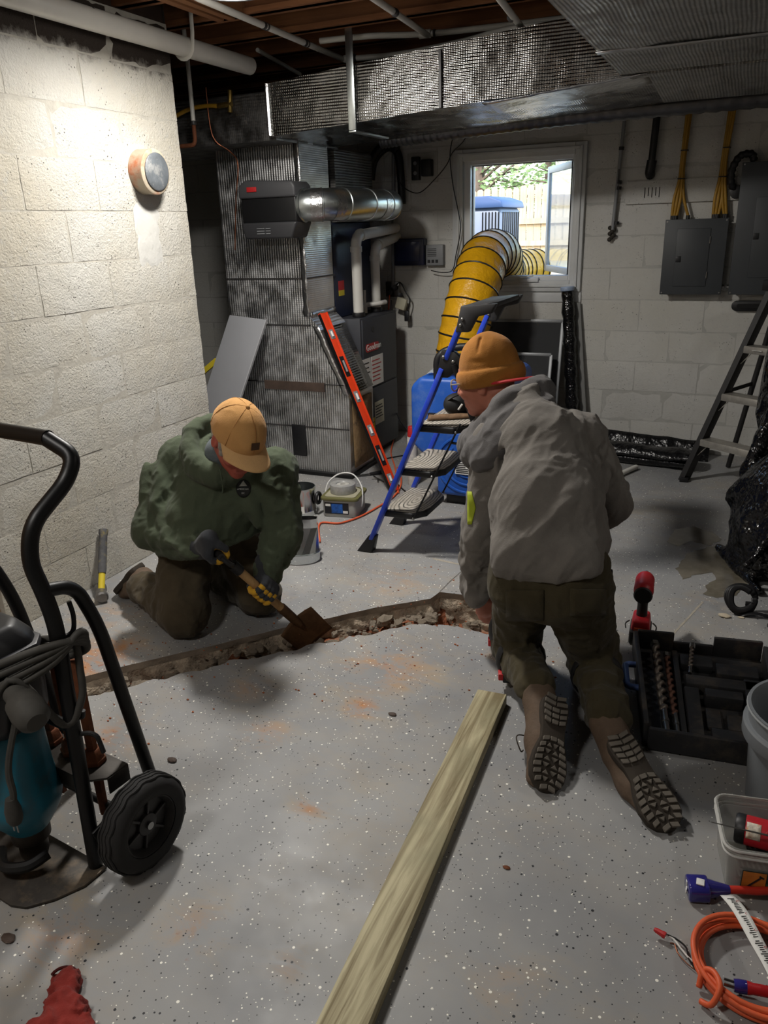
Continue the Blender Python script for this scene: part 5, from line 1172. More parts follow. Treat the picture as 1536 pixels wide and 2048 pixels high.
s.cap(SR, ER, .088, .078, .03, wr=(.006, 3.0, .3)); s.cap(ER, WR_+V(-.02, 0, 0), .078, .052, .03, wr=(.008, 5.0, 1.5)); 
s.cap(SL, EL, .084, .072, .03, wr=(.006, 3.2, 1.0)); s.cap(EL, WL+V(.0, .01, .015), .070, .050, .03, wr=(.008, 4.5, .2))
ring = [NK1+V(-.07, .09, .075), NK1+V(-.13, .02, .08), NK1+V(-.125, -.06, .03), NK1+V(-.06, -.115, -.03), NK1+V(.02, -.12, -.06), NK1+V(.09, -.06, -.05), NK1+V(.10, .03, .0), NK1+V(.03, .10, .05)]
rg = spl(ring, 4, closed=True)
for i in range(len(rg)): s.cap(rg[i], rg[(i+1) % len(rg)], .030+.004*math.sin(i*1.7), None, .02, flat=(U1, 1.3))
s.ell(NK1+V(-.13, .12, .0), (.10, .10, .09), None, .05)
s.cap(HC1-U1*.03, NK1+V(0, 0, .02), .085, .07, .005, sub=True)
hd1 = s.build('hoodie', HOODGR, p1, disp=wrinkle(.009, (26, 54, 110), 11, axis=(.3, .1, .95), squeeze=.6), relax=1)
# chest emblem and drawstring
EMB = P('emblem_black', srgb(20, 22, 22), .7); EMW = P('emblem_grey', srgb(170, 172, 168), .7)
eb = decal('chest_emblem', hd1, lambda u, v: (487+15*v*math.cos(2*PI*u), 977+18.5*v*math.sin(2*PI*u)), 21, 5, EMB, p1, .0015, .0015)
for nm, poly in (('emblem_peak', [(478, 972), (486, 960), (495, 972)]),):
    decal('emblem_peak', hd1, lambda u, v: (478+(17*u-1)*v+8*(1-v), 960+12*v), 5, 4, EMW, eb or p1, .003, .001)
q0, n0 = surf(hd1, 476, 979)
if q0 is not None: text('emblem_lettering', 'AMERICAN', .0085, q0+n0*.004-CX*.004, CX, CU, EMW, eb, align='LEFT')
q0, n0 = surf(hd1, 483, 988)
if q0 is not None: text('emblem_lettering', 'DC', .0085, q0+n0*.004, CX, CU, EMW, eb)
ds = [surf(hd1, x, y)[0] for x, y in ((440, 938), (443, 955), (446, 975), (445, 985))]
if all(q is not None for q in ds): m = MB(); m.tube([q+tc*.003 for q in ds], .0028, 6); m.build('drawstring', fabric('cord_green', srgb(84, 96, 78)), p1)
# trousers
s = SD((-2.42, 2.0, 0), (-1.55, 2.75, .55), .0064)
s.cap(V(-2.0, 2.42, .37), V(-1.92, 2.52, .37), .14, .14, .05); s.cap(HR, KR+V(-.01, .01, .02), .122, .090, .03, wr=(.006, 3.0, .4)); s.cap(HL, KL+V(0, 0, .02), .115, .088, .03, wr=(.005, 3.0, 1.4))
s.cap(KR+V(0, 0, .012), AR+V(.05, -.01, .01), .092, .068, .03, wr=(.007, 4.0, .9)); s.cap(KL+V(0, 0, .01), AL, .088, .066, .03, wr=(.006, 4.0, .3)); s.cut((0, 0, .004), (0, 0, -1))
s.build('trousers', TROUB, p1, disp=wrinkle(.009, (22, 48, 100), 14), relax=1)
for heel, toe, ank, nm in ((V(-2.255, 2.345, .185), V(-2.435, 2.412, .02), AR+V(.03, 0, .02), V(.75, -.1, -.25)), (V(-2.14, 2.62, .17), V(-2.30, 2.68, .012), AL, V(.5, 0, -.6))):
    lo = np.minimum(np.minimum(heel, toe), ank)-.1; hi = np.maximum(np.maximum(heel, toe), ank)+.1; s = SD(lo, hi, .006); d, nr, w_, q = boot_upper(s, heel, toe, ank, nm); s.cut((0, 0, .003), (0, 0, -1)); bo = s.build('boot', BOOTB, p1, disp=wrinkle(.0015, (60,), 2))
    sole(bo, heel-nr*.008, toe-nr*.008, nr, lugs=False, th=.024)
# gloves: lower (left) hand round the shaft, upper (right) hand on the D-grip
s = SD(LHP-.11, LHP+.15, .0042)
tips, tp, back = grip_hand(s, LHP, -sdir, unit(WL-LHP)*.9+V(.25, -.1, .35), .017, -1, fr=.0115)
s.cap(back, WL+V(0, 0, .02), .032, .036, .02); s.cap(WL+V(0, 0, .03), WL+V(0, .01, .06), .040, .044, .01)
def paint_l(c):
    d = np.min([segd(c, t[3], t[4]) for t in tips]+[segd(c, t[1]*.7+t[2]*.3, t[1]*.4+t[2]*.6)+.002 for t in tips]+[segd(c, tp[1], tp[3])], axis=0)
    return (d < .0155).astype(int)
s.build('glove', [GLOVEG, GLOVEY], p1, paint=paint_l)
GA = unit(np.cross(sdir, V(.6, .75, .1))); 
s = SD(SH_T-.12, SH_T+.13, .0042)
tips2, tp2, back2 = grip_hand(s, SH_T, GA, unit(WR_-SH_T)+V(-.1, -.1, .55), .016, 1, fr=.0115)
s.cap(back2, WR_+V(.0, 0, .0), .033, .038, .02); s.cap(WR_+V(.01, 0, 0), WR_+V(-.045, .0, .0), .042, .047, .01)
def paint_r(c):
    d = np.min([segd(c, tp2[0], tp2[3])]+[segd(c, t[2], t[4]) for t in tips2]+[segd(c, back2, tp2[1])+.006], axis=0)
    return (d < .017).astype(int)
s.build('glove', [GLOVEG, GLOVEY], p1, paint=paint_r)

# shovel
sh = thing('shovel', 'short wooden-handled shovel held by the digging person, blade in the trench', 'shovel', SH_B)
WOODH = mat_wood('shovel_handle_wood', srgb(150, 116, 76), srgb(184, 150, 104), 2, 40, .6)
SOCK = SH_T+(SH_B-SH_T)*.80
m = MB(); m.tube([SH_T+sdir*.10, SOCK], .0165, 14); m.build('shaft', WOODH, sh)
m = MB(); m.tube([SH_T-GA*.062, SH_T+GA*.062], .014, 12); m.tube(spl([SH_T-GA*.058, SH_T-GA*.05+sdir*.05, SH_T+sdir*.10], 5), .010, 8); m.tube(spl([SH_T+GA*.058, SH_T+GA*.05+sdir*.05, SH_T+sdir*.10], 5), .010, 8); m.cyl(SH_T+sdir*.09, SH_T+sdir*.135, .021, n=12); m.build('d_grip', BLACKP, sh)
BLM = P('muddy_steel', srgb(88, 62, 38), .7, .3, var=.35, vs=14, bump=.4, bs=40)
bu = unit(np.cross(sdir, tc)); bn = np.cross(bu, sdir); bdir = unit(sdir+bn*-.05)
m = MB(); m.tube([SOCK-sdir*.03, SOCK+sdir*.05, SOCK+sdir*.10], [.020, .019, .012], 12); m.build('socket', BLM, sh)
m = MB(); B0 = SOCK+sdir*.062
m.grid(lambda u, v: B0+bu*(u-.5)*.165*(1.0-.06*v)+sdir*(.155*v-.02*abs(2*u-1)*0)+bn*(-.022*math.cos((u-.5)*PI)*(1-.5*v)+.012), 13, 10); m.build('blade', BLM, sh, solid=.003, ang=180)
m = MB(); m.tube([B0+sdir*.0+bn*.0, B0+sdir*.08-bn*.004], [.013, .004], 8); m.build('blade_rib', BLM, sh)
# ================================================================== THINGS IN THE ROOM
def put(name, label, cat, m, mat, loc, bevel=0.0, group=None, **kw):
    return tag(m.build(name, mat, None, loc, bevel, **kw), label, cat, group)
BLUEP = P('blue_moulded_plastic', srgb(32, 84, 172), .4, var=.1, vs=5, bump=.1, bs=20, dirt=srgb(120, 140, 170), dirt_amt=.25, dirt_s=9)
BLUEL = P('blue_ladder_paint', srgb(34, 66, 190), .4, var=.08, vs=10, dirt=srgb(110, 116, 140), dirt_amt=.3, dirt_s=16)
def mat_tread():
    n = NT('worn_wood_print'); n.set(Roughness=.75); mp = n.n('Mapping'); mp.inputs['Scale'].default_value = (9, 3.2, 3); n.l(n.co, mp.inputs[0])
    wv = n.n('TexWave', wave_type='RINGS', rings_direction='Z'); wv.inputs['Scale'].default_value = 2.2; wv.inputs['Distortion'].default_value = 5; wv.inputs['Detail'].default_value = 3; n.l(mp.outputs[0], wv.inputs[0])
    c = n.mix(n.mapr(wv.outputs['Fac'], .12, .42), srgb(52, 50, 48), srgb(164, 158, 148)); n.color(n.mix(n.mapr(n.noise(16, 4), .4, .7), c, srgb(128, 122, 112))); return n.m
TREAD = mat_tread()
# --- blue air machine
am = thing('air_scrubber', 'blue moulded plastic air machine standing behind the blue step ladder', 'air scrubber', (-1.3, 4.3, 0))
m = MB(); m.prism([(-1.655, .36), (-1.60, .30), (-1.50, .27), (-1.50, .06), (-1.12, .06), (-1.12, .60), (-1.12, .70), (-1.16, .735), (-1.60, .735), (-1.655, .68)], (0, 4.0, 0), (1, 0, 0), (0, 0, 1), (0, .66, 0)); m.build('housing', BLUEP, am, bevel=.03, seg=4)
m = MB(); m.bx((-1.42, 3.985, .53), (-1.20, 4.02, .60)); m.build('grip_recess', P('blue_dark', srgb(20, 52, 120), .5), am, bevel=.012)
m = MB(); m.bx((-1.40, 3.99, .30), (-1.15, 4.02, .44)); m.build('front_rib', BLUEP, am, bevel=.02, seg=3)
for r, w_ in ((.18, .008), (.13, .007), (.08, .006)):
    m = MB(); m.tube([V(-1.315+r*math.cos(a), 3.998, .255+r*.92*math.sin(a)) for a in np.linspace(0, 2*PI, 40)[:-1]], w_, 6, closed=True, hint=(0, 1, 0)); m.build('moulded_ring', BLUEP, am)
m = MB(); m.bx((-1.385, 3.988, .20), (-1.29, 3.996, .275)); lb = m.build('label', WHITEL, am)
m = MB()
for k in range(6): m.bx((-1.378, 3.9865, .208+.0105*k), (-1.378+.08*random.uniform(.6, .95), 3.9885, .213+.0105*k))
m.build('print', INK, lb)
m = MB(); m.tube(corner([(-1.50, 4.03, .50), (-1.50, 4.02, .86), (-1.40, 4.06, .90), (-1.20, 4.10, .90), (-1.18, 4.1, .74)], .08, 7), .021, 12); m.build('handle', BLACKP, am)
m = MB(); m.bx((-1.545, 3.985, .47), (-1.535+.075, 4.05, .54)); m.build('handle_bracket', BLACKM, am, bevel=.004)
m = MB(); m.bx((-1.38, 4.12, .735), (-1.16, 4.45, .82)); m.build('control_box', BLACKP, am, bevel=.02)
m = MB()
m.grid(lambda u, v: V(-1.58+.3*u, 4.06+.3*v, .742+.035*abs(nz((u*3, v*3, 5)))+.03*nz((u*7, v*6, 1))**2*4), 14, 14); m.build('plastic_scrap', P('clear_plastic_scrap', srgb(180, 186, 190), .25, alpha=.75), am, ang=180)
for x in (-1.44, -1.18):
    m = MB(); m.cyl((x-.03, 4.58, .06), (x+.03, 4.58, .06), .06, n=20); m.build('wheel', BLACKP, am, bevel=.006)
m = MB(); m.bx((-1.46, 4.05, 0), (-1.16, 4.15, .07)); m.build('foot', BLACKP, am, bevel=.006)
# its yellow hose through the window
ho = thing('ventilation_hose', 'yellow ribbed ventilation hose rising from the blue machine out of the window', 'hose', (-1.72, 4.85, .74))
hp = spl([(-1.66, 4.86, .40), (-1.655, 4.86, .60), (-1.645, 4.87, .78), (-1.62, 4.89, .94), (-1.60, 4.95, 1.09), (-1.59, 5.05, 1.21), (-1.60, 5.20, 1.295), (-1.605, 5.38, 1.325), (-1.615, 5.58, 1.31), (-1.66, 5.80, 1.24), (-1.71, 6.02, 1.175), (-1.75, 6.25, 1.16)], 10)
HOSE = P('yellow_vinyl', srgb(222, 166, 22), .38, var=.12, vs=7, bump=.55, bs=16, bd=.02)
HR_ = .160; NR = len(hp); per = 6
m = MB(); m.tube(hp, [HR_*(1-.035*(math.sin(PI*i/per)**2)) for i in range(NR)], 28, caps=False); hb = m.build('sleeve', HOSE, ho, ang=180, solid=.002)
for i in range(0, NR, per):
    d = unit(hp[min(i+1, NR-1)]-hp[max(i-1, 0)]); u, v, _ = frame(d); m = MB(); m.tube([hp[i]+(u*math.cos(a)+v*math.sin(a))*(HR_+.001) for a in np.linspace(0, 2*PI, 30)[:-1]], .0058, 6, closed=True, hint=d); m.build('wire_rib', BLACKP, ho)
# outside stretch
h2 = spl([(-1.75, 6.26, 1.16), (-1.72, 6.5, 1.165), (-1.62, 6.75, 1.16)], 9); m = MB(); m.tube(h2, .15, 24, caps=False); m.build('outer_sleeve', HOSE, ho, ang=180, solid=.002)
for i in range(2, len(h2), 3):
    d = unit(h2[min(i+1, len(h2)-1)]-h2[i-1]); u, v, _ = frame(d); m = MB(); m.tube([h2[i]+(u*math.cos(a)+v*math.sin(a))*.152 for a in np.linspace(0, 2*PI, 26)[:-1]], .006, 6, closed=True, hint=d); m.build('wire_rib', BLACKP, ho)
# small red spray can behind the machine
fc = thing('spray_can', 'small red and white can tucked left of the blue machine', 'spray can', (-1.76, 4.3, .0)); m = MB(); m.cyl((-1.77, 4.3, 0), (-1.77, 4.3, .31), .032, n=18); m.build('can', P('can_white', srgb(190, 186, 182), .4, var=.2, vs=40), fc, bevel=.004); m = MB(); m.cyl((-1.77, 4.3, .311), (-1.77, 4.3, .375), .031, .024, n=18); m.build('cap', REDL, fc, bevel=.004)

# --- blue step ladder
la = thing('step_ladder', 'blue folding step ladder with wood-print treads in front of the blue machine', 'step ladder', (-1.4, 3.45, 0))
def rail(y, z): return V(-1.59+.44*z, y, z)
for y in (3.24, 3.64):
    m = MB(); m.bar(rail(y, .06), rail(y, .93), .022, .042, (0, 1, 0)); m.build('front_rail', BLUEL, la, bevel=.003)
    m = MB(); m.bar(rail(y, .97), rail(y, 1.15), .022, .038, (0, 1, 0)); m.build('upper_rail', BLUEL, la, bevel=.003)
    m = MB(); f0 = rail(y, 0); m.hexa([f0+V(-.045, -.03, 0), f0+V(.035, -.03, 0), f0+V(.035, .03, 0), f0+V(-.045, .03, 0), rail(y, .09)+V(-.02, -.018, 0), rail(y, .09)+V(.02, -.018, 0), rail(y, .09)+V(.02, .018, 0), rail(y, .09)+V(-.02, .018, 0)]); m.build('rubber_foot', BLACKP, la, bevel=.004)
    m = MB(); m.prism([(-.035, -.06), (.02, -.06), (.075, -.01), (.075, .03), (.05, .055), (-.01, .06)], rail(y, .95)+V(0, -.016, 0), (1, 0, 0), (0, 0, 1), (0, .032, 0)); hg = m.build('hinge_plate', BLACKP, la, bevel=.004)
    for dx, dz in ((.0, .03), (.045, .012)): m = MB(); m.ell(rail(y, .95)+V(dx, -.018, dz), (.008, .005, .008), nu=10, nv=6); m.build('rivet', STEEL, hg)
    t0 = rail(y, .95)+V(.05, .0, -.0); m = MB(); m.tube([t0+V(0, -.02 if y < 3.4 else .02, 0), V(-.80, y, .05)], .013, 10); m.build('rear_leg', BLACKM, la)
    m = MB(); m.hexa([V(-.83, y-.025, 0), V(-.76, y-.025, 0), V(-.76, y+.025, 0), V(-.83, y+.025, 0), V(-.82, y-.016, .08), V(-.785, y-.016, .08), V(-.785, y+.016, .08), V(-.82, y+.016, .08)]); m.build('rubber_foot', BLACKP, la, bevel=.004)
for z, dpt in ((.22, .215), (.44, .215), (.66, .24)):
    x0 = -1.59+.44*z-.015; poly = [(0, -.19), (dpt*.75, -.19), (dpt, -.12), (dpt, .12), (dpt*.75, .19), (0, .19)]
    m = MB(); m.prism(poly, (x0, 3.44, z-.032), (1, 0, 0), (0, 1, 0), (0, 0, .032)); st = m.build('step', BLACKP, la, bevel=.008, seg=3)
    m = MB(); m.prism([(a*.96+.006, b*.95) for a, b in poly], (x0, 3.44, z), (1, 0, 0), (0, 1, 0), (0, 0, .003)); m.build('tread', TREAD, st, bevel=.001)
for y in (3.235, 3.645):
    pts = [V(-1.59+.44*z-.015+(.215 if z < .6 else .24)*.82, y, z-.016) for z in (.22, .44, .66)]; m = MB(); m.bar(pts[0], pts[2]+V(.02, 0, .04), .006, .02, (0, 1, 0)); lk = m.build('link_bar', BLACKM, la, bevel=.002)
    for p in pts: m = MB(); m.ell(p+V(0, -.006 if y < 3.4 else .006, 0), (.007, .005, .007), nu=10, nv=6); m.build('rivet', STEEL, lk)
    m = MB(); m.bar(pts[2]+V(-.02, 0, -.05), pts[2]+V(.13, 0, -.06), .006, .018, (0, 1, 0)); m.build('spreader', BLACKM, la)
hp_ = [(-.03, -.21), (.09, -.21), (.125, -.17), (.125, .17), (.09, .21), (-.03, .21)]
m = MB(); m.prism(hp_, rail(3.44, 1.19)+V(0, 0, -.012), (1, 0, .12), (0, 1, 0), (0, 0, .022)); ha = m.build('tool_tray', P('dark_grey_plastic', srgb(44, 44, 46), .55, var=.15), la, bevel=.008)
for y in (3.235, 3.645):
    m = MB(); m.prism([(-.045, -.09), (.015, -.09), (.05, -.025), (.115, -.01), (.135, .03), (-.02, .02)], rail(y, 1.18)+V(0, -.02, 0), (1, 0, 0), (0, 0, 1), (0, .04, 0)); hh = m.build('tray_side', P('dark_grey_plastic', srgb(44, 44, 46)), la, bevel=.006)
    for dx, dz in ((-.02, -.06), (-.012, -.035)): m = MB(); m.ell(rail(y, 1.18)+V(dx, -.022, dz), (.007, .005, .007), nu=10, nv=6); m.build('rivet', STEEL, hh)
# black tool pouch left on its top step
tpz = thing('tool_pouch', 'small black padded pouch lying on the ladder top step', 'pouch', (-1.17, 3.5, .663)); s = SD((-1.30, 3.38, .655), (-1.03, 3.65, .82), .006); s.cap(V(-1.20, 3.46, .72), V(-1.13, 3.56, .725), .055, .055, .0, flat=((0, 0, 1), .95)); s.cut((0, 0, .6635), (0, 0, -1)); s.build('pouch', PADB, tpz, disp=wrinkle(.003, (40,), 3)); m = MB(); m.tube(spl([(-1.22, 3.42, .745), (-1.17, 3.41, .775), (-1.11, 3.50, .775), (-1.09, 3.57, .75)], 6), .007, 6, flat=.4); m.build('strap', BLACKP, tpz)
ra_ = thing('folded_cloth', 'dirty brown cloth strip on the ladder top step', 'cloth', (-1.20, 3.40, .663)); m = MB(); m.grid(lambda u, v: V(-1.29+.22*u, 3.32+.13*u+.045*v, .668+.018*math.sin(v*PI)+.006*nz((u*6, v*4, 1))), 14, 6); m.build('cloth', P('dirty_cloth', srgb(108, 84, 62), .9, var=.35, vs=30), ra_, ang=180, solid=.006)

# --- spirit level leaning on the foil drop
lv = thing('spirit_level', 'long red-orange spirit level leaning against the foil drop', 'level', (-1.80, 4.12, 0))
a = V(-1.815, 4.11, .012); b = V(-2.325, 4.262, 1.045); d = unit(b-a); fn_ = unit(np.cross(d, unit(V(.28, .96, .1)))); fn_ = fn_ if fn_@(CC-a) > 0 else -fn_; wv = unit(np.cross(d, fn_)); L = np.linalg.norm(b-a); Rm_ = np.array([wv, fn_, d]).T
LVL = P('level_red', srgb(214, 62, 26), .4, var=.06)
m = MB(); m.box((a+b)/2, (.052, .012, L), Rm_); m.box((a+b)/2+wv*.027, (.008, .026, L), Rm_); m.box((a+b)/2-wv*.027, (.008, .026, L), Rm_); m.build('beam', LVL, lv, bevel=.0015, kind='stuff')
for t, sl_ in ((.12, .06), (.30, .13), (.47, .07), (.66, .07), (.80, .13), (.93, .06)):
    c = a+d*L*(1-t); m = MB(); m.box(c+fn_*.0065, (.034, .004, sl_), Rm_); w1 = m.build('vial_window', GREYP if sl_ < .1 else BLACKP, lv, bevel=.001)
    m = MB(); m.cyl(c+fn_*.010-d*sl_*.28, c+fn_*.010+d*sl_*.28, .007, n=10); m.build('vial', WHITEL if sl_ < .1 else GREYP, w1)
m = MB(); m.box((a+b)/2-wv*.0315, (.002, .022, L*.99), Rm_); m.build('edge', BLACKM, lv)

# --- pale sheet leaning by the foil drop
ws = thing('white_panel', 'smooth pale grey panel leaning between the wall corner and the foil drop', 'panel', (-3.1, 4.0, 0))
tl, tr_, br = V(-2.945, 4.18, 1.035), V(-2.675, 4.18, 1.01), V(-3.04, 3.95, .0); dd = br-tr_; m = MB(); nn_ = unit(np.cross(tr_-tl, dd)); th = nn_*.012
m.hexa([tl, tr_, br, tl+dd+V(0, 0, .0), tl+th, tr_+th, br+th, tl+dd+th]); m.build('sheet', P('pale_grey_panel', srgb(150, 151, 155), .45, var=.03), ws, bevel=.002)
m = MB(); m.bar(tr_+th*.5-nn_*.004, br+th*.5-nn_*.004, .006, .018, nn_); m.build('edge_trim', P('panel_edge', srgb(176, 177, 180), .4), ws)
t_, l_ = aty(434, 720, 4.36), aty(405, 745, 4.36); dv = l_-t_; m2 = MB(); m2.bar(t_, t_+dv*(t_[2]/-dv[2])*.985, .02, .035); put('yellow_stick', 'yellow rod leaning low behind the pale panel', 'rod', m2, YELL, t_, .002)

# --- screens and rolls by the back wall
MESHS = P('insect_mesh', srgb(52, 53, 55), .8, var=.1, vs=3, alpha=.86)
def screen(label, x0, x1, h, y0, y1, rot=0):
    t = thing('window_screen', label, 'window screen', ((x0+x1)/2, y0, 0)); up = unit(V(0, y1-y0, h)); L = math.hypot(h, y1-y0); o = V(x0, y0, 0); wd = x1-x0; nn_ = np.cross((1, 0, 0), up)
    for nm, aa, bb in (('frame_stile', (0, 0), (0, L)), ('frame_stile', (wd, 0), (wd, L)), ('frame_rail', (0, 0), (wd, 0)), ('frame_rail', (0, L), (wd, L))):
        m = MB(); m.bar(o+V(aa[0], 0, 0)+up*aa[1], o+V(bb[0], 0, 0)+up*bb[1], .022, .012, nn_ if nm == 'frame_rail' else nn_); m.build(nm, P('screen_frame', srgb(112, 114, 116), .4, .4), t, bevel=.001)
    m = MB(); m.prism([(0, 0), (wd, 0), (wd, L), (0, L)], o+nn_*.002, (1, 0, 0), up, nn_*.0008); m.build('mesh', MESHS, t); return t
screen('larger grey window screen leaning on the back wall below the window', -1.72, -1.125, .875, 5.32, 5.50)
screen('smaller grey window screen leaning in front of the larger one', -1.70, -1.165, .665, 5.20, 5.36)
br_ = thing('wrapped_tube', 'tall tube wrapped in shiny black plastic standing by the window corner', 'roll', (-1.0, 5.43, 0)); BAG = P('black_film', srgb(14, 14, 16), .16, bump=.9, bs=16, bd=.02, spec=.6)
m = MB(); pts = [V(-.985-.115*t, 5.40+.08*t, 1.09*t) for t in np.linspace(0, 1, 30)]; m.tube(pts, [.042+.004*math.sin(i*2.3)+.003*math.sin(i*5.1) for i in range(30)], 14); m.build('film', BAG, br_, ang=180)
m = MB(); m.cyl(pts[-1]-V(0, 0, .01), pts[-1]+V(-.002, 0, .016), .047, n=14); m.build('end_cap', P('pale_blue_cap', srgb(150, 166, 190), .4), br_, bevel=.004)
gs = thing('shadow_strip', 'narrow grey strip standing for the shadow beside the wrapped black tube', 'board', (-.95, 5.45, 0)); m = MB(); m.bar((-.915, 5.47, 0), (-1.035, 5.525, 1.0), .035, .012, (0, 1, 0)); m.build('board', P('shadow_grey', srgb(120, 120, 118), .7), gs, bevel=.002)  # the tube's shadow, modelled as a thin grey strip
pr_ = thing('plastic_roll', 'black plastic sheeting rolled along the foot of the back wall', 'plastic roll', (-.6, 5.2, 0)); BAG2 = P('black_sheet', srgb(16, 16, 18), .28, bump=.8, bs=10, bd=.03, spec=.5)
m = MB(); m.grid(lambda u, v: V(-.93+.76*u+.02*nz((u*6, v*5, 2)), 5.25-.11*u-.085*math.cos(v*2*PI*.98)*(1+.2*nz((u*5, v, 3))), max(.003, .066+.062*math.sin(v*2*PI*.98)*(1+.25*nz((u*4, 1, v*3))))), 40, 22); m.build('sheeting', BAG2, pr_, ang=180, solid=.003)
m = MB(); m.grid(lambda u, v: V(-.92+.82*u, 5.37+.10*v-.02*u+.01*nz((u*9, v*3, 1)), .004+.15*v**1.5*(1-.3*u)+.008*nz((u*8, v*3, 7))), 34, 8); m.build('loose_flap', BAG2, pr_, ang=180, solid=.003)

# --- black step ladder at the right
lr = thing('step_ladder', 'black fibreglass step ladder with aluminium treads by the back wall', 'step ladder', (0, 4.8, 0))
FG = P('black_fibreglass', srgb(34, 33, 33), .5, var=.1); ALU = P('aluminium_tread', srgb(168, 164, 156), .45, .6, var=.15, vs=30)
sdv = unit(V(.72, -.50, 0)); lean = unit(V(.50, .72, 0)); f0 = V(-.215, 4.905, 0); Lw = .42
def rl(k, z): q = (1-.12*z/1.2); return f0+sdv*(Lw/2)+sdv*(k-.5)*Lw*q+V(.30, .10, 0)*z+V(0, 0, z)
for k in (0, 1):
    m = MB(); m.bar(rl(k, .0)+V(0, 0, .004), rl(k, 1.14), .022, .075, sdv) if False else m.bar(rl(k, .004), rl(k, 1.14), .026, .07, lean); ro_ = m.build('front_rail', FG, lr, bevel=.002)
    m = MB(); m.bar(rl(k, .004)-lean*.034, rl(k, 1.14)-lean*.034, .034, .007, lean); m.build('rail_flange', FG, ro_)
    m = MB(); m.box(rl(k, .0)+V(0, 0, .014), (.05, .09, .028)); m.build('foot', ALU if k else BLACKP, lr, bevel=.004)
for z in (.265, .54, .815):
    aa, bb = rl(0, z)+sdv*.012, rl(1, z)-sdv*.012; m = MB(); m.bar(aa, bb, .09, .012, (0, 0, 1)); m.bar(aa-lean*.045-V(0, 0, .016), bb-lean*.045-V(0, 0, .016), .006, .036, (0, 0, 1)); tr2_ = m.build('tread', ALU, lr, bevel=.002, kind='stuff')
    m = MB(); m.bar(aa+V(0, 0, -.008)+sdv*.05, rl(0, z-.10)+sdv*.012, .012, .004); m.build('brace', ALU, tr2_)
m = MB(); c0 = (rl(0, .815)+rl(1, .815))/2-lean*.0495-V(0, 0, .012)-sdv*.09; m.bar(c0-sdv*.03, c0+sdv*.03, .002, .02, lean); m.build('sticker', WHITEL, lr)
m = MB(); m.hexa([rl(0, 1.12)-lean*.05-sdv*.04, rl(1, 1.12)-lean*.05+sdv*.04, rl(1, 1.12)+lean*.12+sdv*.04, rl(0, 1.12)+lean*.12-sdv*.04]+[q+V(0, 0, .06) for q in (rl(0, 1.12)-lean*.05-sdv*.04, rl(1, 1.12)-lean*.05+sdv*.04, rl(1, 1.12)+lean*.12+sdv*.04, rl(0, 1.12)+lean*.12-sdv*.04)]); m.build('top_cap', BLACKP, lr, bevel=.008)
for k in (0, 1): m = MB(); m.tube([rl(k, 1.12)+lean*.08, rl(k, 0)+lean*.42+V(0, 0, .01)], .016, 10); m.build('rear_leg', ALU if k else FG, lr)
m = MB(); m.bar(rl(0, .55)+lean*.02, rl(0, .57)+lean*.25, .006, .022); m.build('spreader', BLACKM, lr)
hs = thing('wall_holder', 'black oval holder fixed to the back wall under the larger panel', 'holder', (-.02, YB, .98)); m = MB(); m.prism([(.10*math.copysign(1, math.cos(t))*.7+.032*math.cos(t), .032*math.sin(t)) for t in np.linspace(0, 2*PI, 25)[:-1]], (.03, YB-.03, .985), (1, 0, 0), (0, 0, 1), (0, .029, 0)); m.build('plate', BLACKP, hs, bevel=.006)
m = MB(); m.prism([(.07*math.copysign(1, math.cos(t))*.8+.016*math.cos(t), .014*math.sin(t)) for t in np.linspace(0, 2*PI, 25)[:-1]], (.03, YB-.034, .985), (1, 0, 0), (0, 0, 1), (0, .004, 0)); m.build('slot', BLACKM, hs)

# --- heap under black plastic at the right edge
bh = thing('plastic_heap', 'tall heap draped in glossy black plastic sheeting at the right edge', 'plastic sheeting', (.45, 3.7, 0))
s = SD((-.12, 2.75, 0), (1.15, 4.75, 1.35), .015)
s.cap(V(.62, 4.12, .10), V(.50, 4.25, 1.05), .42, .26, .1); s.cap(V(.40, 3.72, .15), V(.62, 3.75, .75), .34, .30, .15); s.cap(V(.58, 3.10, .06), V(.62, 3.3, .45), .30, .25, .15); s.cap(V(.28, 3.86, .12), V(.20, 3.9, .30), .18, .12, .1); s.cap(V(.38, 4.2, .5), V(.34, 4.22, 1.12), .25, .20, .1)
for a_, b_ in (((.05, 3.85, .26), (.45, 3.55, .75)), ((.13, 3.4, .10), (.42, 3.50, .62)), ((.10, 4.0, .35), (.28, 4.05, .95)), ((.24, 3.05, .02), (.50, 3.15, .5)), ((.02, 3.8, .02), (.2, 3.35, .02))): s.cap(V(*a_), V(*b_), .02, .014, .06)
s.cut((0, 0, .004), (0, 0, -1)); FILM = P('black_glossy_film', srgb(10, 10, 12), .2, bump=1.0, bs=9, bd=.05, spec=.6)
s.build('sheeting', FILM, bh, disp=wrinkle(.022, (9, 17, 34), 21), relax=1)

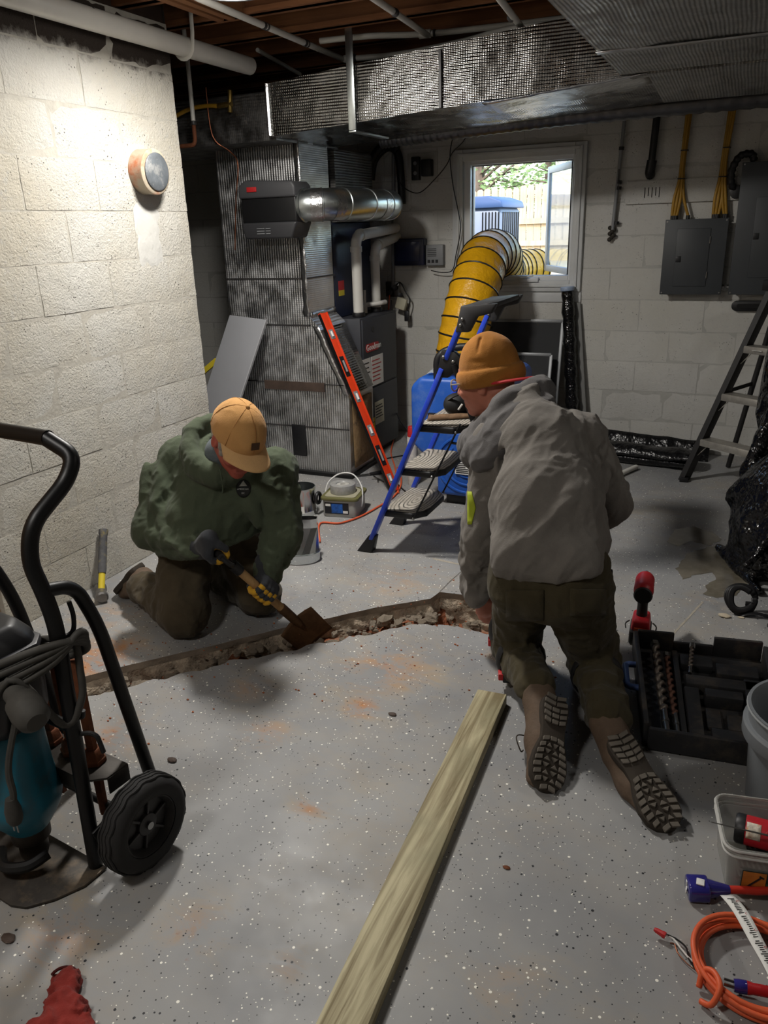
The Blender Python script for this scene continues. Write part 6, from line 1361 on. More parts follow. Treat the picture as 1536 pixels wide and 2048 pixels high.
# --- lumber, hammer
A_, B_ = V(-.628, 2.19, 0), V(-.548, .55, 0); dl = unit(B_-A_); wl_ = np.cross(dl, (0, 0, 1)); m = MB(); c = (A_+B_)/2; c[2] = .0195
def mat_lumber():
    n = NT('treated_pine'); n.set(Roughness=.7); mp = n.n('Mapping'); mp.inputs['Scale'].default_value = (34, 1.6, 30); mp.inputs['Rotation'].default_value = (0, 0, .05); n.l(n.co, mp.inputs[0])
    f = n.noise(1.0, 5, .6, mp.outputs[0], 1.2); c = n.mix(n.mapr(f, .38, .62), srgb(122, 110, 80), srgb(186, 177, 144)); c = n.mix(n.mapr(n.noise(5, 3), .5, .75, 0, .7), c, srgb(132, 128, 100))
    v = n.n('TexVoronoi'); v.inputs['Scale'].default_value = 2.6; n.l(n.co, v.inputs['Vector']); c = n.mix(n.mapr(v.outputs['Distance'], .02, .07, .8, 0), c, srgb(92, 64, 38)); n.color(c); n.bump(f, .3, .004); return n.m
m.box(c, (.100, .039, np.linalg.norm(B_-A_)), np.array([wl_, (0, 0, 1), dl]).T); put('lumber_board', 'long pale treated pine board lying on the floor towards the viewer', 'board', m, mat_lumber(), A_, .003)
sl_ = thing('sledge_hammer', 'short sledge hammer with grey and yellow handle leaning on the white wall', 'hammer', atz(205, 1200)); hb_ = V(-2.475, 2.332, .03); ht = atx(207, 1060, -2.575)
m = MB(); m.tube([hb_, hb_+(ht-hb_)*.34], .015, 12); m.build('handle', YELL, sl_); m = MB(); m.tube([hb_+(ht-hb_)*.30, hb_+(ht-hb_)*.38, hb_+(ht-hb_)*.92, hb_+(ht-hb_)*.94, ht], [.018, .020, .0185, .022, .022], 12); m.build('grip', P('worn_grey_rubber', srgb(84, 84, 86), .7, var=.3, vs=30, dirt=srgb(150, 132, 60), dirt_amt=.6, dirt_s=30), sl_)
hd_ = unit(V(.72, -.68, 0)); m = MB(); m.lathe([(.020, 0), (.027, .006), (.027, .03), (.022, .04), (.022, .085), (.027, .095), (.027, .12), (.020, .126)], hb_-hd_*.063, hd_, 18); m.build('head', P('worn_steel', srgb(128, 126, 124), .45, .8, var=.2, vs=30), sl_)

# --- round clean-out on the white wall
cc = thing('cleanout_cap', 'round clay stub with a grey metal cover on the white wall', 'pipe cap', (XL, 3.12, 1.79)); cpos = V(XL-.01, 3.115, 1.795)
m = MB(); m.lathe([(.098, 0), (.095, .05), (.098, .085), (.092, .09)], cpos, (1, .0, -.03), 32); m.build('stub', P('clay_stub', srgb(170, 158, 138), .85, var=.15, vs=10, bump=.5, bs=40, dirt=srgb(172, 92, 50), dirt_amt=1.0, dirt_s=5), cc)
m = MB(); m.lathe([(.079, 0), (.081, .008), (.074, .012), (.03, .013)], cpos+V(.088, 0, -.002), (1, 0, -.03), 32); m.build('cover', P('grey_metal_cover', srgb(100, 105, 110), .6, .3, var=.3, vs=12, dirt=srgb(170, 170, 166), dirt_amt=.6, dirt_s=16), cc)
m = MB(); m.grid(lambda u, v: V(XL+.003-.006*v, 3.115, 1.79)+V(0, (.10+.075*v*(1+.35*math.sin(5*2*PI*u+1)*.5))*math.cos(2*PI*u), (.10+.05*v*(1+.3*math.sin(3*2*PI*u)))*math.sin(2*PI*u)), 40, 4, True); m.build('mortar_collar', M_BLOCK, cc, ang=180)
m = MB(); m.grid(lambda u, v: V(XL-.002+.0055*math.sin(PI*u)**.5*math.sin(PI*v)**.5, 3.02+.17*u+.02*nz((u*3, v*6, 1)), 1.38+.30*v+.03*nz((u*5, v*2, 4))), 18, 22); m.build('mortar_patch', P('smooth_patch', srgb(188, 187, 182), .7, bump=.6, bs=14, bd=.01), cc, ang=180)

# --- hand truck with the breaker hammer
hk = thing('hand_truck', 'black tubular hand truck with pneumatic wheels at the left edge', 'hand truck', (-1.5, 1.1, 0))
LT, NB = V(.992, -.126, 0), V(.126, .992, 0); B0_ = V(-1.355, 1.106, 0); TUBE = P('black_tube', srgb(16, 16, 17), .42, .3, var=.2, vs=30)
def cp(l, n_, z): return B0_+LT*l+NB*n_+V(0, 0, z)
SEP = -.335
prof = [(0, .012), (.02, .70), (.005, .79), (-.012, .86), (.008, .94), (.115, 1.01), (.145, 1.06), (.13, 1.098)]
for l in (0, SEP):
    pts = corner([cp(l, a, b) for a, b in prof[:-1]]+[cp(l+(-.07 if l == 0 else .07), prof[-1][0], prof[-1][1])], .06, 5); m = MB(); m.tube(pts, .0185, 14); m.build('upright', TUBE, hk, ang=60)
    e = .0
    pts = corner([cp(l+e, .0, .785), cp(l+e, .085, .765), cp(l+e, .13, .64), cp(l+e+.02, .215, .02)], .075, 6); m = MB(); m.tube(pts, .0165, 12); m.build('rear_leg', TUBE, hk, ang=60)
    m = MB(); m.bar(cp(l+(.02 if l == 0 else -.02), .0, .10), cp(l+(.02 if l == 0 else -.02), .09, .125), .008, .05); m.build('axle_bracket', BLACKM, hk, bevel=.002)
m = MB(); m.tube([cp(-.06, .13, 1.098), cp(SEP+.06, .13, 1.098)], .0185, 14); m.build('grip_bar', TUBE, hk)
for z in (.42,): m = MB(); m.tube([cp(0, .01, z), cp(SEP, .01, z)], .014, 10); m.build('cross_bar', TUBE, hk)
m = MB(); PL = [(.03, .01), (.03, -.06), (.0, -.125), (-.04, -.175), (-.08, -.19), (-.26, -.19), (-.30, -.175), (-.34, -.125), (-.365, -.06), (-.365, .01)]; m.prism(PL, B0_+V(0, 0, .003), LT, NB, (0, 0, .007)); m.build('toe_plate', P('scuffed_plate', srgb(62, 58, 54), .55, .5, var=.35, vs=12, dirt=srgb(120, 104, 84), dirt_amt=.6, dirt_s=9), hk, bevel=.002)
TIRE = P('tyre_rubber', srgb(34, 33, 33), .8, var=.15, vs=30, bump=.2, bs=60); HUBM = P('hub_plastic', srgb(44, 43, 43), .5, var=.15)
def wheel(l0, sgn):
    c = cp(l0, .085, .125); ax = LT*sgn; t = thing if False else None
    m = MB(); m.lathe([(.080, -.030), (.100, -.036), (.117, -.028), (.1245, -.012), (.1255, 0), (.1245, .012), (.117, .028), (.100, .036), (.080, .030)], c, ax, 48, capb=False, capt=False); ty = m.build('tyre', TIRE, hk, ang=50)
    for q in (-.018, -.006, .006, .018):      # wavy tread ribs
        m = MB(); u, v, _ = frame(ax); n_ = 60; m.tube([c+ax*(q+.0022*(1 if i % 4 < 2 else -1))+(u*math.cos(2*PI*i/n_)+v*math.sin(2*PI*i/n_))*(.1252-abs(q)*.10) for i in range(n_)], .0032, 5, closed=True, hint=ax); m.build('tread_rib', TIRE, ty)
    m = MB(); m.lathe([(.083, -.026), (.083, .026), (.076, .030), (.070, .018), (.066, .004), (.030, .006), (.028, .016), (.020, .018)], c, ax, 40); hu_ = m.build('hub', HUBM, hk, ang=40)
    for k in range(6):
        a_ = k*PI/3+.3; u, v, _ = frame(ax); m = MB(); m.bar(c+ax*.010+(u*math.cos(a_)+v*math.sin(a_))*.028, c+ax*.010+(u*math.cos(a_)+v*math.sin(a_))*.066, .007, .010, ax); m.build('spoke', HUBM, hu_, bevel=.002)
    m = MB(); m.cyl(c+ax*.012, c+ax*.026, .010, n=12); m.build('axle_nut', STEEL, hu_)
wheel(.105, 1); wheel(SEP-.105, -1)
m = MB(); m.tube([cp(SEP-.09, .085, .125), cp(.09, .085, .125)], .010, 10); m.build('axle', BLACKM, hk)
bxm = MB(); bxm.prism([(-.27, .015), (-.0, .015), (.04, .05), (.04, .115), (-.27, .115)], B0_+V(0, 0, .255), LT, NB, (0, 0, .006)); bxm.bar(cp(-.27, .017, .235), cp(.0, .017, .235), .004, .045, (0, 0, 1)); bxm.bar(cp(.04, .05, .235), cp(.04, .115, .235), .004, .045); bx_ = bxm.build('bit_rack', P('rack_metal', srgb(58, 54, 50), .5, .5, var=.3, vs=14), hk, bevel=.001, kind='stuff')
for pts in ([cp(0, .01, .66), cp(.01, .055, .655), cp(.012, .062, .70), cp(.006, .06, .735)], [cp(0, .01, .40), cp(.035, .03, .405), cp(.055, .035, .40), cp(.065, .037, .355)], [cp(0, .01, .46), cp(.02, .03, .44), cp(.026, .03, .465)]): m = MB(); m.tube(corner(pts, .02), .0058, 8); m.build('hook', BLACKM, hk)
HEX = 6
for i, (l, n_, h_) in enumerate(((-.21, .078, .55), (-.125, .078, .60), (-.04, .078, .50))):
    t = thing('chisel_bit', ['rusty hex breaker bit in the rack slot nearest the teal machine', 'rusty hex breaker bit in the middle slot of the rack', 'rusty hex breaker bit in the rack slot beside the wheel'][i], 'chisel', cp(l, n_, .262), 'breaker bits in the hand truck rack')
    b_ = cp(l, n_, .262); m = MB(); m.lathe([(.012, -.16), (.014, .0), (.0145, .30)], b_, (-.02, .01, 1), 6); m.build('shank', RUST, t); m = MB(); m.lathe([(.031, 0), (.031, .012), (.027, .014), (.025, .032), (.019, .04)], b_, (0, 0, 1), 6); m.build('collar', RUST, t, bevel=.001)
# breaker hammer strapped to it
jh = thing('breaker_hammer', 'black and teal electric breaker hammer carried upright on the hand truck', 'breaker hammer', cp(-.19, -.06, .01))
TEAL = P('teal_casing', srgb(20, 96, 116), .45, var=.15, vs=10, dirt=srgb(70, 70, 64), dirt_amt=.5, dirt_s=10); BKC = P('black_casing', srgb(30, 30, 32), .42, var=.15, vs=12)
c0 = cp(-.165, -.055, 0)
s = SD(c0+V(-.17, -.19, .09), c0+V(.15, .12, .46), .007); s.cap(c0+V(0, 0, .20), c0+V(0, 0, .38), .088, .082, .0); s.cap(c0+V(.0, 0, .14), c0+V(0, 0, .2), .055, .09, .03); s.cap(c0+V(-.06, -.05, .22), c0+V(-.06, -.05, .36), .055, .05, .03); s.cap(c0+V(.045, -.035, .20), c0+V(.05, -.03, .40), .042, .035, .02); s.build('gear_housing', TEAL, jh, relax=2)
def octo(a_, b_, c_): return [(a_, b_-c_), (a_-c_, b_), (-a_+c_, b_), (-a_, b_-c_), (-a_, -b_+c_), (-a_+c_, -b_), (a_-c_, -b_), (a_, -b_+c_)]
m = MB(); lv_ = [(.40, .070, .060), (.45, .098, .088), (.60, .104, .092), (.655, .096, .084), (.69, .070, .060)]; nn2 = 8
for z, a_, b_ in lv_: m.v += [tuple(c0+LT*(x-.005)+NB*y+V(0, 0, z)) for x, y in octo(a_, b_, .034)]
for i in range(len(lv_)-1):
    for k in range(nn2): m.f.append((i*nn2+k, i*nn2+(k+1) % nn2, (i+1)*nn2+(k+1) % nn2, (i+1)*nn2+k))
m.f += [tuple(range(nn2))[::-1], tuple(range((len(lv_)-1)*nn2, len(lv_)*nn2))]; mh = m.build('motor_housing', BKC, jh, bevel=.012, seg=3)
m = MB(); m.prism(octo(.108, .096, .036), c0+V(-.005, 0, .615), LT, NB, (0, 0, .022)); m.build('housing_band', P('dark_grey_band', srgb(62, 62, 66), .4), mh, bevel=.005)
for k in range(6):
    z = .50+.022*k; m = MB(); m.tube([c0+V(-.04+.1*t, -.098+.018*t-.004*abs(t-.5), z+.02*t) for t in np.linspace(0, 1, 5)], .0035, 5); m.build('vent_slot', P('vent_brown', srgb(66, 58, 48), .7), mh)
gp_ = V(-1.415, 1.03, .562); gd = unit(V(-1.300, .985, .535)-gp_); m = MB(); m.lathe([(.020, 0), (.026, .01), (.026, .035), (.037, .05), (.040, .085), (.036, .115), (.022, .128)], gp_, gd, 20); m.build('side_grip', P('grip_rubber', srgb(64, 62, 58), .75, var=.15, vs=30), jh)
m = MB(); m.tube(spl([c0+V(-.06, -.06, .50), c0+V(.03, -.07, .54), gp_], 5), .018, 10); m.build('grip_clamp', BKC, jh)
m = MB(); m.lathe([(.030, 0), (.036, .02), (.036, .055), (.048, .065), (.050, .11), (.042, .13)], c0+V(0, 0, .012), (0, 0, 1), 24); m.build('chuck', P('greasy_steel', srgb(52, 46, 40), .5, .6, var=.3, vs=20), jh)
m = MB(); m.tube(spl([c0+V(-.06, -.05, .05), c0+V(-.01, -.085, .045), c0+V(.05, -.065, .05), c0+V(.075, -.02, .06)], 6), .014, 8); m.build('bit_retainer', BLACKM, jh)
q = c0+V(.035, -.075, .31); m = MB(); m.box(q+V(-.055, -.018, .025), (.055, .003, .016), rotm((0, 0, 1), .25)); m.build('rating_label', P('tan_label2', srgb(170, 146, 104), .6), jh)
CORD = P('grey_rubber_cord', srgb(58, 56, 52), .7, var=.15, vs=30)
hkx = cp(.02, .05, .665)
loops = []
for k in range(4):
    r = random.Random(k); a0 = c0+V(-.16, -.14, .44+.03*k); loops += [a0, c0+V(-.02, -.15, .50+.03*k), cp(.0, -.03, .60+.018*k), hkx+V(.012, .0, -.008*k), hkx+V(.0, .02, -.03-.01*k), cp(-.1, .06, .61-.02*k), c0+V(-.14, .05, .56)]
m = MB(); m.tube(spl(loops[:-1], 6), .0088, 8); m.build('power_cord', CORD, jh, ang=180)
m = MB(); m.tube(spl([hkx+V(.0, 0, -.02), cp(.03, .04, .58), cp(.03, .03, .50), cp(.0, -.01, .44), gp_+gd*.03+V(-.02, 0, .04), c0+V(.02, -.13, .36), c0+V(.05, -.09, .47), c0+V(.0, -.13, .52)], 7), .0088, 8); m.build('power_cord', CORD, jh, ang=180)
m = MB(); m.tube(spl([gp_+V(.0, .02, -.02), c0+V(.085, -.075, .38), c0+V(.09, -.085, .30), c0+V(.085, -.09, .26)], 6), .008, 8); m.build('power_cord', CORD, jh)
q = c0+V(.085, -.092, .24); m = MB(); m.lathe([(.014, 0), (.019, .012), (.019, .04), (.012, .07)], q-V(0, 0, .02), (0, 0, 1), 12); pg = m.build('plug', CORD, jh)
for dx in (-.006, .007): m = MB(); m.box(q+V(dx, -.004, -.032), (.005, .0016, .022)); m.build('prong', STEEL, pg)
# ================================================================== SMALL THINGS ON THE FLOOR
# --- by the kneeling man in green
g1 = thing('duct_collar', 'short round galvanized duct collar standing behind the green hoodie', 'duct fitting', (-2.15, 3.62, 0)); cq = V(-2.17, 3.60, 0)
m = MB(); m.lathe([(.083, .002), (.084, .03), (.086, .034), (.084, .038), (.083, .14), (.0855, .15), (.0855, .165), (.0815, .165), (.0795, .02)], cq, (0, 0, 1), 36, capb=True, capt=True); m.build('shell', GALV2, g1, ang=35)
sx_ = unit(V(.45, -.89, 0)); m = MB(); qq = cq+sx_*.0845+V(0, 0, .05); uu = np.cross((0, 0, 1), sx_); m.prism([(-.02, -.02), (.02, -.02), (.02, .02), (-.02, .02)], qq, uu, (0, 0, 1), sx_*.001); m.build('price_label', WHITEL, g1)
m = MB(); m.tube([cq+V(.10, .02, .10)+V(0, .025*math.cos(t), .03*math.sin(t)) for t in np.linspace(0, 2*PI, 14)[:-1]], .01, 8, closed=True); m.build('ear', BLACKP, g1)
g2 = thing('duct_boot', 'bright galvanized register boot with an oval collar on the floor', 'duct fitting', (-1.84, 3.02, 0)); b0 = V(-1.85, 3.02, 0); e1 = unit(V(.92, .38, 0)); e2 = unit(V(-.38, .92, 0))
NS = 16
def boot_ring(t, z):
    out = []
    for i in range(NS):
        a_ = 2*PI*(i+.5)/NS; c_, s_ = math.cos(a_), math.sin(a_); k = 1/max(abs(c_), abs(s_)); ox, oy = .098*c_, .070*s_; rx, ry = .088*c_*k, .028*s_*k
        out.append(b0+e1*(ox+(rx-ox)*t)+e2*(oy+(ry-oy)*t+.050*t)+V(0, 0, z))
    return out
m = MB(); rr_ = [boot_ring(0, .002), boot_ring(0, .05), boot_ring(.0, .052), boot_ring(1, .155), boot_ring(1, .20)]
for r in rr_: m.v += [tuple(q) for q in r]
for i in range(len(rr_)-1):
    for k in range(NS): m.f.append((i*NS+k, i*NS+(k+1) % NS, (i+1)*NS+(k+1) % NS, (i+1)*NS+k))
m.build('shell', P('bright_sheet_metal', srgb(206, 210, 212), .16, 1.0, var=.06, vs=7), g2, smooth=False, solid=.0015)
m = MB(); m.tube([b0+e1*.1*math.cos(t)+e2*.072*math.sin(t)+V(0, 0, .05) for t in np.linspace(0, 2*PI, 41)[:-1]], .0035, 6, closed=True); m.build('bead', GALV, g2)
TRANS = NT('translucent_plastic'); TRANS.set(Roughness=.35); TRANS.b.inputs['Transmission Weight'].default_value = .55; TRANS.b.inputs['IOR'].default_value = 1.2; TRANS.color(srgb(208, 208, 202)); TRANS = TRANS.m
def rrect(w_, d_, r, n_=5):
    out = []
    for cx, cy, a0 in ((w_/2-r, d_/2-r, 0), (-w_/2+r, d_/2-r, PI/2), (-w_/2+r, -d_/2+r, PI), (w_/2-r, -d_/2+r, 1.5*PI)):
        out += [(cx+r*math.cos(a0+k*PI/2/n_), cy+r*math.sin(a0+k*PI/2/n_)) for k in range(n_+1)]
    return out
def tub(t, c, u, v, w_, d_, h, taper, mat, wall=.003, rim=.008, name='tub'):
    """open rounded-rectangular tub"""
    m = MB(); levels = [(0, 1-taper), (h*.8, 1-taper*.25), (h*.8, 1.0), (h*.86, 1.0), (h*.86, 1+.03), (h, 1+.03)]; rings = []
    for z, k in levels: rings.append([c+u*a*k+v*b*k+V(0, 0, z) for a, b in rrect(w_, d_, .03)])
    for z, k in reversed(levels): rings.append([c+u*a*(k-.03)+v*b*(k-.03)+V(0, 0, max(z, wall)) for a, b in rrect(w_, d_, .03)])
    n_ = len(rings[0])
    for r in rings: m.v += [tuple(q) for q in r]
    for i in range(len(rings)-1):
        for k in range(n_): m.f.append((i*n_+k, i*n_+(k+1) % n_, (i+1)*n_+(k+1) % n_, (i+1)*n_+k))
    m.f.append(tuple(range(n_))[::-1]); m.f.append(tuple(range((len(rings)-1)*n_, len(rings)*n_))); return m.build(name, mat, t, ang=35)
g3 = thing('screw_tub', 'clear square plastic tub with an olive lid and a wire handle beside the duct collar', 'tub', (-1.93, 3.70, 0)); u3 = unit(V(.985, .17, 0)); v3 = unit(V(-.17, .985, 0)); c3 = V(-1.955, 3.715, 0)
m = MB(); m.prism(rrect(.20, .20, .025), c3+V(0, 0, .002), u3, v3, (0, 0, .095)); m.build('tub', TRANS, g3, bevel=.003); m = MB(); m.prism(rrect(.222, .222, .03), c3+V(0, 0, .097), u3, v3, (0, 0, .018)); m.build('lid', P('olive_lid', srgb(98, 96, 58), .5, var=.12), g3, bevel=.005)
m = MB(); m.prism(rrect(.18, .18, .02), c3+V(0, 0, .115), u3, v3, (0, 0, .003)); m.build('lid_panel', P('dusty_lid', srgb(150, 146, 124), .7, var=.15), g3)
fr = c3-v3*.101; m = MB(); m.prism([(-.085, .02), (.055, .02), (.055, .085), (-.085, .085)], fr+V(0, 0, 0), u3, (0, 0, 1), -v3*.001); lb = m.build('label', P('label_black', srgb(24, 26, 32), .5), g3); m = MB(); m.prism([(-.045, .025), (.02, .025), (.02, .08), (-.045, .08)], fr-v3*.001, u3, (0, 0, 1), -v3*.0006); m.build('label_picture', P('label_blue', srgb(30, 84, 160), .5, var=.5, vs=40), lb)
m = MB(); m.prism([(-.08, .064), (-.05, .064), (-.05, .078), (-.08, .078)], fr-v3*.001, u3, (0, 0, 1), -v3*.0006); m.prism([(.022, .025), (.05, .025), (.05, .04), (.022, .04)], fr-v3*.001, u3, (0, 0, 1), -v3*.0006); m.build('label_print', WHITEL, lb, kind='stuff')
m = MB(); m.tube(spl([c3-u3*.112+V(0, 0, .10), c3-u3*.10+v3*.03+V(0, 0, .16), c3-u3*.04+v3*.06+V(0, 0, .205), c3+u3*.04+v3*.06+V(0, 0, .205), c3+u3*.10+v3*.02+V(0, 0, .15), c3+u3*.113-v3*.02+V(0, 0, .09), c3+u3*.113-v3*.04+V(0, 0, .05)], 6), .0042, 8); m.build('bail_handle', P('white_handle', srgb(206, 206, 204), .4), g3)
g4 = thing('tape_roll', 'roll of silver foil tape lying on the olive tub lid', 'tape roll', c3+V(0, 0, .118)); m = MB(); m.lathe([(.072, 0), (.072, .05), (.04, .05), (.038, .046), (.038, .002)], c3+V(-.005, .0, .1185), (0, 0, 1), 36); m.build('tape', P('foil_tape_roll', srgb(168, 168, 166), .45, .45, var=.15, vs=60), g4, bevel=.002); m = MB(); m.lathe([(.037, .0), (.037, .044), (.014, .046), (.012, .03)], c3+V(-.005, 0, .1185), (0, 0, 1), 30); m.build('core', P('tape_core', srgb(170, 168, 162), .7), g4)
g5 = thing('clear_bucket', 'clear plastic bucket of small hardware behind the green sleeve', 'bucket', (-2.12, 2.98, 0)); m = MB(); m.lathe([(.075, .003), (.088, .15), (.094, .152), (.094, .17), (.090, .172), (.084, .16), (.072, .008)], (-2.10, 2.97, 0), (0, 0, 1), 30); m.build('bucket', TRANS, g5)
for z in (.125, .14): m = MB(); m.tube([V(-2.10, 2.97, z)+V(.09*math.cos(t), .09*math.sin(t), 0) for t in np.linspace(0, 2*PI, 31)[:-1]], .003, 5, closed=True); m.build('ring', P('pale_plastic', srgb(200, 196, 188), .5), g5)
m = MB(); m.ell((-2.10, 2.97, .045), (.066, .066, .035)); m.v = [(x, y, max(z, .012)+.01*nz((x, y, z), 60)) for x, y, z in m.v]; m.build('contents', P('brown_hardware', srgb(140, 112, 80), .7, var=.5, vs=60), g5)
g6 = thing('extension_cord', 'orange extension cord coiled behind the green hoodie and trailing to the level', 'cord', (-2.0, 3.1, 0)); pts = []
for k in range(5):
    for a_ in np.linspace(0, 2*PI, 10)[:-1]: r = .19+.02*math.sin(k*2+a_); pts.append(V(-2.05+r*1.05*math.cos(a_), 3.12+r*.62*math.sin(a_), .008+.013*k+.012*math.sin(a_*2+k)))
m = MB(); m.tube(spl(pts, 3), .0062, 7); m.build('coil', ORANGE, g6, ang=180)
m = MB(); m.tube(spl([V(-1.86, 3.24, .01), atz(640, 1047, .008), atz(680, 1046, .008), atz(720, 1033, .008), atz(757, 1013, .008), atz(785, 995, .008), atz(800, 975, .008), atz(802, 955, .008), atz(795, 935, .008)], 7), .0055, 7); m.build('tail', ORANGE, g6, ang=180)
m = MB(); m.tube(spl([V(-2.20, 3.05, .03), V(-2.16, 2.98, .16), V(-2.08, 2.94, .20), V(-2.0, 2.98, .10), V(-1.96, 3.05, .03)], 6), .0062, 7); m.build('stray_loop', ORANGE, g6)
g7 = thing('putty_knife', 'black-handled scraper lying on the floor by the furnace', 'scraper', atz(745, 945)); a_, b_, c_ = atz(700, 953, .006), atz(740, 948, .012), atz(772, 943, .012); m = MB(); m.bar(a_, b_, .022, .002); m.build('blade', STEEL, g7); m = MB(); m.tube([b_, (b_+c_)/2, c_], [.010, .014, .012], 8); m.build('handle', BLACKP, g7)
g8 = thing('snips', 'small metal snips on the floor below the scraper', 'snips', atz(757, 958)); q = atz(755, 958, .006); m = MB(); m.tube(spl([q+V(-.05, .05, 0), q, q+V(.03, -.06, 0)], 5), .005, 6); m.tube(spl([q+V(-.04, .0, 0), q+V(0, 0, .004), q+V(.06, -.04, 0)], 5), .005, 6); m.build('handles', STEEL, g8)
for i, (pp, lbl) in enumerate((([(735, 930), (770, 918), (800, 912), (830, 908)], 'black cord trailing on the floor towards the blue machine'), ([(792, 965), (815, 985), (830, 975), (840, 955)], 'black cord looping on the floor beside the level foot'))): simple('floor_cord', lbl, 'cord', spl([atz(x, y, .006) for x, y in pp], 6), .0048, BLACKP, 6)
# white pipe lying behind the kneeling man
simple('loose_pipe', 'thin white plastic pipe lying on the floor behind the grey hoodie', 'pipe', [V(*atz(922, 1088, .02)), V(*atz(1272, 934, .02))], .016, PVC, 14)

# --- right-hand side
im = thing('impact_driver', 'red cordless impact driver standing on its battery', 'drill', (-.22, 2.79, 0)); q = V(-.222, 2.80, 0); RED = P('red_tool', srgb(176, 34, 42), .45, var=.1); DKG = P('tool_black', srgb(34, 33, 33), .6)
fd = unit(V(-.06, .998, 0)); fs = unit(V(.998, .06, 0)); RI = np.array([fs, fd, (0, 0, 1)]).T
m = MB(); m.box(q+V(0, 0, .031), (.078, .118, .055), RI); m.build('battery', DKG, im, bevel=.008, seg=3)
m = MB(); m.prism([(-.036, 0), (.036, 0), (.030, .045), (-.030, .045)], q+V(0, 0, .06)-fd*.055, fs, (0, 0, 1), fd*.10); m.build('base', RED, im, bevel=.010, seg=3)
m = MB(); m.box(q+V(0, 0, .066)-fd*.056, (.045, .004, .016), RI); m.build('name_plate', P('orange_plate', srgb(190, 80, 40), .5), im)
m = MB(); m.tube([q+V(0, 0, .095), q+fd*-.004+V(0, 0, .15), q+fd*-.006+V(0, 0, .20)], [.0205, .019, .022], 14); m.build('grip', DKG, im)
s = SD(q+V(-.09, -.14, .15), q+V(.09, .14, .32), .005); s.cap(q-fd*.055+V(0, 0, .232), q+fd*.04+V(0, 0, .232), .036, .034, 0); s.cap(q+fd*.04+V(0, 0, .232), q+fd*.075+V(0, 0, .232), .03, .018, .01); s.cap(q-fd*.02+V(0, 0, .20), q+V(0, 0, .21), .026, .026, .02); s.build('motor_body', RED, im)
m = MB(); m.lathe([(.030, 0), (.034, .008), (.030, .014)], q-fd*.098+V(0, 0, .228), fd, 20); m.build('rear_cap', DKG, im)
m = MB(); m.cyl(q+fd*.075+V(0, 0, .232), q+fd*.11+V(0, 0, .232), .010, n=12); m.build('bit_holder', STEEL, im)
text('lettering', 'FUEL', .022, q-fd*.0555+V(-.022, 0, .212), fs, (0, 0, 1), P('pale_red', srgb(214, 120, 110), .6), im)
for sg in (1, -1): m = MB(); m.tube(spl([q+fs*.042*sg+V(0, 0, .075), q+fs*.056*sg+V(0, 0, .06), q+fs*.054*sg+V(0, 0, .04)], 5), .0028, 6); m.build('belt_clip', STEEL, im)

cs = thing('tool_case', 'open black moulded drill case holding long masonry bits', 'case', (0, 2.4, 0)); CSM = P('case_plastic', srgb(36, 36, 38), .6, var=.25, vs=12, dirt=srgb(86, 76, 64), dirt_amt=.5, dirt_s=9)
P0, P1, P2_, P3 = V(-.222, 2.70, 0), V(-.118, 2.125, 0), V(.235, 2.16, 0), V(.20, 2.76, 0)
def cb(u, v, z=0.0): return (P0*(1-u)+P3*u)*(1-v)+(P1*(1-u)+P2_*u)*v+V(0, 0, z)
m = MB(); m.prism([(0, 0)]*0 or [(0, 0), (1, 0), (1, 1), (0, 1)], (0, 0, 0), (1, 0, 0), (0, 1, 0), (0, 0, .01)); m.v = [tuple(cb(x, y, .004+z)) for x, y, z in m.v]; m.build('floor_panel', CSM, cs)
def cwall(u0, v0, u1, v1, h, t=.016):
    m = MB(); a_, b_ = cb(u0, v0, .004), cb(u1, v1, .004); n_ = unit(np.cross(b_-a_, (0, 0, 1)))*t; m.hexa([a_, b_, b_+n_, a_+n_, a_+V(0, 0, h), b_+V(0, 0, h), b_+n_+V(0, 0, h), a_+n_+V(0, 0, h)]); return m
for (a_, h) in (((0, 0, 0, 1), .085), ((0, 1, 1, 1), .075), ((1, 1, 1, 0), .075), ((.30, 0, 0, 0), .085), ((.62, 0, .30, 0), .05), ((1, 0, .62, 0), .085)): cwall(a_[0], a_[1], a_[2], a_[3], h).build('side_wall', CSM, cs, bevel=.004)
def tray(u0, u1, v0, v1, z0, z1, nm='moulded_bay'):
    m = MB(); c_ = [cb(u0, v0), cb(u0, v1), cb(u1, v1), cb(u1, v0)]; m.hexa([p+V(0, 0, z0) for p in c_]+[p+V(0, 0, z1) for p in c_]); m.build(nm, CSM, cs, bevel=.005)
for a_ in ((.34, .60, .10, .22, .012, .045), (.62, .95, .18, .30, .012, .05), (.36, .95, .36, .46, .012, .055), (.34, .46, .48, .95, .012, .05), (.50, .80, .50, .58, .012, .06), (.82, .97, .34, .62, .012, .055), (.52, .95, .84, .95, .012, .045), (.50, .62, .62, .80, .012, .03), (.66, .78, .66, .80, .012, .03), (.28, .33, .05, .95, .012, .04)): tray(*a_)
m = MB(); BLH = P('bluelit_handle', srgb(52, 72, 118), .45); h0, h1 = cb(0, .33, .055), cb(0, .58, .055); o_ = unit(V(-1, -.15, 0)); m.tube(corner([h0, h0+o_*.052, h1+o_*.052, h1], .02, 5), .011, 10); m.build('carry_handle', BLH, cs)  # blue light on handle and latches is painted into this colour
for v_ in (.10, .80): m = MB(); c_ = cb(0, v_, .05)+o_*.006; m.box(c_, (.012, .07, .045), rotm((0, 0, 1), .15)); m.build('latch', BLH, cs, bevel=.003)
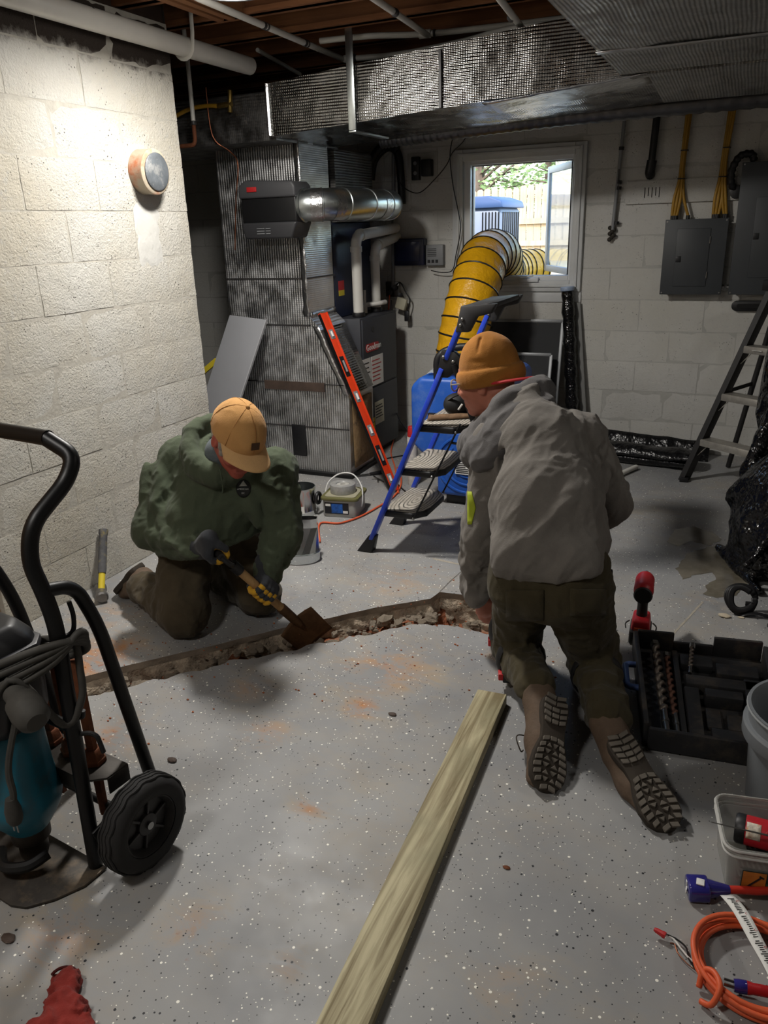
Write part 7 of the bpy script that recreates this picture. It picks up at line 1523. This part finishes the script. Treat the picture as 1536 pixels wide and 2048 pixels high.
def drill_bit(label, a_, b_, r, flutes, mat):
    t = thing('masonry_bit', label, 'drill bit', a_, 'masonry bits in the black case'); d_ = b_-a_; L = np.linalg.norm(d_); u, v, w_ = frame(d_); n_ = int(flutes*12)
    m = MB(); pts = []; prof = []
    for i in range(n_+1):
        t_ = i/n_; c_ = a_+d_*(.22+.78*t_); ph = 2*PI*flutes*t_; pts.append(c_+(u*math.cos(ph)+v*math.sin(ph))*r*.42)
    m.tube(pts, r*.62, 7); m.build('flute', mat, t, ang=180); m = MB(); m.cyl(a_, a_+d_*.24, r*.72, n=12); m.cyl(a_+d_*.10, a_+d_*.13, r*.9, n=12); m.build('shank', STEEL, t); m = MB(); m.cyl(b_-w_*.02, b_+w_*.004, r*1.1, n=6); m.build('carbide_tip', STEEL, t)
RB = P('rusty_bit', srgb(96, 66, 54), .6, .6, var=.3, vs=30); GB = P('grey_bit', srgb(104, 96, 88), .5, .7, var=.25, vs=30)
drill_bit('thick fluted masonry bit nearest the case handle', cb(.155, .96, .045), cb(.14, .06, .060), .015, 9, GB)
drill_bit('reddish masonry bit lying beside the thick one', cb(.25, .93, .035), cb(.23, .15, .05), .011, 10, RB)
drill_bit('short masonry bit standing askew in the upper case bay', cb(.40, .34, .05), cb(.44, .07, .075), .009, 6, GB)
rc = thing('red_case', 'bright red plastic case lid at the right edge behind the grey bucket', 'case', (.3, 2.66, 0)); m = MB(); m.prism([(0, .0), (.03, .09), (.10, .14), (.30, .14), (.30, 0)], (.232, 2.58, .003), (1, 0, 0), (0, 0, 1), (0, .20, 0)); m.build('lid', P('red_plastic', srgb(196, 30, 34), .4), rc, bevel=.008)
m = MB(); m.prism([(.045, .03), (.06, .085), (.10, .11), (.28, .11), (.28, .03)], (.232, 2.577, .003), (1, 0, 0), (0, 0, 1), (0, .004, 0)); m.build('recess', P('red_plastic_dark', srgb(140, 20, 24), .5), rc, bevel=.002)

bk = thing('grey_bucket', 'grey plastic pail standing at the right edge beside the open case', 'bucket', (.29, 2.02, 0)); bc = V(.295, 2.018, .002); GBK = P('grey_bucket_plastic', srgb(112, 116, 120), .42, var=.08, vs=6)
m = MB(); m.lathe([(.138, 0), (.152, .20), (.153, .205), (.170, .207), (.172, .212), (.172, .245), (.168, .25), (.160, .252), (.160, .285), (.166, .289), (.166, .300), (.158, .300), (.150, .285), (.136, .02)], bc, (0, 0, 1), 48); m.build('pail', GBK, bk, ang=35)
m = MB(); m.tube([bc+V(.163*math.cos(t), .163*math.sin(t), .292) for t in np.linspace(0, 2*PI, 49)[:-1]], .0055, 6, closed=True); m.build('rim', P('rim_grey', srgb(140, 144, 146), .4), bk)

tb_ = thing('storage_tub', 'clear plastic tub with a deck-screw label holding a red can', 'tub', (.22, 1.72, 0)); u_ = unit(V(.985, .17, 0)); v_ = unit(V(-.17, .985, 0)); cT = V(.215, 1.735, .002)
CLEAR = NT('clear_tub_plastic'); CLEAR.set(Roughness=.22); CLEAR.b.inputs['Transmission Weight'].default_value = .8; CLEAR.b.inputs['IOR'].default_value = 1.15; CLEAR.color(srgb(222, 222, 218)); CLEAR = CLEAR.m
tub(tb_, cT, u_, v_, .25, .19, .135, .10, CLEAR)
for k, z in ((1.035, .130), (1.02, .112)): m = MB(); m.tube([cT+u_*a_*k+v_*b_*k+V(0, 0, z) for a_, b_ in rrect(.25, .19, .03)], .0035, 6, closed=True); m.build('rim', P('tub_rim', srgb(206, 206, 202), .35, alpha=.8), tb_)
fT = cT-v_*.0865; m = MB(); m.prism([(-.085, .012), (.11, .012), (.11, .075), (-.085, .075)], fT-v_*.003, u_, unit(V(0, 0, 1)-v_*.06), -v_*.001); lb = m.build('label', P('label_dark_green', srgb(30, 42, 40), .5), tb_)
fo = fT-v_*.0042; upv = unit(V(0, 0, 1)-v_*.06)
m = MB(); m.prism([(-.083, .014), (-.032, .014), (-.032, .073), (-.083, .073)], fo, u_, upv, -v_*.0006); lp = m.build('label_picture', P('label_orange', srgb(188, 118, 46), .5, var=.2, vs=30), lb); m = MB(); m.bar(fo+u_*-.074+upv*.022-v_*.001, fo+u_*-.042+upv*.062-v_*.001, .004, .001, -v_); m.bar(fo+u_*-.047+upv*.064-v_*.001, fo+u_*-.037+upv*.058-v_*.001, .004, .001, -v_); m.build('screw_drawing', INK, lp, kind='stuff')
m = MB(); m.prism([(-.030, .014), (.11, .014), (.11, .042), (-.030, .042)], fo, u_, upv, -v_*.0006); m.build('label_band', P('label_green', srgb(20, 92, 72), .5), lb)
text('lettering', 'DECK', .022, fo+u_*-.026+upv*.056-v_*.0008, u_, upv, P('label_gold', srgb(196, 160, 90), .5), lb); text('lettering', 'GREEN VERSION', .010, fo+u_*-.026+upv*.045-v_*.0008, u_, upv, WHITEL, lb)
sc = thing('aerosol_can', 'red aerosol can with black cap lying in the clear tub', 'spray can', cT+V(.03, 0, .06)); a_ = cT+u_*-.085+v_*.03+V(0, 0, .092); b_ = cT+u_*.075-v_*.01+V(0, 0, .098); d_ = unit(b_-a_); RC = P('red_can', srgb(176, 30, 40), .35, var=.06, vs=30)
m = MB(); m.lathe([(.0345, 0), (.036, .004), (.036, .15), (.030, .16)], a_+d_*.022, d_, 28); cn = m.build('can', RC, sc); m = MB(); m.lathe([(.032, 0), (.0365, .006), (.0365, .022), (.035, .023)], a_, d_, 28); m.build('cap', BLACKP, sc)
m = MB(); uu, vv, _ = frame(d_); m.grid(lambda s_, t_: a_+d_*(.026+.032*s_)+(unit(CC-a_-d_*((CC-a_)@d_))*math.cos((t_-.5)*1.1)+np.cross(d_, unit(CC-a_-d_*((CC-a_)@d_)))*math.sin((t_-.5)*1.1))*.0365, 5, 9); m.build('can_label', P('can_label', srgb(214, 206, 190), .5, var=.35, vs=90, dirt=srgb(208, 128, 40), dirt_amt=.9, dirt_s=50), cn, solid=.0006)
cdir = unit(CC-a_-d_*((CC-a_)@d_)); text('lettering', 'CAUTION', .012, a_+d_*.068+cdir*.0372, d_, np.cross(cdir, d_), P('pale_red', srgb(214, 120, 110), .6), cn)
sw_ = thing('screwdriver', 'white-handled scratch awl resting across the clear tub rim', 'awl', cT+V(0, -.05, .13)); a_ = aty(1405, 1652, 1.655); b_ = cT+u_*.03-v_*.05+V(0, 0, .140); c_ = cT+u_*.16-v_*.055+V(0, 0, .139); b_[2] = max(b_[2], .14); a_ = cT-u_*.155-v_*.03+V(0, 0, .146)
m = MB(); m.tube([a_, b_], [.0012, .0028], 6); m.build('blade', STEEL, sw_); m = MB(); m.tube([b_, b_+(c_-b_)*.12, b_+(c_-b_)*.2, c_], [.006, .009, .0075, .010], 10); m.build('handle', P('white_plastic', srgb(222, 220, 214), .4), sw_)
for k in range(5):
    cm = thing('screw_strip', 'dark collated screw strip lying in the clear tub', 'screws', cT+u_*(-.09+.01*k)+v_*(-.06+.022*k)+V(0, 0, .03+.01*k), 'collated screw strips in the clear tub')
    m = MB(); a_ = cT+u_*(-.09+.01*k)+v_*(-.06+.022*k)+V(0, 0, .03+.01*k); b_ = a_+u_*.17+v_*.02*(k-2)*.4; m.bar(a_, b_, .022, .006, (0, 0, 1)); o = m.build('strip', BLACKM, cm, bevel=.001)
    m = MB()
    for j in range(14): m.box(a_+(b_-a_)*(j+.5)/14+V(0, 0, .004), (.004, .021, .002), rotm((0, 0, 1), .3))
    m.build('screw_heads', STEEL, o, kind='stuff')

# --- coiled orange cord at the bottom right
oc = thing('extension_cord', 'coiled orange extension cord with a blue lighted end at the bottom right', 'cord', (.18, 1.42, 0)); ctr = V(.185, 1.415, 0); pts = []
rr = random.Random(5)
for k in range(6):
    r0 = .118+.010*rr.uniform(-1, 1); ox, oy = rr.uniform(-.008, .008), rr.uniform(-.008, .008)
    for j in range(12): a_ = 2*PI*j/12; pts.append(ctr+V(ox+r0*1.02*math.cos(a_), oy+r0*.98*math.sin(a_), .008+.0075*k*(.6+.4*math.sin(a_+k))+.002))
m = MB(); m.tube(spl(pts, 4), .0058, 8); m.build('coil', ORANGE, oc, ang=180)
m = MB(); w0 = ctr+V(-.085, -.095, .02); m.tube(spl([w0+V(-.025, .01, -.01), w0+V(-.02, .028, .02), w0+V(.0, .02, .032), w0+V(.012, -.01, .03), w0+V(.0, -.03, .0), w0+V(-.02, -.02, -.012)], 6), .0062, 8); m.build('binding_turn', ORANGE, oc, ang=180)
RBB = P('clear_blue_plastic', srgb(46, 44, 120), .12, coat=.4); e0, e1_ = V(.052, 1.588, .022), V(.135, 1.612, .026); d_ = unit(e1_-e0); m = MB(); m.prism([(-.030, -.012), (-.022, -.022), (.022, -.022), (.030, -.012), (.030, .014), (.018, .024), (-.018, .024), (-.030, .014)], e0-d_*.02, frame(d_)[0], frame(d_)[1], d_*.048); hb2 = m.build('outlet_end', RBB, oc, bevel=.005, seg=3); m = MB(); m.lathe([(.024, 0), (.018, .02), (.013, .04), (.010, .05)], e0+d_*.026, d_, 14); m.build('strain_neck', RBB, hb2)
for k, (dx, dz) in enumerate(((-.021, -.004), (-.0215, .008))): m = MB(); m.box(e0+d_*dx+V(0, -.006+.012*k, dz+.004), (.004, .014, .014)); m.build('outlet_face', WHITEL, hb2, bevel=.002)
m = MB(); m.box(e0+V(.008, -.004, .026), (.018, .02, .003)); m.build('outlet_face', WHITEL, hb2, bevel=.001)
m = MB(); m.tube(spl([e0+d_*.07, e0+d_*.13+V(0, .0, .0), e0+d_*.20+V(.01, -.01, 0), ctr+V(.17, .09, .015), ctr+V(.16, .0, .012), ctr+V(.12, -.03, .02)], 6), [.0095]*13+[.0068]*18, 8); m.build('lead', P('red_cord_lead', srgb(186, 48, 34), .45), oc, ang=180)
tg0, tg1 = V(.118, 1.585, .030), V(.232, 1.335, .05); td = tg1-tg0; tu = unit(np.cross(td, (0, 0, 1))); m = MB(); m.grid(lambda u, v: tg0+td*v-tu*.0145*(2*u-1)+V(0, 0, .020*math.sin(PI*min(1, v*1.1))+.004*math.sin(9*v)+.003*(2*u-1)*math.sin(5*v)), 4, 26); tgo = m.build('warning_tag', WHITEL, oc, ang=180, solid=.0004, label='white paper warning tag')
tup = lambda v: tg0+td*v+V(0, 0, .020*math.sin(PI*min(1, v*1.1))+.004*math.sin(9*v)+.0012)
m = MB()
for k in range(46):
    v_k = .05+.9*k/46
    if k % 12 in (0,): continue
    c_ = tup(v_k); L = random.uniform(.35, .8)*.0105; m.box(c_+tu*(-.002+random.uniform(-.001, .001)), (L*2, .0017, .0006), np.array([tu, unit(td), (0, 0, 1)]).T)
m.build('tag_print', INK, tgo, kind='stuff')
for k in range(6): c_ = tup(.12+.16*k)+tu*-.0105+V(0, 0, .0008); m = MB(); m.tube([c_+tu*.0028*math.cos(t)+unit(td)*.0028*math.sin(t) for t in np.linspace(0, 2*PI, 13)[:-1]], .0005, 4, closed=True); m.build('warning_mark', REDL, tgo)
q0 = V(.142, 1.352, .022); dq = unit(V(1, .12, .05)); m = MB(); m.lathe([(.012, 0), (.0135, .012), (.0135, .026), (.0115, .034), (.0115, .06), (.009, .075)], q0, dq, 14); pgo = m.build('plug_end', P('plug_red', srgb(170, 30, 36), .4), oc); m = MB(); m.lathe([(.0125, 0), (.014, .010), (.014, .024), (.0125, .026)], q0-dq*.002, dq, 14); m.build('plug_collar', RBB, pgo)
for dy, dz in ((-.006, .004), (.006, .004), (0, -.005)): m = MB(); m.box(q0-dq*.011+V(0, dy, dz), (.020, .0018, .006)); m.build('prong', STEEL, pgo)
# loose wires with a red connector
lw = thing('wire_pigtail', 'short stripped wires joined by a red twist connector left of the orange coil', 'wires', (-.01, 1.44, 0)); n0 = V(*atz(1308, 1858, .018)); n1 = V(*atz(1325, 1868, .016)); m = MB(); m.lathe([(.0035, 0), (.006, .006), (.0065, .018), (.0075, .020), (.0075, .026)], n0, n1-n0, 8); m.build('twist_connector', REDL, lw)
for mt, pp in ((WHITEL, [(1324, 1866), (1345, 1876), (1362, 1897), (1380, 1918), (1398, 1930)]), (BLACKP, [(1326, 1866), (1352, 1878), (1372, 1895), (1378, 1918), (1392, 1940)])): m = MB(); m.tube(spl([V(*atz(x, y, .014-.003*i)) for i, (x, y) in enumerate(pp)], 6), .0021, 6); m.build('wire', mt, lw)
m = MB(); m.tube(spl([V(*atz(x, y, .006)) for x, y in ((1340, 1886), (1349, 1888), (1355, 1905), (1372, 1925), (1388, 1938))], 6), .0013, 5); m.build('bare_wire', COPPER, lw)

# --- strap coil, chips, leaf, rag, puddles
so_ = thing('strap_coil', 'coiled black webbing strap on the floor by the plastic heap', 'strap', (.127, 3.16, 0)); q = V(.125, 3.17, .058); ax = unit(V(.30, -.80, .52)); u, v, _ = frame(ax)
for k in range(3): m = MB(); m.tube([q+(u*math.cos(t)+v*math.sin(t))*(.055-.004*k+.003*math.sin(3*t+k))+ax*.004*k for t in np.linspace(.3*k, 2*PI-.3+.2*k, 30)], .013, 6, flat=.14, hint=ax); m.build('turn', BLACKP, so_, ang=180)
m = MB(); m.grid(lambda a_, b_: V(.13+.11*a_, 3.12+.02*a_+.025*b_, .004+.012*math.sin(a_*PI)), 8, 3); m.build('tail', BLACKP, so_, solid=.002)
m = MB(); m.box(q+u*.03+v*-.02, (.03, .01, .02)); m.build('buckle', BLACKP, so_, bevel=.003)
CHP = P('pale_chip', srgb(190, 178, 156), .9, var=.15, vs=30)
for i, (x, y, s_, lbl, mt, ct) in enumerate(((1450, 1234, .020, 'larger pale concrete chip below the black strap', CHP, 'concrete chip'), (1482, 1236, .010, 'smaller pale concrete chip below the black strap', CHP, 'concrete chip'), (345, 1522, .014, 'dark dry leaf flake on the floor below the trench', BROWN, 'leaf'), (18, 1880, .016, 'brown dry leaf at the lower left edge', BROWN, 'leaf'), (785, 1430, .012, 'dark crumb of clay on the floor left of the lumber', BROWN, 'clay crumb'), (1012, 1736, .008, 'reddish clay crumb on the floor right of the lumber', RUST, 'clay crumb'), (720, 1838, .0, '', None, ''))):
    if not mt: continue
    p = atz(x, y, 0); m = MB(); m.ell((0, 0, 0), (s_*1.3, s_*.8, s_*.3), nu=9, nv=6); m.v = [tuple(p+V(0, 0, s_*.30)+np.array(w_)*(1+.35*nz(w_, 70+i))) for w_ in m.v]; put(['concrete_chip', 'leaf', 'clay_crumb'][0 if i < 2 else (1 if i < 4 else 2)], lbl, ct, m, mt, p, smooth=False)
rnd = random.Random(77); CLB = [P('clay_bit', srgb(150, 84, 52), .9, var=.3), P('clay_bit_dark', srgb(104, 62, 42), .9, var=.3)]
m = MB()
for i in range(260):
    if rnd.random() < .55: p = np.array(ne[rnd.randrange(60, len(ne))])+V(rnd.gauss(.08, .13), rnd.gauss(-.10, .15), 0)
    else: p = np.array(fa[rnd.randrange(60, len(fa))])+V(rnd.gauss(-.07, .12), rnd.gauss(.10, .13), 0)
    if p[0] < -2.5: continue
    z_ = rnd.uniform(.0012, .0042); k0 = len(m.v); m.ell((p[0], p[1], z_*.5), (z_*1.4, z_, z_*.7), nu=5, nv=3)
cr = m.build('clay_crumbs', CLB[0], smooth=False, kind='stuff'); tag(cr, 'reddish clay crumbs scattered on the floor along the trench', 'clay crumbs')
rg_ = thing('red_rag', 'crumpled dark red work glove lying at the lower left', 'rag', (-1.12, .80, 0)); s = SD((-1.25, .60, 0), (-.95, .92, .12), .005); s.cap(V(-1.165, .815, .018), V(-1.10, .74, .028), .030, .036, .0, flat=((0, 0, 1), .8)); s.cap(V(-1.10, .77, .022), V(-1.03, .735, .022), .026, .022, .02); s.cap(V(-1.12, .71, .02), V(-1.06, .68, .022), .035, .03, .02); s.cap(V(-1.10, .75, .07), V(-1.075, .715, .06), .016, .014, .012, sub=True); s.cap(V(-1.06, .765, .055), V(-1.04, .75, .055), .010, .010, .012, sub=True); s.cut((0, 0, .003), (0, 0, -1))
s.build('cloth', fabric('dark_red_cloth', srgb(128, 46, 40), .2), rg_, disp=wrinkle(.009, (95, 170), 31))
m = MB(); m.tube([V(-1.165+.030*math.cos(t), .815+.028*math.sin(t), .02+.016*math.sin(t*.5)) for t in np.linspace(.2, 3.3, 12)], .0035, 6); m.build('cuff_edge', fabric('dark_red_edge', srgb(76, 28, 26), .2), rg_)
WET = NT('wet_floor_film'); WET.set(Roughness=.12); WET.color(WET.mix(WET.mapr(WET.noise(9, 4), .35, .65), srgb(92, 86, 74), srgb(116, 110, 98))); WET = WET.m
def puddle(label, pix):
    pts = resample([atz(x, y) for x, y in pix+[pix[0]]], .012)[:-1]; pts = [wob(p, .014, 14)*V(1, 1, 0)+V(0, 0, .0012) for p in pts]; m = MB(); m.add(pts, [tuple(range(len(pts)))]); put('water_puddle', label, 'puddle', m, WET, pts[0], smooth=False)
puddle('upper wet patch on the floor beside the plastic heap', [(1332, 1084), (1350, 1058), (1390, 1053), (1430, 1066), (1445, 1080), (1420, 1092), (1385, 1082), (1352, 1092)])
puddle('larger wet patch on the floor left of the strap coil', [(1352, 1138), (1372, 1110), (1400, 1098), (1448, 1090), (1478, 1130), (1492, 1172), (1470, 1192), (1430, 1196), (1405, 1188), (1412, 1172), (1432, 1160), (1425, 1146), (1395, 1148), (1368, 1160)])
